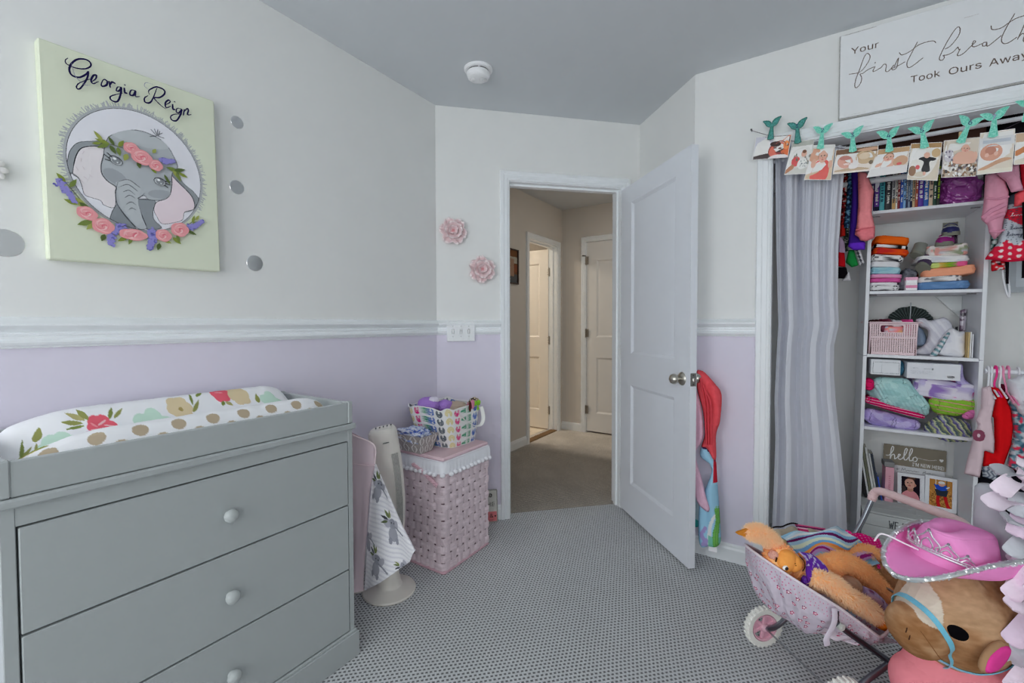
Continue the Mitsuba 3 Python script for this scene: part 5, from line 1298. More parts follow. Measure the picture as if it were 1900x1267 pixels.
put('wood_strip', at(box(-0.002, 0.237, 0.175, 0.278, 0.0078, 0.0105, 0.0008), HSM), MATTE, lambda v: np.array((146, 138, 122)) + 26 * (meshkit.fbm(v * np.array([20, 20, 240.0]), 3)[:, None] - 0.5), hs, smooth=20)
W_ = (242, 242, 240)
hel = [[(0, 42), (12, 44), (26, 66), (31, 86), (25, 92), (20, 74), (18, 40), (17, 26), (22, 44), (32, 52), (36, 42), (36, 28), (44, 34)], [(44, 34), (56, 46), (60, 54), (54, 56), (50, 42), (56, 29), (68, 34)], [(68, 34), (82, 62), (88, 86), (82, 90), (76, 66), (76, 34), (84, 30), (90, 38)], [(90, 38), (104, 64), (110, 88), (104, 92), (98, 68), (98, 34), (106, 30), (114, 40)],
       [(124, 52), (114, 46), (114, 32), (126, 30), (130, 44), (122, 52)], [(122, 50), (150, 46), (180, 44), (208, 50)]]
paint('lettering', [(shapely.union_all([stroke([(0.010 + a * 0.00092, 0.178 + b * 0.00098) for a, b in l], 0.0042 if i < 5 else 0.0016, 50) for i, l in enumerate(hel)]), W_), (shapely.union_all([ell(0.216, 0.230, 0.0045), ell(0.223, 0.230, 0.0045), Polygon([(0.2118, 0.229), (0.2272, 0.229), (0.2195, 0.218)])]), W_),
                    (lettering("I'M NEW HERE!", 0.112, 0.182, 0.0175, 0.118, True), W_)], HSM @ move(0, 0, 0.0105), hs)
scr = [[(0, 0), (4, 10), (2, 14), (6, 4), (12, 8)], [(16, 6), (20, 10), (18, 2), (26, 8)], [(34, 0), (38, 16), (42, 4), (46, 16), (50, 2), (58, 8), (62, 4), (68, 9), (74, 3), (80, 8), (88, 4), (96, 7)], [(110, 2), (114, 14), (120, 12), (114, 8), (124, 4), (132, 8), (138, 3), (146, 7), (154, 4)]]
paint('handwriting', [(shapely.union_all([stroke([(0.035 + a * 0.00108, 0.150 + b * 0.0009) for a, b in l], 0.0014, 30) for l in scr]), (70, 70, 78))], HSM @ move(0, 0, 0.008), hs)
pb = thing('pink_book', 'upright pink book in a box, left of the framed baby photo', 'book')
PBM = LEAN @ move(2.136, 2.895, ZK) @ rot((0, 0, 1), 4)
put('cover', at(box(0, 0.034, 0, 0.07, 0, 0.175, 0.001), PBM), MATTE, (236, 178, 192), pb, smooth=20)
paint('spine_text', [(shapely.union_all([sbox(0.013, y, 0.021, y + 0.006) for y in np.arange(0.05, 0.13, 0.011)]), (214, 140, 160)), (sbox(0.006, 0.014, 0.028, 0.036), (248, 214, 222))], PBM @ frame_of((0, 0, 0), (1, 0, 0), (0, 0, 1), (0, -1, 0)), pb)
put('slipcase', at(box(-0.004, 0.036, 0.006, 0.072, 0.176, 0.20, 0.001), PBM), MATTE, (150, 150, 150), pb, smooth=20)
def photo_frame(M, w, h, label, layers):
    f = thing('photo_frame', label, 'picture frame')
    o = sbox(0, 0, w, h); i = sbox(0.013, 0.013, w - 0.013, h - 0.013)
    put('frame', at(cat(prism(o.difference(i), 0.014), prism(i.buffer(0.002).difference(i.buffer(-0.003)), 0.010)), M), SATIN, (232, 234, 238), f, smooth=20)
    put('backing', at(box(0.006, w - 0.006, 0.006, h - 0.006, 0.0, 0.004), M), MATTE, (190, 190, 190), f)
    paint('photo', layers, M @ move(0.013, 0.013, 0.004), f, label='printed photo')
    put('easel', at(prism(Polygon([(w / 2 - .02, 0.0), (w / 2 + .02, 0.0), (w / 2 + .012, h * .8), (w / 2 - .012, h * .8)]), 0.002, rot((1, 0, 0), 14, (0, h * 0.85, 0)) @ move(0, 0, -0.004)), M), MATTE, (60, 60, 60), f)
SKIN, SKIN2 = (222, 170, 150), (196, 138, 120)
F1 = LEAN @ move(2.187, 2.915, ZK) @ rot((0, 0, 1), 3) @ frame_of((0, 0, 0), (1, 0, 0), (0, 0, 1), (0, -1, 0)) @ rot((1, 0, 0), -8)
photo_frame(F1, 0.102, 0.150, 'white photo frame with a baby in pink against black, left of the two', [
    (sbox(0, 0, .076, .124), (34, 28, 36)), (ell(.012, .055, .01, .02), (70, 60, 60)), (PGm := Polygon(spline([(.002, 0), (.006, .035), (.022, .052), (.038, .056), (.056, .050), (.070, .028), (.072, 0)], 40)).buffer(0), (226, 150, 156)), (ell(.038, .060, .012, .012), SKIN2), (ell(.036, .088, .020, .025, 10), SKIN), (ell(.056, .083, .005, .007), SKIN2), (ell(.040, .112, .018, .010, 20), (96, 66, 52)), (ell(.036, .100, .017, .012), SKIN),
    (ell(.028, .092, .0032, .0024), (70, 50, 50)), (ell(.042, .094, .0032, .0024), (70, 50, 50)), (ell(.035, .086, .003, .0034), SKIN2), (ell(.035, .078, .006, .0026), (180, 92, 92)), (sbox(.014, 0, .018, .03), (210, 132, 140))])
F2 = LEAN @ move(2.290, 2.915, ZK) @ rot((0, 0, 1), -6) @ frame_of((0, 0, 0), (1, 0, 0), (0, 0, 1), (0, -1, 0)) @ rot((1, 0, 0), -8)
rr = np.random.default_rng(5)
photo_frame(F2, 0.112, 0.160, 'white photo frame with a child in a swing over autumn leaves, right of the two', [
    (sbox(0, 0, .086, .134), (196, 138, 70)), (shapely.union_all([ell(rr.uniform(.004, .082), rr.uniform(.003, .08), .004, .002, rr.uniform(0, 180)) for _ in range(110)]), (222, 166, 96)), (shapely.union_all([ell(rr.uniform(.004, .082), rr.uniform(.003, .07), .004, .002, rr.uniform(0, 180)) for _ in range(90)]), (150, 96, 50)),
    (sbox(.024, .085, .027, .134), (236, 232, 220)), (sbox(.062, .085, .065, .134), (90, 80, 70)), (stroke([(.036, .06), (.034, .03), (.038, .006)], .012, 12), (206, 40, 44)), (stroke([(.058, .06), (.064, .03), (.072, .004)], .012, 12), (206, 40, 44)), (Polygon([(.022, .085), (.070, .085), (.064, .055), (.030, .055)]), (52, 58, 70)), (ell(.046, .096, .022, .016), (42, 84, 196)), (ell(.046, .112, .012, .012), SKIN), (ell(.046, .119, .012, .007), (236, 236, 232)), (stroke([(.028, .096), (.022, .105)], .006), (42, 84, 196)), (stroke([(.064, .096), (.072, .102)], .006), (230, 230, 226))])
# ================================================================== sign over the closet
SIGNM = CLOSETWALL @ move(0, 0, 0.0)
sg = thing('wall_sign', 'large white wooden sign lettered Your first breath Took Ours Away above the closet', 'sign')
put('board', at(box(1.901, 2.60, 2.062, 2.413, 0.001, 0.020, 0.0015), SIGNM), MATTE, lambda v: np.array((232, 234, 235)) + 8 * (meshkit.fbm(v * np.array([8, 8, 90.0]), 3)[:, None] - 0.5), sg, smooth=20)
put('back_edge', at(cat(box(1.899, 2.602, 2.056, 2.0625, 0.0008, 0.014, 0.001), box(1.899, 1.9015, 2.0625, 2.414, 0.0008, 0.014)), SIGNM), MATTE, (172, 172, 168), sg, smooth=20)
SCRIPT = [[(1933,2241),(1969,2240),(1994,2270),(2001,2294),(1991,2309),(1980,2292),(1967,2249),(1955,2212),(1952,2186),(1958,2177),(1970,2190),(1975,2212),(1969,2230),(1979,2231),(1995,2241),(2015,2246)],[(2018,2246),(2011,2230),(2018,2228),(2037,2236)],[(2037,2236),(2047,2247),(2054,2239),(2052,2218),(2061,2214),(2078,2234)],[(2079,2226),(2091,2257),(2089,2236),(2085,2218),(2074,2215),(2072,2222),(2085,2224),(2111,2235)],[(2148,2301),(2132,2265),(2118,2230),(2122,2209),(2137,2213),(2165,2233)],[(2094,2277),(2102,2266),(2123,2270),(2149,2287),(2174,2292),(2195,2289),(2202,2280)],[(2229,2246),(2245,2254),(2266,2284),(2270,2307),(2264,2318),(2252,2305),(2235,2273),(2219,2235),(2213,2213),(2222,2206),(2228,2216),(2224,2223),(2236,2222),(2251,2227),(2265,2242)],[(2265,2242),(2268,2231),(2271,2231),(2264,2213),(2269,2208),(2283,2214),(2302,2234)],[(2302,2233),(2313,2245),(2308,2249),(2304,2233),(2312,2227),(2330,2232)],[(2343,2233),(2334,2234),(2332,2223),(2340,2221),(2343,2230),(2345,2217),(2362,2229),(2380,2244)],[(2413,2311),(2397,2278),(2382,2238),(2384,2216),(2398,2211),(2420,2224)],[(2353,2289),(2357,2274),(2379,2272),(2401,2285),(2418,2293),(2437,2295)],[(2448,2302),(2435,2254),(2422,2216)],[(2423,2221),(2433,2232),(2439,2225),(2436,2206),(2446,2200),(2458,2212)]]
INKS = (104, 92, 84)
words = [(shapely.union_all([line(l, 0.0026, False, 6 * len(l)) for l in SCRIPT] + [ell(2.018, 2.262, 0.0022)]), INKS)]
words += [(lettering('Your', 1.938, 2.322, 0.0255, 0.090, False), INKS), (lettering('Took', 2.130, 2.146, 0.0255, 0.087), INKS), (lettering('Ours', 2.241, 2.143, 0.0255, 0.090), INKS), (lettering('Away', 2.351, 2.141, 0.0255, 0.100), INKS)]
words += [(sbox(1.912, 2.4085, 2.02, 2.4098), (170, 164, 156)), (sbox(2.28, 2.345, 2.32, 2.3458), (190, 186, 180)), (sbox(1.93, 2.068, 1.99, 2.0688), (196, 192, 186))]
paint('lettering', words, SIGNM @ move(0, 0, 0.020), sg)

# ================================================================== garland of mermaid tail clips and baby photos
GY = 2.362
GM = frame_of((0, GY, 0), (1, 0, 0), (0, 0, 1), (0, -1, 0))
put('garland_string', tube(spline([(1.569, GY, 2.085), (1.65, GY, 2.040), (1.752, GY, 1.990), (1.838, GY, 1.955), (1.95, GY, 1.915), (2.067, GY, 1.893), (2.17, GY, 1.885), (2.275, GY, 1.882), (2.36, GY, 1.882), (2.445, GY, 1.915), (2.60, GY, 1.96)], 80), 0.0011, 5), MATTE, (70, 60, 70), label='thin dark string of the photo garland', cat='string')
put('push_pin', lathe([(0, 0.010), (0.004, 0.009), (0.004, 0.004), (0.0015, 0.003), (0.0015, -0.02)], 10, frame_of((1.569, GY - 0.004, 2.085), (1, 0, 0), (0, 0, 1), (0, -1, 0))), SATIN, (60, 60, 64), label='dark push pin holding the garland on the closet casing', cat='pin')
TAILS = [((1617, 2110), (1688, 2116), (1653, 2095), (1647, 2024), '', 'teal mermaid tail clip without a number, leftmost on the garland'), ((1712, 2077), (1785, 2086), (1749, 2063), (1752, 1983), '1', 'teal mermaid tail clip numbered one, second from the left'), ((1809, 2038), (1877, 2037), (1842, 2022), (1835, 1941), '2', 'teal mermaid tail clip numbered two, third from the left'),
         ((1907, 1987), (1980, 2002), (1946, 1978), (1947, 1904), '3', 'teal mermaid tail clip numbered three, fourth from the left'), ((2024, 1966), (2094, 1972), (2063, 1947), (2065, 1879), '4', 'teal mermaid tail clip numbered four, in the middle of the garland'), ((2121, 1956), (2196, 1972), (2163, 1945), (2171, 1871), '5', 'teal mermaid tail clip numbered five, over the photo of a baby in black'),
         ((2268, 1969), (2335, 1943), (2298, 1941), (2272, 1868), '6', 'teal mermaid tail clip numbered six, tilted to the left'), ((2323, 1958), (2397, 1969), (2361, 1948), (2358, 1870), '7', 'teal mermaid tail clip with a faint lilac number, right of the number 6'), ((2413, 1981), (2469, 1987), (2443, 1973), (2442, 1905), '8', 'teal mermaid tail clip at the right edge of the picture')]
for k, (l, r, c, b, num, lb) in enumerate(TAILS):
    l, r, c, b = [np.array(p) / 1000.0 for p in (l, r, c, b)]
    t = thing('mermaid_tail_clip', lb, 'clip', 'mermaid tail clips on the photo garland')
    ax = (c - b) / np.linalg.norm(c - b)
    sd = np.array([ax[1], -ax[0]])
    hw, hl = np.linalg.norm(r - l) / 2, np.linalg.norm(c - b)
    def P(s, a):
        return b + sd * s + ax * a
    lt, rt = (l - b) @ np.column_stack([sd, ax]), (r - b) @ np.column_stack([sd, ax])
    stem = Polygon([P(-0.0125, 0.0), P(-0.0100, 0.25 * hl), P(-0.0065, 0.6 * hl), P(-0.0055, 0.92 * hl), P(0.0055, 0.92 * hl), P(0.0065, 0.6 * hl), P(0.0100, 0.25 * hl), P(0.0125, 0.0), P(0, -0.004)])
    g = stem
    root = P(0, 0.80 * hl)
    for tip, sg_ in ((P(*lt), -1), (P(*rt), 1)):
        d_ = tip - root
        nn_ = np.array([-d_[1], d_[0]]) * (-sg_)
        g = g.union(Polygon(spline([root, root + d_ * 0.30 - nn_ * 0.24, root + d_ * 0.66 - nn_ * 0.24, tip, root + d_ * 0.72 + nn_ * 0.10, root + d_ * 0.36 + nn_ * 0.22, root + d_ * 0.1 + nn_ * 0.16], 48, True)).buffer(0))
    g = g.buffer(0.001).buffer(-0.001)
    g = max(getattr(g, 'geoms', [g]), key=lambda q: q.area)
    m = pillow(g, 0.0012, 0.0022, 0.0020)
    dk = k in (0, 1)
    c1, c2 = ((52, 132, 118), (86, 160, 158)) if dk else ((104, 204, 178), (148, 226, 206))
    vv = np.array(m.vertices)
    put('tail', at(m, GM @ move(0, 0, 0.012)), SATIN, np.where((meshkit.noise(vv * 420, k) > 0.55)[:, None], c2, c1).astype(float), t, smooth=True)
    paint('outline', [(g.exterior.buffer(0.0009), (40, 96, 92) if dk else (150, 226, 208))], GM @ move(0, 0, 0.0130), t)
    if num:
        q = text2d(num, 0.017, False)
        q = affinity.translate(q, c[0] - q.centroid.x - 0.001, c[1] - q.centroid.y - 0.006)
        paint('number', [(q, (170, 140, 190) if num in '78' else (52, 60, 104))], GM @ move(0, 0, 0.0134), t)
    put('clothespin', at(box(b[0] - 0.004, b[0] + 0.004, b[1] + 0.002, b[1] + 0.04, 0.003, 0.0118), GM), MATTE, (196, 170, 130), t)

SK, SKD, HR, CREAM, WHT = (226, 178, 156), (200, 140, 118), (120, 82, 60), (226, 216, 204), (238, 236, 234)
def baby(x, y, s, deg=0, face=True, hair=HR):
    """a small printed baby face"""
    R = lambda g: affinity.rotate(affinity.scale(affinity.translate(g, x, y), s, s, origin=(x, y)), deg, origin=(x, y))
    out = [(R(ell(0, 0.004, 0.98, 1.05)), hair), (R(ell(0, -0.08, 0.92, 0.98)), SK), (R(ell(-0.9, -0.05, 0.16, 0.24)), SKD), (R(ell(0.9, -0.05, 0.16, 0.24)), SKD)]
    if face:
        out += [(R(ell(-0.36, 0.02, 0.16, 0.09)), (84, 60, 54)), (R(ell(0.36, 0.02, 0.16, 0.09)), (84, 60, 54)), (R(ell(0, -0.28, 0.14, 0.10)), SKD), (R(ell(0, -0.58, 0.26, 0.09)), (196, 100, 96)), (R(ell(-0.5, -0.35, 0.2, 0.14)), (234, 160, 146)), (R(ell(0.5, -0.35, 0.2, 0.14)), (234, 160, 146))]
    return out
U = lambda pts: Polygon(spline(pts, 40, True)).buffer(0)
def patches(n, x0, x1, y0, y1, r, cols, seed):
    q = np.random.default_rng(seed)
    return [(ell(q.uniform(x0, x1), q.uniform(y0, y1), r * q.uniform(.5, 1.2), r * q.uniform(.4, .9), q.uniform(0, 180)), cols[int(q.integers(len(cols)))]) for _ in range(n)]
PH = [  # quad top left, top right, bottom right, bottom left; picture in unit coordinates; label
 ([(1587, 2049), (1728, 2029), (1716, 1930), (1574, 1947)], [(sbox(0, 0, 1, 1), (58, 40, 38)), (U([(0, 0), (.42, 0), (.46, .5), (.5, .86), (.1, 1), (0, .9)]), (206, 206, 216)), (U([(.8, .2), (1, .1), (1, .95), (.84, .85), (.74, .6)]), (222, 106, 50)), (ell(.9, .55, .08, .2), (240, 150, 90)), (ell(.66, .42, .22, .36, -20), (150, 60, 48)), (ell(.66, .38, .2, .33, -20), (224, 112, 92)), (ell(.60, .62, .15, .12, -10), (70, 50, 48)), (ell(.60, .45, .05, .03), (90, 40, 40)), (ell(.74, .42, .05, .03), (90, 40, 40)), (ell(.72, .22, .07, .04), (140, 40, 44)), (U([(.45, .0), (.95, .02), (.9, .14), (.6, .14)]), (236, 226, 226))], 'photo of a red faced newborn on dark cloth, first on the garland'),
 ([(1733, 1993), (1813, 1990), (1801, 1841), (1702, 1854)], [(sbox(0, 0, 1, 1), (208, 206, 198)), (U([(.1, .3), (.9, .2), (.98, .6), (.7, .8), (.2, .7)]), (228, 226, 220))] + patches(16, .2, .95, .1, .6, .05, [(110, 120, 100), (150, 140, 130)], 1) + [(ell(.34, .38, .17, .15), (216, 84, 84)), (ell(.64, .60, .11, .10), SK), (ell(.64, .66, .09, .05), HR), (U([(.0, .02), (.3, .18), (.24, .30), (.02, .14)]), (190, 130, 96)), (ell(.62, .30, .2, .16), (236, 236, 230)), (sbox(0, .84, 1, 1), (186, 188, 178))] + patches(14, .5, .8, .2, .4, .02, [(90, 96, 100)], 2), 'photo of a baby in a red top on a patterned blanket, second on the garland'),
 ([(1809, 1963), (1888, 1949), (1875, 1799), (1777, 1818)], [(sbox(0, 0, 1, 1), (214, 190, 162)), (ell(.2, .7, .26, .2), (222, 168, 140)), (U([(.22, .02), (.78, .02), (.86, .4), (.72, .56), (.38, .54), (.26, .36)]), (230, 96, 88)), (sbox(.4, .44, .66, .48), (246, 226, 220))] + baby(.54, .68, .19, 4) + [(stroke([(.36, .76), (.54, .86), (.72, .76)], .05), (240, 236, 232)), (ell(.22, .46, .1, .13), SK), (ell(.88, .44, .08, .11), SK), (sbox(0, .9, 1, 1), (226, 226, 220))], 'photo of a baby in a coral dress, clipped by the number 2 tail'),
 ([(1890, 1925), (2032, 1914), (2027, 1813), (1880, 1823)], [(sbox(0, 0, 1, 1), (196, 170, 140)), (sbox(0, .78, 1, 1), (124, 92, 70)), (U([(0, 0), (1, 0), (1, .3), (.7, .36), (.4, .28), (0, .3)]), (232, 220, 208)), (ell(.26, .46, .18, .26, 8), SKD), (ell(.26, .44, .17, .25, 8), (222, 164, 146)), (ell(.26, .60, .14, .08), (196, 130, 120)), (ell(.30, .36, .08, .04), (240, 214, 206)), (ell(.72, .58, .22, .28), (206, 178, 142)), (ell(.70, .62, .13, .14), (226, 204, 176)), (U([(.36, .2), (.56, .2), (.54, .6), (.42, .7)]), (236, 230, 226)), (ell(.86, .34, .05, .08), (120, 104, 84)), (U([(.55, .84), (.98, .84), (.98, .95), (.6, .93)]), (212, 170, 140))], 'wide photo of a sleeping baby beside a teddy, clipped by the number 3 tail'),
 ([(2031, 1896), (2131, 1890), (2121, 1787), (1995, 1788)], [(sbox(0, 0, 1, 1), (222, 208, 192)), (sbox(0, .8, 1, 1), (196, 160, 120)), (U([(.3, .1), (.56, .1), (.6, .56), (.3, .58)]), SK)] + baby(.42, .66, .15) + [(ell(.78, .46, .2, .2), (206, 164, 132)), (ell(.76, .36, .07, .05), (214, 92, 88)), (U([(0, 0), (1, 0), (1, .26), (.5, .3), (0, .26)]), (226, 222, 220)), (ell(.2, .4, .1, .06, 30), SK)], 'photo of a bare chested baby beside a teddy, clipped by the number 4 tail'),
 ([(2132, 1898), (2224, 1883), (2212, 1736), (2122, 1756)], [(sbox(0, 0, 1, 1), (216, 204, 184)), (sbox(0, .86, 1, 1), (176, 140, 96)), (U([(.02, .3), (.3, .9), (.7, .82), (.9, .5), (.6, .1), (.1, .1)]), (232, 228, 220)), (ell(.84, .72, .14, .12), (206, 176, 132)), (U([(.3, .56), (.5, .62), (.84, .58), (.82, .52), (.66, .48), (.7, .24), (.44, .24), (.48, .48)]), (26, 26, 30)), (ell(.56, .66, .1, .08), SK), (ell(.14, .24, .12, .14), (150, 112, 84)), (ell(.3, .34, .07, .06), (214, 90, 92)), (ell(.54, .18, .05, .05), SK)], 'photo of a baby in black lying on a quilt, clipped by the number 5 tail'),
 ([(2228, 1888), (2327, 1880), (2318, 1734), (2223, 1746)], [(sbox(0, 0, 1, 1), (196, 180, 160)), (sbox(.1, .5, 1, 1), (218, 206, 190))] + patches(110, .0, 1, .0, .42, .05, [(240, 238, 232), (70, 60, 56), (150, 116, 84), (120, 110, 120), (210, 200, 190)], 5) + [(U([(.3, .36), (.9, .34), (.84, .62), (.4, .62)]), SK)] + baby(.62, .72, .12, -6, True, (226, 214, 206)) + [(ell(.16, .56, .14, .16), (206, 200, 206)), (ell(.9, .5, .06, .12), SK)] + patches(16, .02, .3, .44, .7, .03, [(110, 100, 120), (240, 240, 240)], 6), 'photo of a baby in a black and white ruffle under the number 6 tail'),
 ([(2327, 1893), (2417, 1889), (2412, 1735), (2320, 1738)], [(sbox(0, 0, 1, 1), (226, 214, 196)), (sbox(0, .64, 1, .86), (222, 222, 222)), (sbox(.1, .72, .9, .8), (190, 196, 204)), (ell(.36, .5, .32, .2), (218, 160, 136)), (ell(.34, .54, .16, .1), (198, 136, 116)), (U([(.0, .1), (.3, .22), (.7, .34), (.96, .3), (.6, .22), (.2, .1)]), (206, 160, 128)), (ell(.24, .44, .06, .05), (236, 190, 170)), (ell(.5, .46, .06, .05), (236, 190, 170)), (sbox(0, 0, 1, .1), (232, 224, 206))], 'photo of a bent over baby on a cream rug, clipped by the lilac number tail'),
 ([(2417, 1870), (2515, 1864), (2517, 1748), (2415, 1757)], [(sbox(0, 0, 1, 1), (224, 214, 196)), (sbox(0, .7, 1, 1), (206, 178, 150)), (stroke([(.05, .35), (.3, .5), (.5, .58)], .16, 12), (206, 130, 80)), (stroke([(.35, .6), (.5, .76), (.66, .8)], .1, 12), (222, 160, 120))], 'photo with tan legs on cream, half outside the right edge of the picture')]
for k, (q, lay, lb) in enumerate(PH):
    q = np.array(q) / 1000.0
    p = thing('baby_photo', lb, 'photo', 'baby photos on the garland')
    off = 0.0035 + 0.0012 * (k % 3)
    def warp(v, q=q):
        s, t = v[:, :1], v[:, 1:2]
        xy = (q[3] * (1 - s) + q[2] * s) * (1 - t) + (q[0] * (1 - s) + q[1] * s) * t
        return np.column_stack([xy, v[:, 2] + 0.004 * np.sin(np.pi * v[:, 1]) - 0.002])
    sh, uv = sheet(lambda a, b: np.stack([a, b, a * 0], -1), 8, 8)
    m = trimesh.Trimesh(warp(np.array(sh.vertices)), sh.faces, process=False)
    b2 = m.copy(); b2.vertices[:, 2] -= 0.0006
    put('print', at(cat(m, b2), GM @ move(0, 0, off - 0.0008)), SATIN, (238, 236, 232), p, smooth=True)
    paint('picture', [(g.intersection(sbox(0.015, 0.015, 0.985, 0.985)), c) for g, c in lay], GM @ move(0, 0, off - 0.0008), p, SATIN, 0.0002, warp, 0.12)

# ================================================================== hanging clothes (outlines in mm, each at its own depth)
def cloth_thing(name, poly, y, thick, col, label, cat='clothing', group=None, fold=(55, 0.006), seed=0, D=None, res=0.006, smooth_pts=True, parent=None, yaw=0):
    pts = mm(poly)
    g = Polygon(np.array(pts)).buffer(0)
    if smooth_pts:
        g = g.buffer(0.004).buffer(-0.008).buffer(0.004)
    g = max(getattr(g, 'geoms', [g]), key=lambda q: q.area)
    m = pillow(g, thick, res, D or thick * 1.7, folds(fold[0], fold[1], seed, 0.6))
    M = frame_of((0, y, 0), (1, 0, 0), (0, 0, 1), (0, -1, 0))
    return ply_in(name, m, M, CLOTH, col, parent=parent, label=label, cat=None if parent else cat, group=group)
GL, GR = 'clothes on the left of the closet', 'clothes on the right of the closet'
coral=[(1984,1876),(2015,1870),(2044,1783),(2037,1683),(2050,1612),(2049,1568),(2017,1556),(1996,1562),(1991,1577),(1977,1590),(1984,1643),(1988,1736)]
ck = cloth_thing('sweatshirt', coral, 2.585, 0.022, lambda v: np.where((v[:, 1:2] < 1.618), (236, 130, 138), (246, 148, 152)) + 14 * (meshkit.noise(v * 160, 1)[:, None] - 0.5) + np.where((v[:, 0:1] < 1.9895 + 0.004 * np.sin(v[:, 1:2] * 60)) & (v[:, 1:2] > 1.60), -30, 0), 'coral pink sweatshirt sleeve with a ribbed cuff, hanging in front of the books', 'clothing', GL, (110, 0.007), 3)
put('cuff_ribbing', at(tube(spline([(1.978, 1.608, 0.024), (2.01, 1.611, 0.027), (2.048, 1.615, 0.020)], 14), 0.0022, 6), frame_of((0, 2.585, 0), (1, 0, 0), (0, 0, 1), (0, -1, 0))), CLOTH, (224, 116, 126), ck)
violet=[(1962,1895),(1989,1890),(1992,1649),(1988,1593),(2021,1556),(2019,1523),(1975,1526),(1956,1543),(1962,1653),(1968,1795)]
cloth_thing('violet_shirt', violet, 2.625, 0.016, lambda v: np.where(v[:, 1:2] < 1.556, (110, 54, 206), (64, 34, 132)), 'deep violet shirt with a brighter hem, behind the coral sleeve', 'clothing', GL, (120, 0.005), 4)
sequin=[(1952,1901),(1975,1897),(1973,1802),(1967,1674),(1960,1632),(1940,1637),(1942,1677),(1948,1753)]
cloth_thing('blue_garment', sequin, 2.648, 0.011, scatter((34, 58, 92), [(70, 130, 170), (18, 26, 44), (120, 170, 200)], 170, .64), 'dark blue glittery garment beside the violet shirt', 'clothing', GL, (140, 0.004), 5)
redpat=[(1937,1904),(1958,1900),(1954,1804),(1945,1661),(1948,1602),(1927,1599),(1928,1711),(1933,1808)]
cloth_thing('red_print_garment', redpat, 2.662, 0.010, lambda v: np.where(v[:, 1:2] < 1.652, (208, 44, 36), scatter((120, 26, 30), [(226, 216, 210), (30, 22, 24), (190, 40, 40)], 150, .64)(v)), 'dark red garment with white pattern next to the curtain edge', 'clothing', GL, (140, 0.004), 6)
for nm, pl, y, th, c, lb in (('lilac_sleeve', [(1924,1617),(1945,1575),(1950,1521),(1922,1519)], 2.672, .008, (206, 176, 204), 'lilac sleeve low at the curtain edge'), ('red_sleeve', [(1922,1528),(1946,1521),(1951,1452),(1921,1457)], 2.668, .008, (206, 26, 36), 'bright red sleeve low at the curtain edge'),
                             ('green_sleeve', [(1962,1535),(1983,1533),(2001,1459),(1975,1450),(1951,1475)], 2.680, .012, (34, 138, 66), 'green sleeve below the violet hem'), ('silver_sleeve', [(1983,1539),(2008,1534),(2024,1470),(2005,1454)], 2.685, .009, stripes([(206, 206, 208), (60, 62, 70), (226, 226, 228)], .022, (1, .3, 0)), 'black and white striped sleeve right of the green one'),
                             ('black_sleeve', [(1921,1454),(1953,1452),(1959,1422),(1945,1397),(1921,1399)], 2.665, .010, (24, 20, 24), 'black sleeve below the red one'), ('white_frill', [(1949,1404),(1964,1442),(1974,1385),(1934,1386)], 2.675, .008, (220, 218, 222), 'small white frill, lowest of the left clothes'),
                             ('dark_print_garment', [(1935,1690),(1963,1690),(1962,1532),(1945,1529)], 2.695, .009, scatter((40, 48, 44), [(120, 130, 110), (206, 206, 196)], 150, .66), 'dark printed garment behind the violet shirt')):
    cloth_thing(nm, pl, y, th, c, lb, 'clothing', GL, (140, 0.004), 7, res=0.005)
# right hand group
hood1=[(2399,1788),(2427,1796),(2454,1755),(2466,1707),(2464,1638),(2456,1603),(2452,1548),(2430,1520),(2413,1550),(2408,1581),(2389,1607),(2395,1676)]
hk = cloth_thing('pink_hoodie', hood1, 2.590, 0.026, lambda v: np.array((226, 158, 180)) + 10 * (meshkit.noise(v * 120, 2)[:, None] - 0.5), 'dusty pink sweatshirt with rumpled sleeves beside the shelf unit', 'clothing', GR, (60, 0.006), 8)
for k, (pts, r) in enumerate(([(2.398, 1.690, .022), (2.430, 1.680, .030), (2.462, 1.686, .022)], [(2.392, 1.612, .016), (2.412, 1.632, .030), (2.450, 1.655, .028), (2.462, 1.650, .018)], [(2.408, 1.590, .016), (2.425, 1.612, .030), (2.448, 1.622, .026)], [(2.412, 1.556, .016), (2.435, 1.548, .028), (2.452, 1.556, .018)])[:4] and [([(2.398, 1.690, .020), (2.430, 1.680, .026), (2.462, 1.686, .020)], .004), ([(2.392, 1.612, .012), (2.412, 1.634, .026), (2.450, 1.655, .024)], .009), ([(2.400, 1.596, .012), (2.425, 1.610, .026), (2.450, 1.620, .022)], .008), ([(2.412, 1.556, .012), (2.435, 1.548, .024), (2.453, 1.556, .014)], .004)]):
    put('sleeve_fold', at(tube(spline(pts, 16), r, 8, flat=(1, .6)), frame_of((0, 2.590, 0), (1, 0, 0), (0, 0, 1), (0, -1, 0))), CLOTH, (218, 148, 172), hk)
hood2=[(2421,1781),(2449,1803),(2483,1805),(2488,1746),(2498,1700),(2464,1697),(2449,1744)]
cloth_thing('sleeve', hood2, 2.556, 0.018, (230, 164, 186), None, parent=hk, fold=(70, .004), seed=9)
cloth_thing('red_knit_shirt', [(2497,1819),(2547,1809),(2550,1647),(2512,1651),(2484,1647),(2485,1698),(2506,1713)], 2.600, 0.016, lambda v: np.where(v[:, 1:2] < 1.70, (246, 96, 104), (234, 44, 62)), 'bright red shirt at the right edge of the picture', 'clothing', GR, (90, .005), 10)
dress=[(2482,1702),(2497,1709),(2560,1694),(2577,1442),(2527,1434),(2476,1432),(2416,1450),(2439,1491),(2453,1514),(2468,1601)]
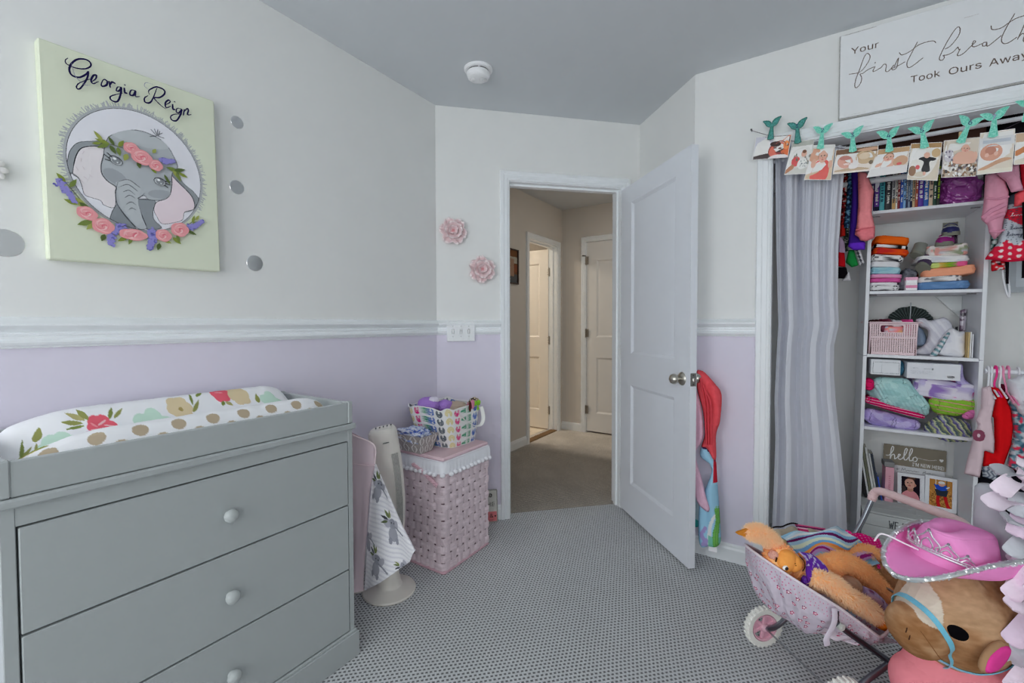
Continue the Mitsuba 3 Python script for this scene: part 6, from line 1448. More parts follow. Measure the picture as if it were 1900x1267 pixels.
def dress_col(v):
    x, z = v[:, 0], v[:, 1]
    out = np.tile(np.array((206, 214, 222.0)), (len(v), 1))
    out[(z > 1.585 - 0.9 * (x - 2.50)) & (z < 1.648)] = (226, 48, 70)
    out[z > 1.665] = (90, 104, 116)
    lace = np.sin(x * 420 + 6 * np.sin(z * 160)) + np.sin(z * 700) > 1.45
    out[lace & (z > 1.5)] = (70, 84, 104)
    sk = z < 1.508 + 0.012 * np.sin(x * 120)
    out[sk] = (226, 46, 74)
    a, b = x / 0.026, z / 0.024
    b2 = b + 0.5 * (np.floor(a) % 2)
    q = np.hypot((a - np.floor(a) - .5) * .026, (b2 - np.floor(b2) - .5) * .024) < 0.0062
    out[sk & q] = (250, 236, 236)
    return out
dk_ = cloth_thing('red_dress', dress, 2.640, 0.020, dress_col, 'red and white dress lettered love with a polka dot skirt', 'clothing', GR, (95, .008), 11, res=0.0035)
for k, (x, z, h, w, c) in enumerate(((2.478, 1.612, .014, .040, (250, 220, 222)), (2.478, 1.560, .014, .040, (60, 72, 92)), (2.468, 1.534, .014, .040, (60, 72, 92)), (2.515, 1.548, .014, .040, (60, 72, 92)), (2.505, 1.524, .014, .034, (60, 72, 92)))):
    lv = [[(0, 0), (6, 12), (10, 26), (7, 28), (5, 14), (6, 2), (12, 4)], [(20, 10), (13, 9), (13, 2), (20, 1), (22, 8), (19, 10)], [(22, 9), (26, 10), (28, 1), (34, 10)], [(34, 5), (41, 7), (39, 11), (35, 6), (38, 1), (46, 4)]]
    paint('love_lettering', [(shapely.union_all([stroke([(x + a * w / 46, z + b * h / 28) for a, b in l], 0.0016, 26) for l in lv]), c)], frame_of((0, 2.640 - 0.0295, 0), (1, 0, 0), (0, 0, 1), (0, -1, 0)), dk_)
put('skirt_hem', at(tube(spline([(2.417, 1.451, .004), (2.45, 1.444, .018), (2.476, 1.434, .022), (2.527, 1.436, .022), (2.575, 1.444, .010)], 30), 0.004, 8), frame_of((0, 2.640, 0), (1, 0, 0), (0, 0, 1), (0, -1, 0))), CLOTH, (196, 30, 60), dk_)
cloth_thing('red_print_trousers', [(2443,1446),(2485,1443),(2484,1405),(2445,1399)], 2.675, .008, scatter((206, 36, 46), [(240, 236, 236), (40, 30, 34)], 120, .64), 'red printed trouser hem peeking out below the dress', 'clothing', GR, (90, .004), 12)
cloth_thing('black_strap', [(2491,1457),(2502,1456),(2503,1346),(2495,1346)], 2.70, .003, (24, 22, 26), 'narrow black strap hanging below the red dress', 'strap', None, (60, .002), 13, smooth_pts=False, res=0.004)
cloth_thing('dark_floral_blouse', [(2438,1562),(2461,1541),(2459,1498),(2439,1485)], 2.668, .008, scatter((24, 30, 34), [(60, 130, 120), (200, 210, 206)], 140, .66), 'dark floral blouse edge left of the red dress', 'clothing', GR, (90, .004), 14)
cloth_thing('black_jacket', [(2498,1657),(2560,1660),(2564,1508),(2503,1510)], 2.572, .012, (20, 20, 22), 'black sleeve in front of the red dress at the picture edge', 'clothing', GR, (90, .004), 15)
cloth_thing('black_coat', [(2425,1905),(2700,1905),(2700,1560),(2640,1400),(2600,1560),(2500,1720),(2430,1720)], 2.735, .012, (22, 20, 24), 'black coat hanging behind the pink and red clothes', 'clothing', GR, (70, .006), 16)  # plain black cloth that fills the area behind the bright clothes
ph = put('plastic_hanger', tube(spline([(2.486, 2.71, 1.412), (2.490, 2.71, 1.372), (2.497, 2.71, 1.325), (2.505, 2.71, 1.292), (2.509, 2.71, 1.300), (2.506, 2.71, 1.345), (2.497, 2.71, 1.400)], 40), 0.0035, 8), SATIN, (226, 228, 232), label='white plastic hanger end below the red dress', cat='hanger')
gf = thing('framed_panel', 'flat grey framed panel standing against the closet back wall on the right', 'framed panel')
GFM = frame_of((0, 2.965, 0), (1, 0, 0), (0, 0, 1), (0, -1, 0))
o_, i_ = sbox(2.568, 1.321, 2.80, 1.60), sbox(2.592, 1.345, 2.776, 1.576)
put('frame', at(prism(o_.difference(i_), 0.018), GFM), SATIN, (168, 176, 182), gf, smooth=20)
put('panel', at(box(2.58, 2.79, 1.33, 1.59, 0.0, 0.008), GFM), SATIN, (192, 200, 206), gf)
put('black_strip', at(box(2.612, 2.632, 1.385, 1.52, 0.008, 0.012, 0.001), GFM), MATTE, (24, 24, 28), gf)
put('white_hook', tube(spline([(2.452, 2.71, 1.925), (2.452, 2.705, 1.96), (2.461, 2.70, 1.985), (2.472, 2.705, 1.975), (2.470, 2.71, 1.955)], 24), 0.003, 8), SATIN, (236, 236, 240), label='white hanger hook in front of the black bag, top right', cat='hanger')
# lower rod and its clothes
put('lower_rod', tube([(2.44, 2.70, 0.974), (3.32, 2.70, 0.970)], 0.011, 14), SATIN, (226, 229, 234), label='white lower closet rod right of the shelf unit', cat='rod')
for k, (x0, z0, x1, z1, c, lb) in enumerate(((2.449, .986, 2.447, .90, (232, 234, 238), 'white'), (2.458, .986, 2.456, .91, (226, 228, 232), 'white'), (2.472, .989, 2.465, .908, (232, 40, 132), 'hot pink'), (2.484, .988, 2.480, .905, (238, 236, 240), 'white'), (2.492, .988, 2.500, .888, (236, 150, 184), 'light pink'), (2.508, .990, 2.513, .880, (238, 140, 182), 'light pink'), (2.538, .987, 2.540, .876, (232, 234, 238), 'white'))):
    y = 2.70 - 0.012
    put('clothes_hanger', cat(tube(spline([(x0, 2.716, z0 - 0.012), (x0, 2.711, z0 + 0.004), (x0, 2.700, z0 + 0.008), (x0, 2.688, z0 - 0.002), (x0, y, z0 - 0.03), (x1, y - 0.004, z1 + 0.02), (x1, 2.68, z1)], 40), 0.0036, 8), tube(spline([(x1, 2.60, z1 - 0.03), (x1, 2.66, z1 - 0.006), (x1, 2.68, z1), (x1, 2.72, z1 - 0.008), (x1, 2.79, z1 - 0.04)], 20), 0.0038, 8)), SATIN, c,
        label=f'{lb} plastic hanger, {("first", "second", "third", "fourth", "fifth", "sixth", "seventh")[k]} from the shelf unit on the lower rod', cat='hanger', group='plastic hangers on the lower rod')
pshirt=[(2412,909),(2437,921),(2451,859),(2443,785),(2454,690),(2453,635),(2424,646),(2422,618),(2412,529),(2364,538),(2376,610),(2390,699),(2402,750),(2395,774),(2411,824)]
pk = cloth_thing('pale_pink_shirt', pshirt, 2.618, 0.016, lambda v: np.array((224, 200, 206)) + 8 * (meshkit.noise(v * 80, 3)[:, None] - 0.5), 'pale pink long sleeved shirt with a maroon flower on the lower rod', 'clothing', GR, (80, .006), 17)
fl_ = [ell(2.401 + 0.011 * math.cos(a), 0.711 + 0.017 * math.sin(a), 0.008, 0.012, math.degrees(a)) for a in np.arange(0, 6.2, 1.05)]
paint('flower_print', [(shapely.union_all(fl_), (140, 74, 96)), (ell(2.401, .711, .005, .007), (226, 200, 208))], frame_of((0, 2.618 - 0.0215, 0), (1, 0, 0), (0, 0, 1), (0, -1, 0)), pk)
cloth_thing('red_shirt', [(2446,911),(2467,909),(2491,883),(2509,817),(2516,745),(2512,672),(2493,583),(2429,569),(2429,647),(2464,640),(2459,781),(2450,792),(2456,848)], 2.660, 0.020, (226, 26, 32), 'bright red shirt on the lower rod', 'clothing', GR, (120, .007), 18)
cloth_thing('maroon_top', [(2487,924),(2502,919),(2514,859),(2508,840),(2486,893)], 2.70, .008, (92, 22, 40), 'maroon top behind the red shirt', 'clothing', GR, (90, .004), 19)
cloth_thing('blue_print_coat', [(2509,843),(2531,882),(2563,884),(2620,869),(2620,520),(2507,577),(2526,705),(2517,789)], 2.690, .020, scatter((110, 150, 168), [(170, 200, 208), (60, 100, 120), (206, 214, 220), (226, 60, 90)], 70, .62), 'blue printed coat at the right end of the lower rod', 'clothing', GR, (80, .006), 20)
m = pillow(Polygon(mm([(2501,942),(2541,968),(2620,954),(2620,812),(2544,795),(2515,846)])).buffer(0), 0.030, 0.006, 0.05, folds(60, .006, 3))
v = np.array(m.vertices); m.vertices = v + np.array(m.vertex_normals) * (0.008 * (meshkit.noise(v * 260, 2) - 0.3))[:, None]
ply_in('fur_vest', m, frame_of((0, 2.672, 0), (1, 0, 0), (0, 0, 1), (0, -1, 0)), CLOTH, (226, 228, 234), label='fluffy white vest over the blue printed coat', cat='clothing', group=GR)
cloth_thing('plaid_skirt', [(2434,576),(2495,587),(2508,574),(2475,507),(2438,517)], 2.690, .010, lambda v: np.where((np.sin(v[:, 0:1] * 500) > .5) ^ (np.sin(v[:, 1:2] * 420) > .5), (84, 96, 116), (206, 212, 218)), 'blue and white plaid skirt below the red shirt', 'clothing', GR, (110, .004), 21)
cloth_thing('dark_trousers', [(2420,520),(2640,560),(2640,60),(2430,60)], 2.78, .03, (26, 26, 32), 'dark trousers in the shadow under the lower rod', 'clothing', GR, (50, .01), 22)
m = blob((2.48, 2.64, 0.24), (0.028, 0.06, 0.062), 4, .15, 6, 3)
put('blue_pouch', m, CLOTH, (30, 52, 150), label='royal blue cloth pouch under the hanging clothes', cat='pouch', smooth=True)
# ================================================================== wicker hamper with its liner, lid and what stands on it
HX0, HX1, HY0, HY1 = 0.095, 0.380, 1.532, 1.878
PINK_W = (228, 210, 216)
hm = thing('wicker_hamper', 'pink woven wicker hamper with a white liner in the corner by the doorway', 'hamper')
put('core', box(HX0 + 0.008, HX1 - 0.008, HY0 + 0.008, HY1 - 0.008, 0.004, 0.532), MATTE, (180, 146, 156), hm)
NROW, RH = 12, 0.0405
def side_point(s, off):
    """walk round the hamper's rim: s along front +x face then the face towards the dresser (y0), rounded corner"""
    return s
r0 = 0.014
per = []
xs_, ys_ = HX1, HY0
corner = [(xs_ - r0 + r0 * math.cos(a), ys_ + r0 - r0 * math.sin(a)) for a in np.linspace(0, math.pi / 2, 6)]
path = [(xs_, HY1)] + [(xs_, y) for y in np.linspace(HY1, ys_ + r0, 24)[1:-1]] + corner + [(x, ys_) for x in np.linspace(xs_ - r0, HX0, 20)[1:]]
path = np.array(path)
seg = np.r_[0, np.cumsum(np.linalg.norm(np.diff(path, axis=0), axis=1))]
LEN = seg[-1]
def on_path(s):
    p = np.stack([np.interp(s, seg, path[:, k]) for k in range(2)], -1)
    d = np.stack([np.interp(np.clip(s + .002, 0, LEN), seg, path[:, k]) - np.interp(np.clip(s - .002, 0, LEN), seg, path[:, k]) for k in range(2)], -1)
    d /= np.linalg.norm(d, axis=-1, keepdims=True) + 1e-9
    return p, np.stack([-d[..., 1], d[..., 0]], -1) * np.where(True, 1.0, 1.0)
p_, n_ = on_path(np.array([0.05]))
NSGN = 1.0 if n_[0, 0] > 0 else -1.0
STAKE = 0.046
def straw(v, base, k):
    f = meshkit.noise(np.column_stack([v[:, 0] * 8 + v[:, 1] * 8, v[:, 2] * 620, v[:, 0] * 0 + k]), k % 7)
    return np.asarray(base, float) + 30 * (f[:, None] - 0.55)
for r in range(NROW):
    z0 = 0.010 + r * RH
    ph_ = r % 2
    def weaver(u, v, z0=z0, ph_=ph_):
        s = u * LEN
        w = np.cos(np.pi * (s / STAKE + ph_))
        off = 0.0052 + 0.0028 * np.sign(w) * np.abs(w) ** 0.45
        p, n = on_path(s)
        bulge = 0.0022 * np.sin(np.pi * v)
        wob = 0.0015 * np.sin(s * 90 + z0 * 700)
        return np.stack([p[..., 0] + NSGN * n[..., 0] * (off + bulge), p[..., 1] + NSGN * n[..., 1] * (off + bulge), z0 + 0.0015 + v * (RH - 0.003) + wob], -1)
    m, uv = sheet(weaver, 150, 7, 0.0)
    v = np.array(m.vertices)
    put('weaver', m, MATTE, straw(v, PINK_W, r), hm, smooth=True)
for k in range(int(LEN / STAKE) + 1):
    s0 = k * STAKE
    for c in (0,):
        a, b = max(0.001, s0 - STAKE * 0.36), min(LEN - 0.001, s0 + STAKE * 0.36)
        def stake(u, v, a=a, b=b):
            p, n = on_path(a + (b - a) * u)
            o = 0.0045 + 0.002 * np.sin(np.pi * u)
            return np.stack([p[..., 0] + NSGN * n[..., 0] * o, p[..., 1] + NSGN * n[..., 1] * o, 0.006 + v * 0.50], -1)
        m, uv = sheet(stake, 6, 30)
        v = np.array(m.vertices)
        f = meshkit.noise(np.column_stack([v[:, 0] * 500, v[:, 1] * 500, v[:, 2] * 8]), 3)
        put('stake', m, MATTE, np.array((224, 206, 212.0)) + 30 * (f[:, None] - .5), hm, smooth=True)
put('base_rim', tube([(*q, 0.006) for q in path + np.array([0.004, -0.004])], 0.007, 8), MATTE, (206, 170, 180), hm)
def liner(u, v):
    p, n = on_path(u * LEN)
    o = 0.014 + 0.006 * np.sin(v * 2.5) + 0.0015 * np.sin(u * 160) * v
    return np.stack([p[..., 0] + NSGN * n[..., 0] * o, p[..., 1] + NSGN * n[..., 1] * o, 0.534 - v * 0.056], -1)
m, uv = sheet(liner, 160, 10, 0.003)
put('liner', m, CLOTH, np.tile((238, 239, 244), (len(uv), 1)), hm, smooth=True, label='white fabric liner folded over the rim')
put('liner_top', box(HX0 - 0.004, HX1 + 0.010, HY0 - 0.010, HY1 + 0.004, 0.528, 0.536, 0.003), CLOTH, (238, 239, 244), hm)
for k in range(21):
    s = 0.012 + k * (LEN - 0.02) / 20.0
    p, n = on_path(np.array([s]))
    q = p[0] + NSGN * n[0] * 0.022
    put('pompom', blob((q[0], q[1], 0.474 + 0.002 * (k % 2)), (0.0125, 0.0125, 0.0105), 3, 0.18, 14, k), CLOTH, (242, 243, 247), hm, smooth=True)
put('lid', cat(box(HX0 - 0.002, HX1 + 0.004, HY0 - 0.006, HY1 + 0.004, 0.537, 0.553, 0.005)), MATTE, lambda v: straw(v, (232, 204, 211), 3), hm, smooth=30, label='dusty pink lid')
a = np.linspace(0, 1, 30)
hnd = np.column_stack([0.20 + 0.155 * a, np.full(30, HY0 - 0.016), 0.498 - 0.075 * a ** 1.3])
for ph0 in (0.0, 2.09, 4.19):
    put('handle_braid', tube(hnd + np.column_stack([0 * a, -0.004 - 0.005 * np.cos(22 * a + ph0), 0.006 * np.sin(22 * a + ph0)]), 0.0052, 7), MATTE, (224, 188, 198), hm)
ZL = 0.5535
# ---- printed storage tote
tb = thing('storage_tote', 'white canvas tote printed with rows of bright leaves on the hamper lid', 'tote bag')
def rr_rect(cx, cy, hx, hy, r, n=60):
    a = np.linspace(0, 2 * np.pi, n, endpoint=False)
    e = 5.0
    return np.stack([cx + np.sign(np.cos(a)) * np.abs(np.cos(a)) ** (2 / e) * hx, cy + np.sign(np.sin(a)) * np.abs(np.sin(a)) ** (2 / e) * hy], -1)
NT = 240
b0, b1 = rr_rect(0.196, 1.772, 0.122, 0.112, 0, NT), rr_rect(0.188, 1.752, 0.148, 0.150, 0, NT)
def tote(u, v):
    i = np.clip((u * NT).astype(int), 0, NT)
    B0, B1 = np.vstack([b0, b0[:1]]), np.vstack([b1, b1[:1]])
    x = B0[i] * (1 - v[..., None]) + B1[i] * v[..., None]
    wr = 0.0035 * (meshkit.fbm(np.stack([x[..., 0] * 14, x[..., 1] * 14, v * 3], -1), 3, 4) - 0.5)
    z = ZL + 0.003 + 0.198 * v + 0.006 * np.sin(7 * u * 2 * np.pi) * v ** 3
    d = x - np.array([0.19, 1.76])
    d /= np.linalg.norm(d, axis=-1, keepdims=True)
    bul = 0.006 * np.sin(np.pi * v)
    return np.stack([x[..., 0] + d[..., 0] * (wr + bul), x[..., 1] + d[..., 1] * (wr + bul), z], -1)
m, uv = sheet(tote, NT + 1, 150, 0.0025)
bp = np.array(b0.tolist() + b0[:1].tolist())
arc = np.r_[0, np.cumsum(np.linalg.norm(np.diff(np.vstack([(b0 + b1) / 2, (b0 + b1)[:1] / 2]), axis=0), axis=1))]
sx = np.interp(uv[:, 0], np.linspace(0, 1, NT + 1), arc)
sz = 0.003 + 0.198 * uv[:, 1]
col = np.tile(np.array((240, 240, 238.0)), (len(uv), 1))
LEAFC = [(46, 150, 110), (44, 92, 184), (34, 62, 84), (226, 212, 150), (222, 40, 128)]
PX, PZ = 0.046, 0.043
ii, jj = np.floor(sx / PX).astype(int), np.floor((sz + 0.010) / PZ).astype(int)
lx, lz = (sx / PX - ii - 0.5) * PX, ((sz + 0.010) / PZ - jj - 0.5) * PZ
flip = np.where((ii * 7) % 3 == 0, -1.0, 1.0)
lz = lz * flip
rad = np.hypot(lx, lz * 0.92)
body = (rad < 0.0172) & ~((np.abs(lx) < 0.0030 + 0.0 * lz) & (lz > 0.001)) & ~((lz > 0.012) & (np.abs(lx) < 0.007))
veins = body & (np.abs(np.sin(np.arctan2(lz - 0.001, lx) * 7)) > 0.93) & (rad > 0.004) & (rad < 0.0150)
for k, c in enumerate(LEAFC):
    col[body & (ii % 5 == k)] = c
col[veins] = (232, 232, 226)
tk = put('body', m, CLOTH, col, tb, smooth=True)
put('rim', tube(np.vstack([np.column_stack([b1, np.full(NT, ZL + 0.2035) + 0.006 * np.sin(7 * np.linspace(0, 1, NT) * 2 * np.pi)]), [[*b1[0], ZL + 0.2035]]])[::3], 0.0028, 6), CLOTH, (244, 244, 242), tb)
put('base', prism(Polygon(b0), 0.004, move(0, 0, ZL + 0.0005)), CLOTH, (236, 236, 234), tb)
put('handle', tube(spline([(0.338, 1.700, ZL + 0.170), (0.352, 1.735, ZL + 0.135), (0.366, 1.790, ZL + 0.100), (0.368, 1.836, ZL + 0.095), (0.362, 1.868, ZL + 0.120), (0.352, 1.875, ZL + 0.160), (0.344, 1.872, ZL + 0.185)], 40), 0.0105, 8, flat=(1, 0.22)), CLOTH, (240, 240, 236), tb, label='white webbing handle')
put('handle', tube(spline([(0.03, 1.70, ZL + 0.18), (0.012, 1.75, ZL + 0.12), (0.012, 1.80, ZL + 0.12), (0.03, 1.83, ZL + 0.18)], 24), 0.0105, 8, flat=(1, 0.22)), CLOTH, (240, 240, 236), tb)
pl = thing('plush_toy', 'purple plush toy with a white patch in the leaf print tote', 'plush toy')
put('body', cat(blob((0.15, 1.675, ZL + 0.205), (0.060, 0.055, 0.042), 4, .12, 6, 2), blob((0.20, 1.745, ZL + 0.195), (0.04, 0.045, 0.032), 4, .12, 6, 5)), CLOTH, (172, 132, 212), pl, smooth=True)
put('patch', blob((0.175, 1.685, ZL + 0.229), (0.028, 0.034, 0.020), 3, .1, 6, 4), CLOTH, (226, 220, 236), pl, smooth=True)
bw = thing('hair_bow', 'lime green hair bow on the tote rim', 'hair bow')
for s_, nm in ((1, 'loop'), (-1, 'loop')):
    put(nm, blob((0.338, 1.842 + s_ * 0.016, ZL + 0.208), (0.006, 0.016, 0.014), 3, .25, 7, 3 + s_), CLOTH, (150, 214, 66), bw, smooth=True)
put('knot', blob((0.343, 1.842, ZL + 0.206), (0.007, 0.007, 0.008), 2), CLOTH, (120, 190, 50), bw, smooth=True)
put('tail', at(prism(Polygon([(0, 0), (0.012, -0.03), (0.004, -0.034), (-0.006, -0.03)]), 0.002), frame_of((0.344, 1.842, ZL + 0.204), (0, 1, 0), (0, 0, 1), (1, 0, 0))), CLOTH, (150, 214, 66), bw)
b2 = thing('ribbon', 'pink and brown ribbon on the tote rim beside the lime bow', 'ribbon')
put('pink_loop', blob((0.340, 1.805, ZL + 0.207), (0.007, 0.014, 0.024), 3, .3, 7, 5), CLOTH, (220, 140, 166), b2, smooth=True)
put('brown_tail', blob((0.340, 1.784, ZL + 0.200), (0.006, 0.009, 0.026), 3, .3, 7, 6), CLOTH, (86, 44, 40), b2, smooth=True)
put('leopard_cloth', blob((0.30, 1.872, ZL + 0.205), (0.03, 0.03, 0.024), 4, .3, 5, 6), CLOTH, scatter((206, 190, 166), [(34, 28, 28)], 160, .55), label='black and tan spotted cloth in the back of the tote', cat='cloth', smooth=True)
put('beige_cloth', blob((0.22, 1.80, ZL + 0.185), (0.07, 0.06, 0.026), 4, .2, 5, 8), CLOTH, (190, 172, 156), label='beige cloth inside the tote behind the purple plush toy', cat='cloth', smooth=True)
# ---- small fabric bin with paper
fb = thing('fabric_bin', 'small grey and white trellis patterned bin at the front of the hamper lid', 'bin')
def bin_wall(u, v):
    c0, c1 = (0.185, 1.553), (0.182, 1.545)
    k = np.array([(-1, -1), (1, -1), (1, 1), (-1, 1), (-1, -1)], float)
    t = u * 4
    i = np.clip(t.astype(int), 0, 3)
    f = (t - i)[..., None]
    e = k[i] * (1 - f) + k[i + 1] * f
    lo = e * np.array([0.066, 0.040]) + c0
    hi = e * np.array([0.100, 0.062]) + c1
    p = lo * (1 - v[..., None]) + hi * v[..., None]
    return np.stack([p[..., 0], p[..., 1], ZL + 0.002 + 0.088 * v], -1)
m, uv = sheet(bin_wall, 201, 60, 0.0025)
s_ = uv[:, 0] * 0.66
w1 = np.abs(np.sin((s_ / 0.060) * np.pi + 0.9 * np.sin(uv[:, 1] * 2 * np.pi)))
w2 = np.abs(np.sin((s_ / 0.060) * np.pi - 0.9 * np.sin(uv[:, 1] * 2 * np.pi)))
col = np.where(((w1 < .36) | (w2 < .36))[:, None], (224, 220, 218), (176, 168, 166)).astype(float)
col[(np.abs(w1 - .36) < .07) | (np.abs(w2 - .36) < .07)] = (142, 132, 132)
put('wall', m, MATTE, col, fb, smooth=30)
put('base', box(0.125, 0.245, 1.517, 1.589, ZL + 0.0005, ZL + 0.004), MATTE, (176, 168, 166), fb)
m = blob((0.178, 1.545, ZL + 0.080), (0.082, 0.052, 0.036), 5, 0.42, 7, 9, square=0.7)
put('patterned_cloth', m, CLOTH, scatter((232, 234, 242), [(84, 110, 190), (150, 166, 214)], 130, .62), label='white cloth with blue print heaped in the fabric bin', cat='cloth', smooth=True)
# ---- little sign leaning behind the hamper
ls = thing('small_sign', 'small white and pink sign reading SHE, leaning at the wall behind the hamper', 'sign')
LSM = DOORWALL @ move(0, 0.0, 0.034) @ rot((1, 0, 0), -8)
put('board', at(prism(sbox(0.16, 0.006, 0.346, 0.182).buffer(0.006), 0.006), LSM), MATTE, (150, 150, 142), ls, smooth=20)
paint('face', [(sbox(0.163, 0.008, 0.344, 0.180).buffer(0.003), (206, 206, 198)), (sbox(0.161, 0.006, 0.346, 0.062), (222, 130, 134)), (lettering('e', 0.296, 0.146, 0.026, 0.024, True), (20, 20, 22)), (lettering('SHE', 0.262, 0.092, 0.024, 0.072), (52, 52, 54)), (lettering('&', 0.305, 0.028, 0.022, 0.020), (24, 20, 22)), (lettering('is', 0.275, 0.03, 0.024, 0.020, True), (24, 20, 22)), (shapely.union_all([ell(0.3335, 0.036, 0.003), ell(0.3385, 0.036, 0.003), Polygon([(.3308, .0355), (.3412, .0355), (.336, .029)])]), (30, 20, 24)), (sbox(0.29, 0.012, 0.325, 0.0145), (120, 60, 66))], LSM @ move(0, 0, 0.006), ls)
# ================================================================== towels hanging behind the open door
def behind(name, poly, w, thick, col, label, seed, res=0.006, parent=None, D=None):
    """cloth in the plane parallel to the wall D at y = YD - w; polygon x, z in metres"""
    g = Polygon(spline(poly, 10 * len(poly), True)).buffer(0)
    g = max(getattr(g, 'geoms', [g]), key=lambda q: q.area)
    m = pillow(g, thick, res, D or thick * 1.5, folds(90, .008, seed, .4))
    return ply_in(name, m, frame_of((0, 2.30 - w, 0), (1, 0, 0), (0, 0, 1), (0, -1, 0)), CLOTH, col, parent=parent, label=label, cat=None if parent else 'towel')

def sea(v):
    x, z = v[:, 0], v[:, 1]
    out = np.tile(np.array((160, 208, 232.0)), (len(v), 1))
    q = shapely.contains_xy
    out[q(Polygon(spline([(1.405, .10), (1.412, .20), (1.440, .268), (1.452, .262), (1.428, .205), (1.425, .10)], 40, True)).buffer(0), x, z)] = (236, 240, 238)
    out[q(sbox(1.41, .085, 1.47, .152), x, z)] = (132, 206, 178)
    for k in range(5):
        w = stroke([(1.440 + .004 * k, .08), (1.434 + .005 * k, .16), (1.446 + .003 * k, .23), (1.440 + .004 * k, .29 + .012 * (k % 2))], .0055, 30)
        out[q(w, x, z)] = ((104, 176, 84), (130, 196, 100))[k % 2]
    pu = shapely.union_all([ell(1.388 + .008 * math.sin(k * 1.3), .105 + .013 * k, .009, .011) for k in range(7)] + [ell(1.402, .10 + .010 * k, .008) for k in range(4)])
    out[q(pu, x, z)] = (170, 156, 208)
    out[(z > .415) & (x > 1.43)] = (196, 44, 60)
    out[q(shapely.LineString([(1.373, .578), (1.404, .574), (1.44, .52)]).buffer(.004), x, z)] = (60, 40, 80)
    return out
tw = behind('hooded_towel', [(1.350, .948), (1.366, .952), (1.388, .938), (1.435, .888), (1.460, .836), (1.456, .717), (1.438, .645), (1.438, .520), (1.396, .566), (1.373, .578), (1.386, .640), (1.379, .749), (1.355, .839), (1.345, .90)], -0.005, 0.026,
    lambda v: np.array((232, 88, 96)) + 16 * (meshkit.noise(v * 90, 4)[:, None] - .5), 'coral red hooded towel with an underwater print hanging behind the open door', 3)
behind('printed_panel', [(1.373, .575), (1.404, .572), (1.437, .520), (1.443, .467), (1.448, .389), (1.460, .222), (1.461, .120), (1.416, .092), (1.369, .098), (1.366, .267), (1.388, .357), (1.420, .455), (1.412, .50), (1.370, .525)], 0.000, 0.020, sea, 'light blue panel with seaweed and coral', 5, 0.004, tw)
for k in range(3):
    pts = [(1.372 + .012 * k, 2.268 - .004 * k, .92 - .03 * k), (1.392 + .014 * k, 2.266 - .003 * k, .80), (1.398 + .012 * k, 2.268, .68), (1.402 + .01 * k, 2.272, .60)]
    put('towel_fold', tube(spline(pts, 20), (0.006), 8, flat=(1, .7)), CLOTH, (222, 76, 86), tw, smooth=True)
put('care_tag', at(box(1.412, 1.449, .074, .100, 0.004, 0.0055), frame_of((0, 2.30, 0), (1, 0, 0), (0, 0, 1), (0, -1, 0))), CLOTH, (242, 242, 244), tw, label='white care tag')
behind('pink_towel', [(1.338, .845), (1.355, .842), (1.379, .749), (1.386, .633), (1.352, .552), (1.360, .49), (1.380, .43), (1.402, .342), (1.418, .290), (1.405, .270), (1.372, .292), (1.352, .335), (1.345, .42), (1.336, .464), (1.338, .60)], 0.022, 0.014, lambda v: np.array((228, 186, 206)) + 14 * (meshkit.noise(v * 160, 4)[:, None] - .5), 'soft pink towel between the door edge and the red towel', 6)
behind('grey_teal_towel', [(1.332, .42), (1.362, .42), (1.369, .31), (1.369, .188), (1.332, .186)], -0.012, 0.010, lambda v: np.where((v[:, 1:2] < .206), (52, 150, 150), (166, 186, 192)), 'grey blue towel with a teal hem low behind the door edge', 7)
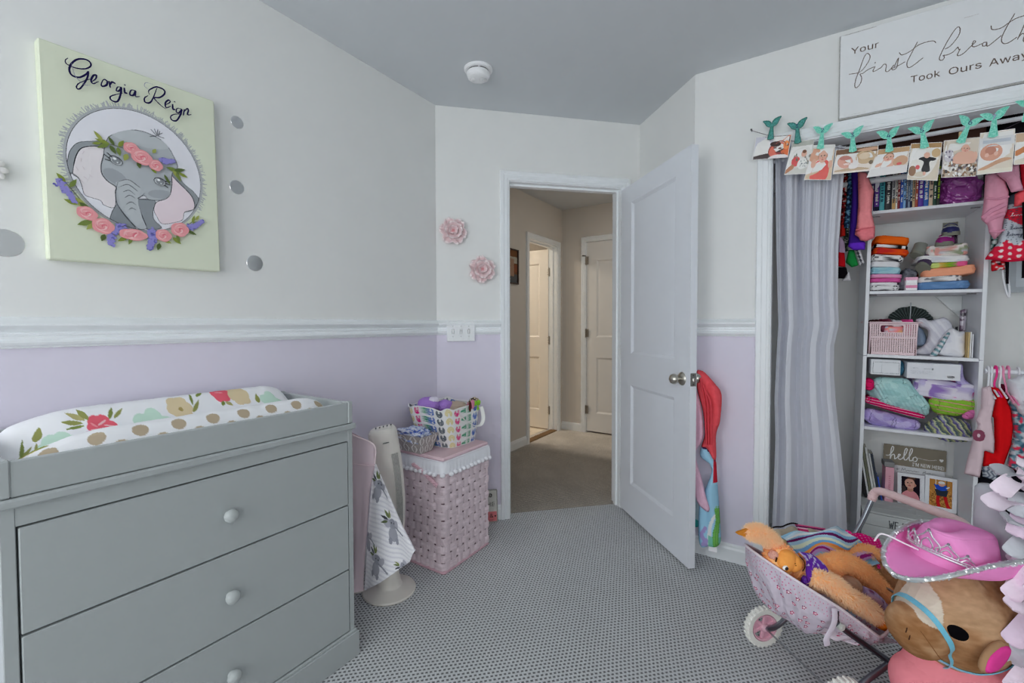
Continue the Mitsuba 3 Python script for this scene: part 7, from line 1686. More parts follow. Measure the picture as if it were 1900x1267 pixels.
# ================================================================== doll stroller, in its own frame: x towards the handle, y along the front axle (to the camera), z up
SF = frame_of((1.784, 1.705, 0.0), (0.746, 0.666, 0), (0.666, -0.746, 0), (0, 0, 1))
def MTV(m):
    """into the stroller's frame (it is left handed, so faces turn over)"""
    m = at(m, SF)
    return m
STEEL, STEELD = (150, 156, 164), (104, 110, 120)
ss = thing('doll_stroller', 'doll stroller with a flowered fabric basket and pink foam handle in front of the closet', 'doll stroller')
def sput(name, mesh, mat, col, parent=None, **k):
    return put(name, MTV(mesh), mat, col, parent or ss, **k)
for y in (-0.150, 0.150):
    far = y < 0
    pts = [(0.002, y, 0.070), (0.040, y, 0.078), (0.090, y, 0.112), (0.150, y, 0.160), (0.230, y, 0.222), (0.368, y, 0.406), (0.420, y, 0.500), (0.436, y, 0.540)]
    if not far:
        pts = [(0.002, y, 0.070), (0.040, y, 0.086), (0.100, y, 0.122), (0.170, y, 0.160), (0.235, y, 0.205), (0.330, y, 0.330), (0.410, y, 0.480), (0.436, y, 0.540)]
    sput('handle_tube', tube(spline(pts, 60), 0.0088, 14), METAL, STEEL, label='bent grey metal tube')
    pts = [(-0.014, y * 0.97, 0.335), (-0.012, y * 0.97, 0.305), (0.010, y * 0.97, 0.280), (0.174, y * 0.97, 0.159), (0.275, y * 0.97, 0.085), (0.300, y * 0.97, 0.068)]
    sput('cross_tube', tube(spline(pts, 50), 0.0085, 14), METAL, STEELD, label='dark grey crossing tube')
    sput('rivet', tube([(0.172, y * 0.90, 0.160), (0.172, y * 1.09, 0.160)], 0.004, 10), METAL, (206, 208, 210))
    sput('joint', cat(tube([(-0.004, y * 0.90, 0.292), (-0.004, y * 1.06, 0.292)], 0.0105, 16), tube([(-0.004, y * 1.05, 0.292), (-0.004, y * 1.08, 0.292)], 0.005, 12)), SATIN, (196, 200, 194), label='grey plastic pivot')
    for x in (0.0, 0.302):
        w = sput('wheel', at(lathe([(0.050, -0.011), (0.066, -0.012), (0.0695, -0.008), (0.0705, 0), (0.0695, 0.008), (0.066, 0.012), (0.050, 0.011), (0.049, 0.0), (0.050, -0.011)], 60), move(x, y * (1.10 if far else 1.0) - (0.002 if far else -0.012), 0.0705) @ rot((1, 0, 0), 90)), SATIN, (232, 232, 224), label='white plastic wheel with a pink hub', smooth=25)
        WM = move(x, y * (1.10 if far else 1.0) - (0.002 if far else -0.012), 0.0705) @ rot((1, 0, 0), 90)
        for k in range(26):
            a = 2 * math.pi * k / 26
            sput('tread', at(box(0.060, 0.0735, -0.004, 0.004, -0.0115, 0.0115, 0.002), WM @ rot((0, 0, 1), math.degrees(a))), SATIN, (236, 236, 228), w, smooth=25)
        ringm = lathe([(0.0475, -0.006), (0.0495, -0.009), (0.0505, 0), (0.0495, 0.009), (0.0425, 0.008), (0.0405, 0.0), (0.0425, -0.008), (0.0475, -0.009)], 48)
        sput('hub_ring', at(ringm, WM), SATIN, (226, 176, 190), w)
        for k in range(6):
            sput('spoke', at(box(0.012, 0.043, -0.0062, 0.0062, -0.005, 0.005, 0.002), WM @ rot((0, 0, 1), 60 * k + 20)), SATIN, (222, 168, 184), w, smooth=25)
            sput('web', at(prism(Polygon([(0.010, -0.012), (0.043, -0.016), (0.043, 0.016), (0.010, 0.012)]), 0.003, move(0, 0, -0.0015)), WM @ rot((0, 0, 1), 60 * k - 10)), SATIN, (214, 160, 178), w) if k % 2 else None
        sput('hub', at(lathe([(0.0, 0.013), (0.012, 0.012), (0.015, 0.006), (0.015, -0.006), (0.012, -0.012), (0.0, -0.013)], 24), WM), SATIN, (230, 182, 196), w)
for x in (0.0, 0.302):
    sput('axle', tube([(x, -0.178, 0.0705), (x, 0.178, 0.0705)], 0.0030, 10), METAL, (176, 180, 184), label='thin steel axle')
hp = spline([(0.428, -0.150, 0.517), (0.437, -0.149, 0.542), (0.442, -0.130, 0.559), (0.442, -0.06, 0.563), (0.442, 0.06, 0.563), (0.442, 0.130, 0.559), (0.437, 0.149, 0.542), (0.428, 0.150, 0.517)], 90)
grip_r = 0.0135 + 0.0013 * np.abs(np.sin(np.linspace(0, 60, 90)))
grip_r[:3] = grip_r[-3:] = 0.0125
hg = sput('grip', tube(hp, grip_r, 16), MATTE, lambda v: np.array((234, 204, 204)) + 12 * (meshkit.noise(v * 300, 2)[:, None] - .5), label='pink foam grip wrapped over the handle')
sput('spacer_rod', tube([(0.300, -0.146, 0.300), (0.300, 0.146, 0.300)], 0.004, 8), METAL, STEEL)

# ---- the fabric basket
def rim_z(u):
    return np.where(u < 0, 0.342 - 0.62 * u, np.maximum(0.342 - 0.75 * u, 0.235))
UC, UH, VH = 0.055, 0.225, 0.152
def basket(a, r):
    """a: round the rim; r: 0 at the rim to 1 at the bottom"""
    t = a * 2 * np.pi
    e = 2.1
    cx = np.sign(np.cos(t)) * np.abs(np.cos(t)) ** (2 / e)
    sx = np.sign(np.sin(t)) * np.abs(np.sin(t)) ** (2 / e)
    ur, vr = UC + UH * cx, VH * sx
    q = np.clip(r, 0, 1)
    k = np.cos(q * np.pi / 2) ** 0.75
    u0 = -0.01 + 0.04 * q
    u = u0 * (1 - k) + ur * k
    v = vr * k * (1 - 0.08 * q)
    zr = rim_z(ur)
    depth = 0.150 + 0.028 * np.exp(-((ur + 0.08) / 0.12) ** 2)
    zb = 0.198 - 0.16 * np.maximum(u, 0) - 0.30 * np.minimum(u + 0.03, 0)
    z = zr * (1 - np.sin(q * np.pi / 2)) + zb * np.sin(q * np.pi / 2)
    p = np.stack([a * 30, r * 3, a * 0], -1)
    wr = (0.020 * (meshkit.fbm(np.stack([np.cos(t) * 5, np.sin(t) * 5, r * 6], -1), 3, 7) - 0.5) + 0.0045 * np.sin(t * 17 + 6 * r + 3 * np.sin(5 * t))) * np.sin(np.pi * np.clip(q * 1.2, 0, 1)) ** 0.7
    sag = 0.006 * np.sin(t * 5) * np.sin(np.pi * q)
    return np.stack([u + wr * cx, v + wr * sx, z + sag - 0.4 * np.abs(wr)], -1)
m, uv = sheet(lambda a, r: basket(a, np.clip(r, 0.0, 0.999)), 760, 200)
pv = np.array(m.vertices)
base = np.array((204, 194, 206.0))
col = np.tile(base, (len(pv), 1))
arcu = uv[:, 0] * 1.30
band = uv[:, 1] < 0.17
rng = np.random.default_rng(11)
def spot(n, sel, r, fn):
    """print small motifs on the cloth, evenly spread: each at a vertex, measured along the cloth"""
    got, sc = [], cKDTree(pv)
    free = np.array(sel)
    for k in rng.permutation(np.flatnonzero(sel)):
        if not free[k]:
            continue
        got.append(k)
        free[sc.query_ball_point(pv[k], r * 2.3)] = False
        i_ = np.array(sc.query_ball_point(pv[k], r))
        fn(i_, pv[i_] - pv[k])
        if len(got) >= n:
            break
def tiny(near, d):
    q = np.linalg.norm(d, axis=1) < 0.0017
    col[near[q]] = (206, 110, 150)
spot(420, band, 0.0042, tiny)
def flower(near, d):
    L_ = np.linalg.norm(d, axis=1)
    a_ = np.arctan2(d[:, 2], d[:, 0] + 0.6 * d[:, 1])
    i_ = near
    R_ = 0.0064
    col[i_[L_ < R_ * (0.82 + 0.24 * np.cos(5 * a_))]] = (190, 44, 96) if rng.random() < .6 else (160, 40, 84)
    col[i_[L_ < R_ * 0.48]] = (236, 222, 228)
    col[i_[(L_ < R_ * 1.25) & (L_ > R_ * 0.9) & (np.abs(a_ - 2.2) < .3)]] = (110, 80, 120)
spot(190, ~band & (uv[:, 1] < .96), 0.0085, flower)
sput('fabric_basket', m, CLOTH, col, label='grey pink fabric basket with small crimson flowers', smooth=True)
hem = np.array([basket(np.array(a), np.array(0.0)) for a in np.linspace(0, 1, 121)])
sput('basket_hem', tube(hem, 0.0042, 8), CLOTH, (228, 218, 226), label='piped hem of the basket')
def flapf(u, v):
    x = -0.030 + 0.190 * u
    top = 0.268 - 0.38 * (x + 0.02) + 0.0 * v
    low = 0.236 - 0.30 * (x + 0.02) - 0.014 * np.sin(np.pi * u)
    z = top * (1 - v) + low * v
    return np.stack([x, 0.128 - 0.030 * v + 0.007 * np.sin(16 * u + 3 * v) * v, z], -1)
m, uv = sheet(flapf, 120, 40, 0.0018)
pv2 = np.array(m.vertices)
sput('side_flap', m, CLOTH, scatter((224, 214, 224), [(196, 60, 104), (232, 222, 230)], 120, .74)(pv2), label='lower flowered side flap', smooth=True)
sput('strap', tube(spline([(-0.030, 0.158, 0.352), (-0.034, 0.163, 0.318), (-0.044, 0.160, 0.287), (-0.052, 0.155, 0.262), (-0.044, 0.150, 0.238)], 24), 0.0095, 8, flat=(0.25, 1)), CLOTH, (216, 208, 220), label='fabric strap at the pivot')

# ---- fur: many small tufts on a mesh
def tufts(mesh, n, length, width, seed=0, droop=0.35, down=(0, 0, -1.0), keep=None):
    pts, fi = trimesh.sample.sample_surface(mesh, n, seed=seed)
    nr = mesh.face_normals[fi]
    r = np.random.default_rng(seed)
    if keep is not None:
        q = keep(pts)
        pts, nr = pts[q], nr[q]
    n = len(pts)
    d = nr + droop * np.asarray(down) + r.normal(0, 0.35, (n, 3))
    d /= np.linalg.norm(d, axis=1, keepdims=True)
    a = np.cross(d, r.normal(0, 1, (n, 3)))
    a /= np.linalg.norm(a, axis=1, keepdims=True)
    b = np.cross(d, a)
    w = width * r.uniform(.7, 1.3, (n, 1))
    L = length * r.uniform(.6, 1.2, (n, 1))
    b0 = pts - nr * 0.001
    V = np.stack([b0 + a * w, b0 - 0.5 * a * w + 0.87 * b * w, b0 - 0.5 * a * w - 0.87 * b * w, b0 + d * L], 1).reshape(-1, 3)
    k = np.arange(n)[:, None] * 4
    F = np.stack([k + [0, 1, 3], k + [1, 2, 3], k + [2, 0, 3]], 1).reshape(-1, 3)
    return trimesh.Trimesh(V, F, process=False)
def limb(pts, radii, n=50, sides=14, wob=0.10, seed=0):
    p = spline(pts, n)
    r = np.interp(np.linspace(0, 1, n), np.linspace(0, 1, len(radii)), radii)
    r = r * (1 + wob * (meshkit.noise(p * 60, seed) - .5))
    r[0] *= 0.6; r[-1] *= 0.5
    return tube(p, r, sides)
# ---- long armed orange monkey lying in the stroller
mk = thing('plush_monkey', 'orange long armed plush monkey with a violet bandana lying in the doll stroller', 'plush toy')
ORA, ORD = (255, 186, 118), (240, 136, 40)
oc = lambda v: np.where((meshkit.noise(v * 70, 3) > .5)[:, None], ORA, (255, 196, 134)).astype(float)
headm = blob((-0.106, 0.035, 0.438), (0.046, 0.043, 0.047), 4, .06, 5, 1)
sput('head', headm, CLOTH, oc, mk, smooth=True)
sput('face', at(cat(blob((-0.106, 0.060, 0.446), (0.034, 0.026, 0.034), 4, .04, 5, 2), blob((-0.086, 0.064, 0.440), (0.026, 0.024, 0.027), 4, .04, 5, 2)), np.eye(4)), CLOTH, (248, 166, 84), mk, smooth=True, label='short napped orange face')
sput('fur_head', tufts(headm, 1500, 0.010, 0.0018, 3, keep=lambda p: p[:, 1] < 0.052), CLOTH, (252, 178, 120), mk, smooth=False, kind='stuff')
for (x, y, z) in ((-0.130, 0.082, 0.437), (-0.126, 0.075, 0.470)):
    pass
sput('eye', blob((-0.126, 0.0815, 0.437), (0.0095, 0.0050, 0.0075), 3), SATIN, (242, 240, 236), mk, smooth=True)
sput('pupil', blob((-0.125, 0.0855, 0.4365), (0.0060, 0.0030, 0.0052), 2), GLOSS, (40, 26, 24), mk, smooth=True)
sput('eyebrow', tube(spline([(-0.146, 0.066, 0.450), (-0.148, 0.070, 0.457), (-0.146, 0.070, 0.464)], 10), 0.0022, 6), MATTE, (60, 34, 24), mk)
sput('mouth', tube(spline([(-0.076, 0.080, 0.468), (-0.067, 0.086, 0.455), (-0.064, 0.087, 0.438), (-0.070, 0.085, 0.424)], 24), 0.0013, 6), MATTE, (40, 24, 20), mk)
for q in ((-0.100, 0.090, 0.452), (-0.098, 0.090, 0.446)):
    sput('nostril', blob(q, (0.0022, 0.0012, 0.0012), 1), MATTE, (110, 56, 20), mk)
sput('ear', blob((-0.120, 0.010, 0.482), (0.016, 0.012, 0.014), 3, .1), CLOTH, oc, mk, smooth=True)
sput('topknot', blob((-0.141, 0.050, 0.462), (0.014, 0.014, 0.013), 3, .3, 9), CLOTH, (226, 168, 150), mk, smooth=True)
bodym = limb([(-0.060, 0.030, 0.390), (-0.010, 0.020, 0.372), (0.050, 0.010, 0.356), (0.110, 0.005, 0.338), (0.150, 0.0, 0.320)], [0.030, 0.038, 0.040, 0.036, 0.028], 40, 22)
sput('body', bodym, CLOTH, oc, mk, smooth=True)
A1 = limb([(-0.100, 0.020, 0.455), (-0.128, 0.020, 0.492), (-0.160, 0.020, 0.516), (-0.192, 0.020, 0.521), (-0.212, 0.020, 0.522)], [0.018, 0.022, 0.023, 0.020, 0.013], 40)
A2 = limb([(-0.045, 0.082, 0.405), (0.018, 0.092, 0.382), (0.073, 0.098, 0.338), (0.142, 0.098, 0.298), (0.184, 0.095, 0.262)], [0.024, 0.028, 0.027, 0.025, 0.022], 60)
A3 = limb([(0.030, 0.01, 0.385), (0.100, 0.01, 0.390), (0.158, 0.0, 0.388), (0.236, 0.0, 0.345), (0.302, 0.0, 0.281), (0.350, 0.0, 0.205)], [0.024, 0.028, 0.028, 0.028, 0.027, 0.024], 60)
A4 = limb([(0.240, -0.060, 0.372), (0.280, -0.060, 0.378), (0.325, -0.055, 0.376), (0.344, -0.05, 0.368)], [0.020, 0.022, 0.021, 0.015], 30)
for a, nm in ((A1, 'arm'), (A2, 'arm'), (A3, 'leg'), (A4, 'leg')):
    k = sput(nm, a, CLOTH, oc, mk, smooth=True)
for a, c, s_ in ((A1, (255, 222, 180), 5), (A2, (255, 224, 184), 6), (A3, (255, 200, 140), 7), (A4, (255, 206, 150), 8), (bodym, (255, 198, 138), 9)):
    sput('fur', tufts(a, 4200 if a is not A4 else 1500, 0.014, 0.0013, s_), CLOTH, c, mk, smooth=False, kind='stuff')
sput('hand', at(prism(Polygon(spline([(0, 0.012), (0.022, 0.009), (0.044, 0.0), (0.022, -0.009), (0, -0.012)], 30, True)).buffer(0), 0.008, move(0, 0, -0.004)), frame_of((-0.205, 0.020, 0.522), (-0.97, 0, 0.06), (0.06, 0, 0.97), (0, 1, 0))), CLOTH, (206, 132, 52), mk, smooth=30, label='brown orange felt hand')
sput('hand', limb([(0.174, 0.096, 0.270), (0.198, 0.094, 0.248), (0.224, 0.092, 0.224)], [0.022, 0.025, 0.014], 24), CLOTH, (242, 136, 36), mk, smooth=True, label='bright orange hand')
sput('foot', limb([(0.345, 0.0, 0.212), (0.358, 0.0, 0.192), (0.352, 0.01, 0.176)], [0.022, 0.024, 0.014], 20), CLOTH, (242, 140, 44), mk, smooth=True, label='bright orange foot')
def bandana(u, v):
    a = (u - 0.5) * 2.4
    x = -0.056 + 0.082 * v * np.cos(a * 0.7) + 0.004 * np.sin(9 * u)
    y = 0.032 + 0.056 * np.cos(a) - 0.006 * v
    z = 0.414 + 0.054 * np.sin(-a) - 0.020 * v * np.abs(np.cos(a)) - 0.010 * v * v
    return np.stack([x, y + 0.004 * np.sin(12 * u + 5 * v), z], -1)
m, uv = sheet(bandana, 60, 30, 0.003)
pv3 = np.array(m.vertices)
bc = np.where((meshkit.noise(pv3 * 130, 4) > .60)[:, None] & (pv3[:, 2:3] > .43), (206, 196, 232), (96, 34, 168)).astype(float)
sput('bandana', m, SATIN, bc, mk, smooth=True, label='shiny violet bandana')
sput('bandana_knot', cat(blob((-0.050, 0.078, 0.388), (0.016, 0.012, 0.015), 3, .3, 8), blob((-0.022, 0.086, 0.380), (0.018, 0.010, 0.012), 3, .3, 8, 3)), SATIN, (92, 30, 160), mk, smooth=True)

# ---- other things in the stroller
STRP = [(150, 200, 226), (196, 222, 234), (236, 240, 240), (146, 190, 222), (110, 40, 96), (170, 206, 226), (226, 232, 206), (120, 170, 216), (240, 150, 80), (246, 196, 120), (208, 170, 212), (150, 40, 120), (190, 150, 200), (140, 190, 220)]
def stripecloth(u, v):
    top = lerp([(0.000, 0.440), (0.070, 0.446), (0.130, 0.446), (0.190, 0.450), (0.235, 0.452), (0.285, 0.438)], u)
    low = lerp([(0.035, 0.386), (0.090, 0.384), (0.150, 0.378), (0.195, 0.360), (0.245, 0.344), (0.330, 0.362)], u)
    q = top * (1 - v[..., None]) + low * v[..., None]
    y = -0.105 + 0.095 * v + 0.012 * np.sin(9 * u + 1.5) + 0.008 * np.sin(14 * v + 4 * u)
    return np.stack([q[..., 0], y, q[..., 1] + 0.008 * np.sin(11 * u + 6 * v)], -1)
m, uv = sheet(stripecloth, 110, 90, 0.003)
sidx = np.floor((uv[:, 1] + 0.10 * np.sin(3.2 * uv[:, 0])) * 15).astype(int) % len(STRP)
sput('striped_cloth', m, CLOTH, np.array(STRP, float)[sidx], None, smooth=True) if False else put('striped_cloth', MTV(m), CLOTH, np.array(STRP, float)[sidx], label='cloth striped light blue, purple, orange and lilac on the stroller', cat='cloth', smooth=True)
def polka(name, fn, nu, nv, label):
    m, uv = sheet(fn, nu, nv, 0.003)
    v = np.column_stack([uv[:, 0] * 0.16, uv[:, 1] * 0.09, uv[:, 0] * 0])
    put(name, MTV(m), CLOTH, dots((232, 24, 128), (250, 226, 240), 0.0125, 0.0019)(v), label=label, cat='cloth', smooth=True)
def pol1(u, v):
    top = lerp([(0.285, 0.430), (0.330, 0.414), (0.426, 0.392)], u)
    low = lerp([(0.320, 0.366), (0.350, 0.356), (0.420, 0.346)], u)
    q = top * (1 - v[..., None]) + low * v[..., None]
    return np.stack([q[..., 0], -0.118 + 0.03 * v + 0.006 * np.sin(9 * u), q[..., 1] + 0.004 * np.sin(12 * u)], -1)
polka('polka_dot_cloth', pol1, 90, 60, 'magenta polka dot cloth beside the pink hat brim')
def pol2(u, v):
    top = lerp([(0.195, 0.374), (0.257, 0.384), (0.305, 0.362), (0.345, 0.352)], u)
    low = lerp([(0.200, 0.368), (0.251, 0.350), (0.307, 0.334), (0.345, 0.338)], u)
    q = top * (1 - v[..., None]) + low * v[..., None]
    return np.stack([q[..., 0], -0.052 + 0.022 * v + 0.005 * np.sin(9 * u), q[..., 1]], -1)
polka('polka_dot_cloth', pol2, 110, 50, 'magenta polka dot hem below the striped cloth')
def beige(u, v):
    return np.stack([0.010 + 0.235 * u, -0.155 + 0.055 * v + 0.005 * np.sin(8 * u), 0.426 + 0.014 * np.sin(np.pi * np.clip(u * 1.8, 0, 1)) - 0.028 * v - 0.03 * np.clip(u - 0.6, 0, 1) + 0.004 * np.sin(20 * u)], -1)
m, uv = sheet(beige, 90, 30, 0.004)
put('beige_cloth', MTV(m), CLOTH, np.where((uv[:, 1:2] > 0.72), (228, 206, 150), (186, 174, 154)).astype(float), label='beige cloth with a black edge behind the striped cloth', cat='cloth', smooth=True)
put('elastic_cord', MTV(tube(spline([(0.008, -0.152, 0.430), (0.030, -0.157, 0.441), (0.062, -0.158, 0.440), (0.082, -0.158, 0.446), (0.105, -0.158, 0.450), (0.125, -0.157, 0.446)], 40), 0.0026, 6)), CLOTH, (34, 32, 34), label='black elastic edge of the beige cloth', cat='cord')
def pinks(u, v):
    return np.stack([0.125 + 0.125 * u, -0.168 + 0.03 * v, 0.442 - 0.026 * u - 0.020 * v], -1)
m, uv = sheet(pinks, 40, 30, 0.003)
put('pink_striped_cloth', MTV(m), CLOTH, np.array([(220, 90, 140), (110, 34, 80), (240, 190, 210), (206, 60, 110)], float)[(np.floor(uv[:, 1] * 6).astype(int)) % 4], label='pink and maroon striped cloth at the far side of the stroller', cat='cloth', smooth=True)
BRN = (158, 112, 78)
tb_ = thing('brown_bear', 'brown plush bear lying under the monkey in the stroller', 'plush toy')
bm1 = cat(blob((0.285, -0.055, 0.310), (0.060, 0.050, 0.050), 4, .08, 5, 2))
sput('body', bm1, CLOTH, scatter(BRN, [(176, 130, 92)], 60, .55), tb_, smooth=True)
bm2 = blob((0.365, -0.045, 0.290), (0.055, 0.055, 0.060), 4, .08, 5, 3)
sput('head', bm2, CLOTH, scatter(BRN, [(176, 130, 92)], 60, .55), tb_, smooth=True)
sput('fur', tufts(cat(bm1, bm2), 2600, 0.006, 0.0014, 4), CLOTH, (170, 124, 86), tb_, smooth=False, kind='stuff')
dl = thing('baby_doll', 'brown skinned doll in purple print clothes lying in the stroller', 'doll')
sput('head', blob((0.135, 0.045, 0.335), (0.038, 0.032, 0.030), 4, .03, 4, 2), SATIN, (170, 130, 104), dl, smooth=True)
sput('body', limb([(0.165, 0.045, 0.310), (0.205, 0.050, 0.285), (0.250, 0.050, 0.240), (0.275, 0.050, 0.205)], [0.026, 0.034, 0.034, 0.024], 36, 16), CLOTH, scatter((170, 146, 190), [(130, 50, 90), (200, 186, 214)], 120, .6), dl, smooth=True)
sput('arm', limb([(0.172, 0.075, 0.318), (0.200, 0.080, 0.304), (0.215, 0.080, 0.290)], [0.010, 0.010, 0.008], 16, 10), CLOTH, (196, 160, 186), dl, smooth=True)
put('knit_hat', MTV(blob((0.405, 0.015, 0.235), (0.030, 0.040, 0.050), 4, .12, 7, 3)), CLOTH, lambda v: np.where((np.sin(v[:, 2:3] * 420 + 30 * v[:, 0:1]) > 0.2), (126, 70, 126), (180, 150, 186)), label='purple striped knit hat beside the horse muzzle', cat='hat', smooth=True)
put('blue_bottle', MTV(cat(lathe([(0, 0.10), (0.012, 0.098), (0.014, 0.08), (0.024, 0.07), (0.026, 0.0), (0, 0)], 24, move(0.060, 0.085, 0.262) @ rot((0, 1, 0), 75) @ move(0, 0, -0.05)))), GLOSS, lambda v: np.where((v[:, 2:3] > 0.262), (150, 196, 240), (44, 96, 216)), label='light and dark blue toy bottle tucked in the basket', cat='toy')
sput('seat_liner', sheet(lambda u, v: np.stack([0.060 + 0.200 * u, 0.100 - 0.20 * v, 0.225 - 0.30 * (0.2 * u) + 0.006 * np.sin(8 * u + 9 * v)], -1), 60, 60, 0.004)[0], CLOTH, scatter((228, 218, 228), [(170, 50, 100)], 130, .75), label='flowered seat liner', smooth=True)
# ================================================================== plush horse with a pink hat, in a frame facing the door: x right, y away, z up
HF = frame_of((2.10, 1.50, 0.0), (0.8356, 0.5493, 0), (-0.5493, 0.8356, 0), (0, 0, 1))
def hput(name, mesh, mat, col, parent=None, **k):
    return put(name, at(mesh, HF), mat, col, parent, **k)
hz = thing('plush_horse', 'brown plush horse with pale pink and grey fleece mane in the right foreground', 'plush horse')
core = trimesh.util.concatenate([])
def union_hulls(*hs):
    import manifold3d as mf
    out = None
    for h in hs:
        q = mf.Manifold(mf.Mesh(vert_properties=np.asarray(h.vertices, np.float32), tri_verts=np.asarray(h.faces, np.uint32)))
        out = q if out is None else out + q
    out = out.refine_to_length(0.007)
    me = out.to_mesh()
    m = trimesh.Trimesh(me.vert_properties[:, :3], me.tri_verts, process=True)
    trimesh.smoothing.filter_taubin(m, iterations=18)
    return m
MZ = (-0.118, 0.010, 0.420, 0.060)
head = union_hulls(hullball((-0.090, 0.008, 0.424, .057), (-0.076, 0.006, 0.408, .058)), hullball((-0.078, 0.012, 0.426, .050), (-0.014, 0.032, 0.448, .078), (-0.005, 0.04, 0.495, .05)), hullball((-0.014, 0.032, 0.448, .078), (0.045, 0.048, 0.414, .117), (0.03, 0.06, 0.490, .080)), hullball((0.045, 0.048, 0.414, .117), (0.17, 0.09, 0.405, .105), (0.12, 0.085, 0.48, .08)))
FURB = np.array((186, 148, 114.0))
def horse_col(v):
    n = meshkit.fbm(v * 30, 4, 3)
    nap = meshkit.fbm(v * np.array([60, 40, 150.0]) + 9, 3, 4)
    m2 = meshkit.fbm(v * 10 + 7, 4, 5)
    c = FURB + 40 * (n[:, None] - 0.5) + 34 * (nap[:, None] - 0.5)
    c = c + np.clip((m2[:, None] - 0.47) / 0.14, 0, 1) * np.array([-30, -36, -38.0])
    # the pale blaze from the forehead down to the noseband
    w = 0.004 * (nap - 0.5)
    bl = shapely.contains_xy(Polygon([(-.086, .560), (-.040, .560), (-.046, .500), (-.060, .458), (-.068, .444), (-.110, .462)]), v[:, 0] + w, v[:, 2] + w) & (v[:, 1] < 0.06)
    c = np.where(bl[:, None], np.array([214, 202, 184.0]) + 22 * (nap[:, None] - .5), c)
    return np.clip(c, 30, 250)
trimesh.repair.fix_normals(head)
hd_, hf_ = trimesh.remesh.subdivide(head.vertices, head.faces)
fine = trimesh.Trimesh(hd_, hf_, process=False)
hput('head', fine, CLOTH, lambda v: horse_col((v - HF[:3, 3]) @ HF[:3, :3]), hz, smooth=True)
def ray_out(mesh, o, d):
    """the outermost point where the ray from o along d leaves the mesh, and the face normal there"""
    v, f = np.asarray(mesh.vertices), np.asarray(mesh.faces)
    a, e1, e2 = v[f[:, 0]], v[f[:, 1]] - v[f[:, 0]], v[f[:, 2]] - v[f[:, 0]]
    d = np.asarray(d, float) / np.linalg.norm(d)
    p = np.cross(d, e2)
    det = (e1 * p).sum(1)
    det = np.where(np.abs(det) < 1e-14, 1e-14, det)
    t0 = np.asarray(o, float) - a
    u = (t0 * p).sum(1) / det
    q = np.cross(t0, e1)
    w = (q @ d) / det
    t = (e2 * q).sum(1) / det
    ok = (u >= -1e-6) & (w >= -1e-6) & (u + w <= 1 + 1e-6) & (t > 0)
    if not ok.any():
        return None, None
    k = np.where(ok)[0][np.argmax(t[ok])]
    n = np.cross(e1[k], e2[k])
    n /= np.linalg.norm(n)
    return np.asarray(o) + d * t[k], n if n @ d > 0 else -n
def strap_round(o, axis, up, r, flat, off, a0=0, a1=360, n=60):
    axis, up = np.asarray(axis, float) / np.linalg.norm(axis), np.asarray(up, float)
    up = up - axis * (up @ axis)
    up /= np.linalg.norm(up)
    sd = np.cross(axis, up)
    pts = []
    for a in np.radians(np.linspace(a0, a1, n)):
        d = up * math.cos(a) + sd * math.sin(a)
        p, nn = ray_out(head, o, d)
        if p is not None:
            pts.append(p + d * off)
    pts = np.array(pts)
    k = len(pts)
    V, F = [], []
    for i in range(k):
        d = pts[i] - np.asarray(o); d -= axis * (d @ axis); d /= np.linalg.norm(d)
        for s_, h in ((-1, 0), (-1, flat), (1, flat), (1, 0)):
            V.append(pts[i] + axis * s_ * r + d * h)
    for i in range(k - 1):
        for j in range(4):
            a, b, c, e = i * 4 + j, i * 4 + (j + 1) % 4, (i + 1) * 4 + (j + 1) % 4, (i + 1) * 4 + j
            F += [[a, b, c], [a, c, e]]
    return trimesh.Trimesh(np.array(V), F, process=False)
BLUE = (112, 190, 214)
RIB = bsdf('mat_ribbon', base_color=VC, roughness=0.25, specular=0.6, anisotropic=0.4)
def put_rib(name, mesh):
    key, k = f'{hz}__{name}', 0
    while key in scene:
        k += 1
        key = f'{hz}__{name}_{k:03d}'
    scene[key] = mikit.ply(mesh, RIB, smooth=False, color=lin(np.tile(np.array(BLUE, float), (len(mesh.vertices), 1))))
    labels[key] = {'label': 'shiny light blue ribbon strap of the bridle'}
put_rib('noseband', at(strap_round((-0.058, 0.012, 0.420), (-0.86, -0.06, -0.42), (0, 0, 1), 0.0066, 0.0022, 0.001), HF))
put_rib('cheek_strap', at(strap_round((0.04, 0.05, 0.430), (-0.25, -0.62, 0.60), (-0.2, -0.6, -1), 0.0054, 0.0022, 0.001, -100, 105), HF))
for (x, z, rx, rz, dg) in ((-0.044, 0.442, 0.0245, 0.0155, -24),):
    p, nn = ray_out(head, (x + 0.01, 0.05, z), (0, -1, 0))
    ex = np.cross([0, 0, 1.0], nn); ex /= np.linalg.norm(ex); ey = np.cross(nn, ex)
    E_ = np.eye(4); E_[:3, 0], E_[:3, 1], E_[:3, 2], E_[:3, 3] = -ex if ex[0] < 0 else ex, ey, nn, p
    if np.linalg.det(E_[:3, :3]) < 0: E_[:3, 1] *= -1
    hput('eye', at(blob((0, 0, 0.0), (rx, rz, 0.0045), 4), E_ @ rot((0, 0, 1), dg)), MATTE, (16, 14, 16), hz, smooth=True)
for z, dx in ((0.450, -0.150), (0.436, -0.136)):
    p, nn = ray_out(head, (-0.086, 0.008, z - 0.016), (dx + 0.078, -0.045, 0.0))
    hput('nostril', tube([p + np.array([0.001, 0, 0.006]), p + nn * 0.0006, p + np.array([-0.002, 0, -0.006])], 0.0011, 6), MATTE, (74, 48, 34), hz)
for a in ((-0.150, 0.395), ):
    pass
seam = []
for t in np.linspace(0, 1, 14):
    p, nn = ray_out(head, (-0.09 + 0.02 * t, 0.014, 0.43), (-0.45 + 0.62 * t, -0.9, 0.22 - 1.3 * t))
    if p is not None: seam.append(p + nn * 0.0003)
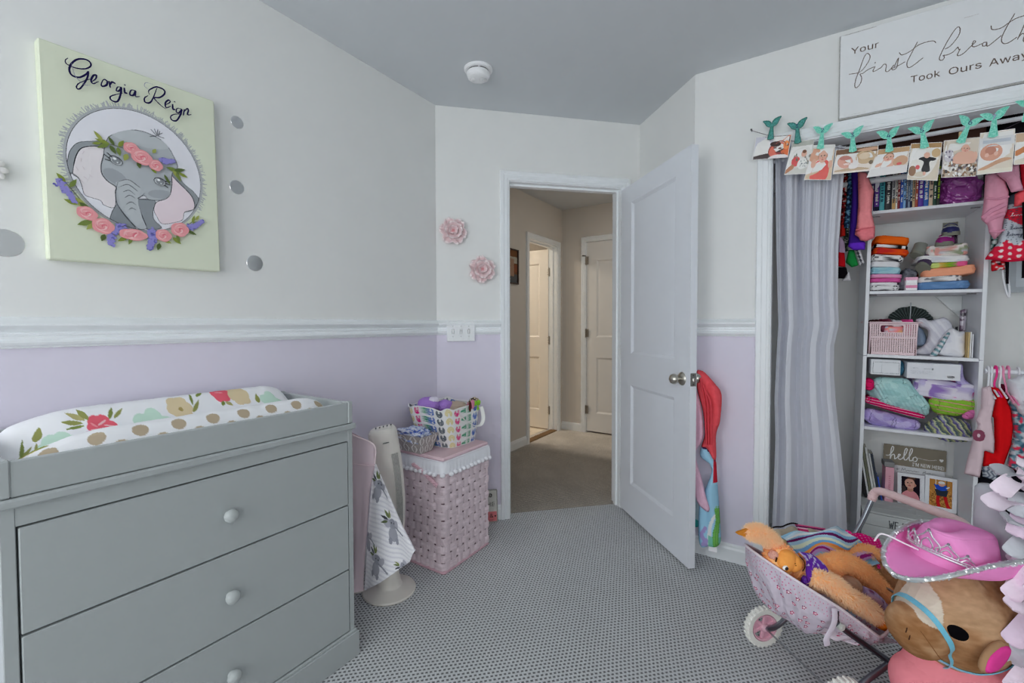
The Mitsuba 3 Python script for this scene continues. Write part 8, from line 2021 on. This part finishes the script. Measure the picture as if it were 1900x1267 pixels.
hput('muzzle_seam', tube(np.array(seam), 0.0010, 5), MATTE, (140, 96, 60), hz)
# ear: brown outside, hot pink inside
EF = frame_of((0.018, -0.075, 0.406), (0.90, 0.32, 0.28), (-0.28, -0.10, 0.955))
EF[:3, 2] = np.cross(EF[:3, 0], EF[:3, 1])
earp = Polygon(spline([(-0.046, -0.002), (-0.030, 0.018), (0.0, 0.026), (0.034, 0.020), (0.060, 0.0), (0.040, -0.020), (0.0, -0.026), (-0.030, -0.018)], 60, True)).buffer(0)
hput('ear', at(pillow(earp.buffer(0.006), 0.010, 0.006, 0.02), EF), CLOTH, FURB - 10, hz, smooth=True, label='brown ear')
hput('ear_lining', at(pillow(earp.buffer(-0.001), 0.0062, 0.005, 0.016), EF @ move(-0.002, 0.0, 0.0070)), CLOTH, (234, 72, 156), hz, smooth=True, label='hot pink ear lining')
# neck, chest and body below
hput('neck', limb([(0.11, 0.10, 0.46), (0.22, 0.14, 0.36), (0.27, 0.16, 0.22)], [0.10, 0.115, 0.13], 30, 24, 0.03), CLOTH, lambda v: horse_col((v - HF[:3, 3]) @ HF[:3, :3]), hz, smooth=True)
hput('chest', union_hulls(hullball((0.04, 0.06, 0.335, .055), (-0.005, 0.055, 0.27, .06), (0.10, 0.06, 0.26, .09)), hullball((-0.02, 0.055, 0.24, .07), (0.06, 0.06, 0.10, .10), (0.12, 0.06, 0.26, .09))), CLOTH, (240, 142, 152), hz, smooth=True, label='coral pink fabric chest')
hput('saddle_cloth', hullball((0.18, 0.05, 0.27, .055), (0.30, 0.06, 0.25, .06), (0.22, 0.05, 0.06, .06)), CLOTH, (236, 226, 234), hz, smooth=True, label='white fabric saddle cloth')
# ---- fleece mane: flat strips that curl out in rows from the poll down the neck
rng = np.random.default_rng(21)
MC = [(238, 222, 234), (236, 218, 232), (186, 188, 194), (234, 220, 232), (240, 228, 238), (198, 200, 206), (228, 206, 224)]
def strip(p0, d, up, L, w, curl, c, seed):
    """one strip of fleece: from p0 along d, bending towards -up, edges rounded"""
    d, up = np.asarray(d, float) / np.linalg.norm(d), np.asarray(up, float)
    up = up - d * (up @ d); up /= np.linalg.norm(up)
    sd = np.cross(d, up)
    n = 26
    pts, fr = [np.asarray(p0, float)], []
    a = 0.5 * curl * 0
    for k in range(n):
        t = k / (n - 1)
        ang = curl * (t ** 1.3) - 0.35 * math.sin(math.pi * t)
        dd = d * math.cos(ang) - up * math.sin(ang)
        nn = up * math.cos(ang) + d * math.sin(ang)
        fr.append((dd, nn))
        pts.append(pts[-1] + dd * L / n)
    pts = np.array(pts[:n])
    V, F = [], []
    m_ = 9
    for k in range(n):
        t = k / (n - 1)
        ww = w * (0.80 + 0.25 * t) * (1 if t < 0.9 else math.sqrt(max(0.02, 1 - ((t - 0.9) / 0.1) ** 2)))
        dd, nn = fr[k]
        for j in range(m_):
            s_ = -1 + 2 * j / (m_ - 1)
            cup = 0.16 * w * s_ * s_ + 0.05 * w * math.sin(5 * t + seed)
            V.append(pts[k] + sd * ww * s_ * 0.5 + nn * cup)
    top = np.array(V)
    nrm = np.repeat(np.array([f_[1] for f_ in fr]), m_, 0)
    bot = top - nrm * 0.0045
    for k in range(n - 1):
        for j in range(m_ - 1):
            a, b, c_, e = k * m_ + j, k * m_ + j + 1, (k + 1) * m_ + j + 1, (k + 1) * m_ + j
            F += [[a, c_, b], [a, e, c_]]
    N = len(top)
    F2 = [[a + N, c_ + N, b + N] for a, b, c_ in F]
    rim = list(range(m_)) + [k * m_ + m_ - 1 for k in range(1, n)] + [(n - 1) * m_ + j for j in range(m_ - 2, -1, -1)] + [k * m_ for k in range(n - 2, 0, -1)]
    for i in range(len(rim)):
        a, b = rim[i], rim[(i + 1) % len(rim)]
        F2 += [[a, a + N, b], [b, a + N, b + N]]
    m = trimesh.Trimesh(np.vstack([top, bot]), F + F2, process=False)
    trimesh.repair.fix_normals(m)
    hput('mane_strip', m, CLOTH, np.array(c, float), hz, smooth=45)
#   root x, y, z; direction; up; length; width; curl; colour index
ROWS = []
for i in range(15):
    t = i / 14
    z = 0.775 - 0.470 * t
    for j in range(3):
        x = 0.165 + 0.016 * math.sin(5 * t) + 0.050 * j + rng.uniform(-.010, .010)
        ROWS.append(((x - 0.02 * t, 0.020 + 0.035 * j - 0.085 * t, z + rng.uniform(-.014, .014) + 0.016 * j), (-0.85 + 0.30 * j + rng.uniform(-.25, .15), -0.42 + rng.uniform(-.25, .2), 0.38 - 0.55 * t + rng.uniform(-.3, .3)), (0.1 + rng.uniform(-.3, .3), -0.35, 1), rng.uniform(.085, .130) * (1 - 0.18 * t), rng.uniform(.040, .054) * (1 - 0.25 * t), rng.uniform(0.6, 2.3), MC[(i * 3 + j * 2) % len(MC)]))
for k, (p0, d, up, L_, w, cu, c) in enumerate(ROWS):
    strip(p0, d, up, L_, w, cu, c, k)
hput('mane_base', limb([(0.20, 0.12, 0.74), (0.22, 0.12, 0.64), (0.24, 0.12, 0.52), (0.25, 0.12, 0.36)], [0.02, 0.035, 0.045, 0.05], 30, 14), CLOTH, (196, 198, 204), hz, smooth=True)

# ---- pink cowboy hat with a tiara
ht = thing('cowboy_hat', 'pink felt cowboy hat with silver sequin trim and a tiara on the plush horse', 'hat')
HC0 = np.array((0.056, 0.056, 0.563))
YW = math.radians(14)
hx, hy = np.array((math.cos(YW), math.sin(YW), -0.10)), np.array((-math.sin(YW), math.cos(YW), 0.06))
hx /= np.linalg.norm(hx); hy = hy - hx * (hx @ hy); hy /= np.linalg.norm(hy)
HTM = np.eye(4); HTM[:3, 0], HTM[:3, 1], HTM[:3, 2], HTM[:3, 3] = hx, hy, np.cross(hx, hy), HC0
def brim(a, r):
    t = a * 2 * np.pi
    ca, sa = np.cos(t), np.sin(t)
    k = r
    x = ca * (0.098 * (1 - k) + 0.205 * k) + 0.010 * k
    y = sa * (0.078 * (1 - k) + 0.126 * k)
    lift = 0.074 * np.abs(sa) ** 1.8 * k ** 2 * (0.84 + 0.26 * ca) - 0.022 * np.abs(ca) ** 3 * k ** 1.5 - 0.010 * k
    y = y * (1 - 0.22 * np.abs(sa) ** 2 * k ** 2) * (1 - 0.16 * np.clip(-ca, 0, 1) * k)
    return np.stack([x, y, lift], -1)
m, uv = sheet(brim, 120, 22, 0.0035)
hput('brim', at(m, HTM), CLOTH, np.tile((242, 146, 206), (len(uv), 1)), ht, smooth=True)
def crown(a, v):
    t = a * 2 * np.pi
    ca, sa = np.cos(t), np.sin(t)
    h = np.clip(v / 0.62, 0, 1)
    k = np.clip((v - 0.62) / 0.38, 0, 1)
    sx, sy = 0.100 - 0.014 * h, 0.080 - 0.016 * h
    rr = np.cos(k * np.pi / 2) ** 0.55
    x, y = ca * sx * rr, sa * sy * rr
    topz = 0.108 + 0.014 * (x / 0.09) ** 2 * 1.0
    z = np.where(v < 0.62, 0.080 * np.sin(h * np.pi / 2) ** 0.9, 0.080 + 0.013 * np.sin(k * np.pi / 2))
    dent = 0.032 * np.exp(-(y / 0.020) ** 2) * np.clip(1 - (x / 0.085) ** 2, 0, 1) * np.clip((z - 0.05) / 0.05, 0, 1)
    pinch = np.exp(-(((x + 0.035) / 0.034) ** 2)) * np.clip((z - 0.045) / 0.05, 0, 1) * (np.abs(y) > 0.0)
    y = y * (1 - 0.30 * pinch)
    side = np.exp(-((x - 0.02) / 0.042) ** 2) * np.clip((z - 0.02) / 0.05, 0, 1) * (sa < 0)
    y = y + 0.020 * side * np.abs(sa)
    return np.stack([x, y, z - dent], -1)
m, uv = sheet(crown, 140, 80, 0.0)
hput('crown', at(m, HTM), CLOTH, np.tile((243, 152, 210), (len(uv), 1)), ht, smooth=True)
edge = np.array([brim(np.array(a), np.array(1.0)) for a in np.linspace(0, 1, 150)])
GLIT = (196, 204, 208)
tr = hput('sequin_trim', at(tube(edge, 0.0058, 8), HTM), METAL, (240, 244, 245), ht, label='silver sequin braid round the brim')
SQ = []
rs = np.random.default_rng(4)
for i in range(300):
    p = edge[int(i * 149 / 300)] + rs.normal(0, 0.0008, 3)
    for q in range(2):
        n = rs.normal(0, 1, 3); n /= np.linalg.norm(n)
        a = np.cross(n, [0.3, 0.5, 0.8]); a /= np.linalg.norm(a); b = np.cross(n, a)
        an = np.arange(6) * np.pi / 3
        SQ.append(trimesh.Trimesh(np.vstack([p + n * 0.0062 + 0.0040 * (np.cos(an)[:, None] * a + np.sin(an)[:, None] * b), [p + n * 0.0070]]), [[6, k, (k + 1) % 6] for k in range(6)], process=False))
hput('sequins', at(trimesh.util.concatenate(SQ), HTM), METAL, (248, 250, 250), ht, smooth=False, kind='stuff', label='loose silver sequins on the braid')
# the tiara runs round the front of the crown
def tia(s, h):
    """s along the band (-1 .. 1) round the front, h above it"""
    t = math.pi + s * 1.05
    x, y = math.cos(t) * 0.108, math.sin(t) * 0.088
    return np.array([x, y, 0.020 + h + 0.012 * (1 - s * s)])
ti = thing('tiara', 'silver rhinestone tiara fixed to the front of the pink hat', 'tiara')
SILV = (246, 248, 249)
hput('band', at(tube([tia(s, 0) for s in np.linspace(-1, 1, 40)], 0.0030, 8), HTM), METAL, SILV, ti)
hput('band', at(tube([tia(s, 0.006) for s in np.linspace(-1, 1, 40)], 0.0022, 8), HTM), METAL, SILV, ti)
for c, w, hgt in ((0, 0.26, 0.050), (-0.42, 0.20, 0.034), (0.42, 0.20, 0.034), (-0.78, 0.16, 0.024), (0.78, 0.16, 0.024)):
    pts = [tia(c - w, 0.006), tia(c - w * 1.05, hgt * 0.45), tia(c - w * 0.4, hgt * 0.75), tia(c, hgt), tia(c + w * 0.4, hgt * 0.75), tia(c + w * 1.05, hgt * 0.45), tia(c + w, 0.006)]
    hput('arch', at(tube(spline(pts, 40), 0.0021, 6), HTM), METAL, SILV, ti)
    hput('arch', at(tube(spline([tia(c - w * 0.45, 0.006), tia(c - w * 0.5, hgt * 0.35), tia(c, hgt * 0.62), tia(c + w * 0.5, hgt * 0.35), tia(c + w * 0.45, 0.006)], 30), 0.0017, 6), HTM), METAL, SILV, ti)
    for j, (ds, dh) in enumerate(((0, hgt + 0.003), (-0.035, hgt - 0.002), (0.035, hgt - 0.002))):
        hput('rhinestone', at(blob(tia(c + ds, dh), (0.0030, 0.0030, 0.0030), 1), HTM), METAL, (236, 240, 244) if j else (150, 156, 162), ti, smooth=False)
for s in np.linspace(-0.95, 0.95, 24):
    hput('rhinestone', at(blob(tia(s, 0.003), (0.0018, 0.0018, 0.0018), 1), HTM), METAL, (240, 244, 246), ti, smooth=False)
hput('chin_cord', at(tube(spline([(-0.100, 0.020, 0.020), (-0.130, 0.036, 0.030), (-0.158, 0.056, 0.040), (-0.166, 0.070, 0.036), (-0.160, 0.084, 0.01)], 40), 0.0022, 8), HTM), CLOTH, (246, 238, 244), ht, label='white elastic chin cord')
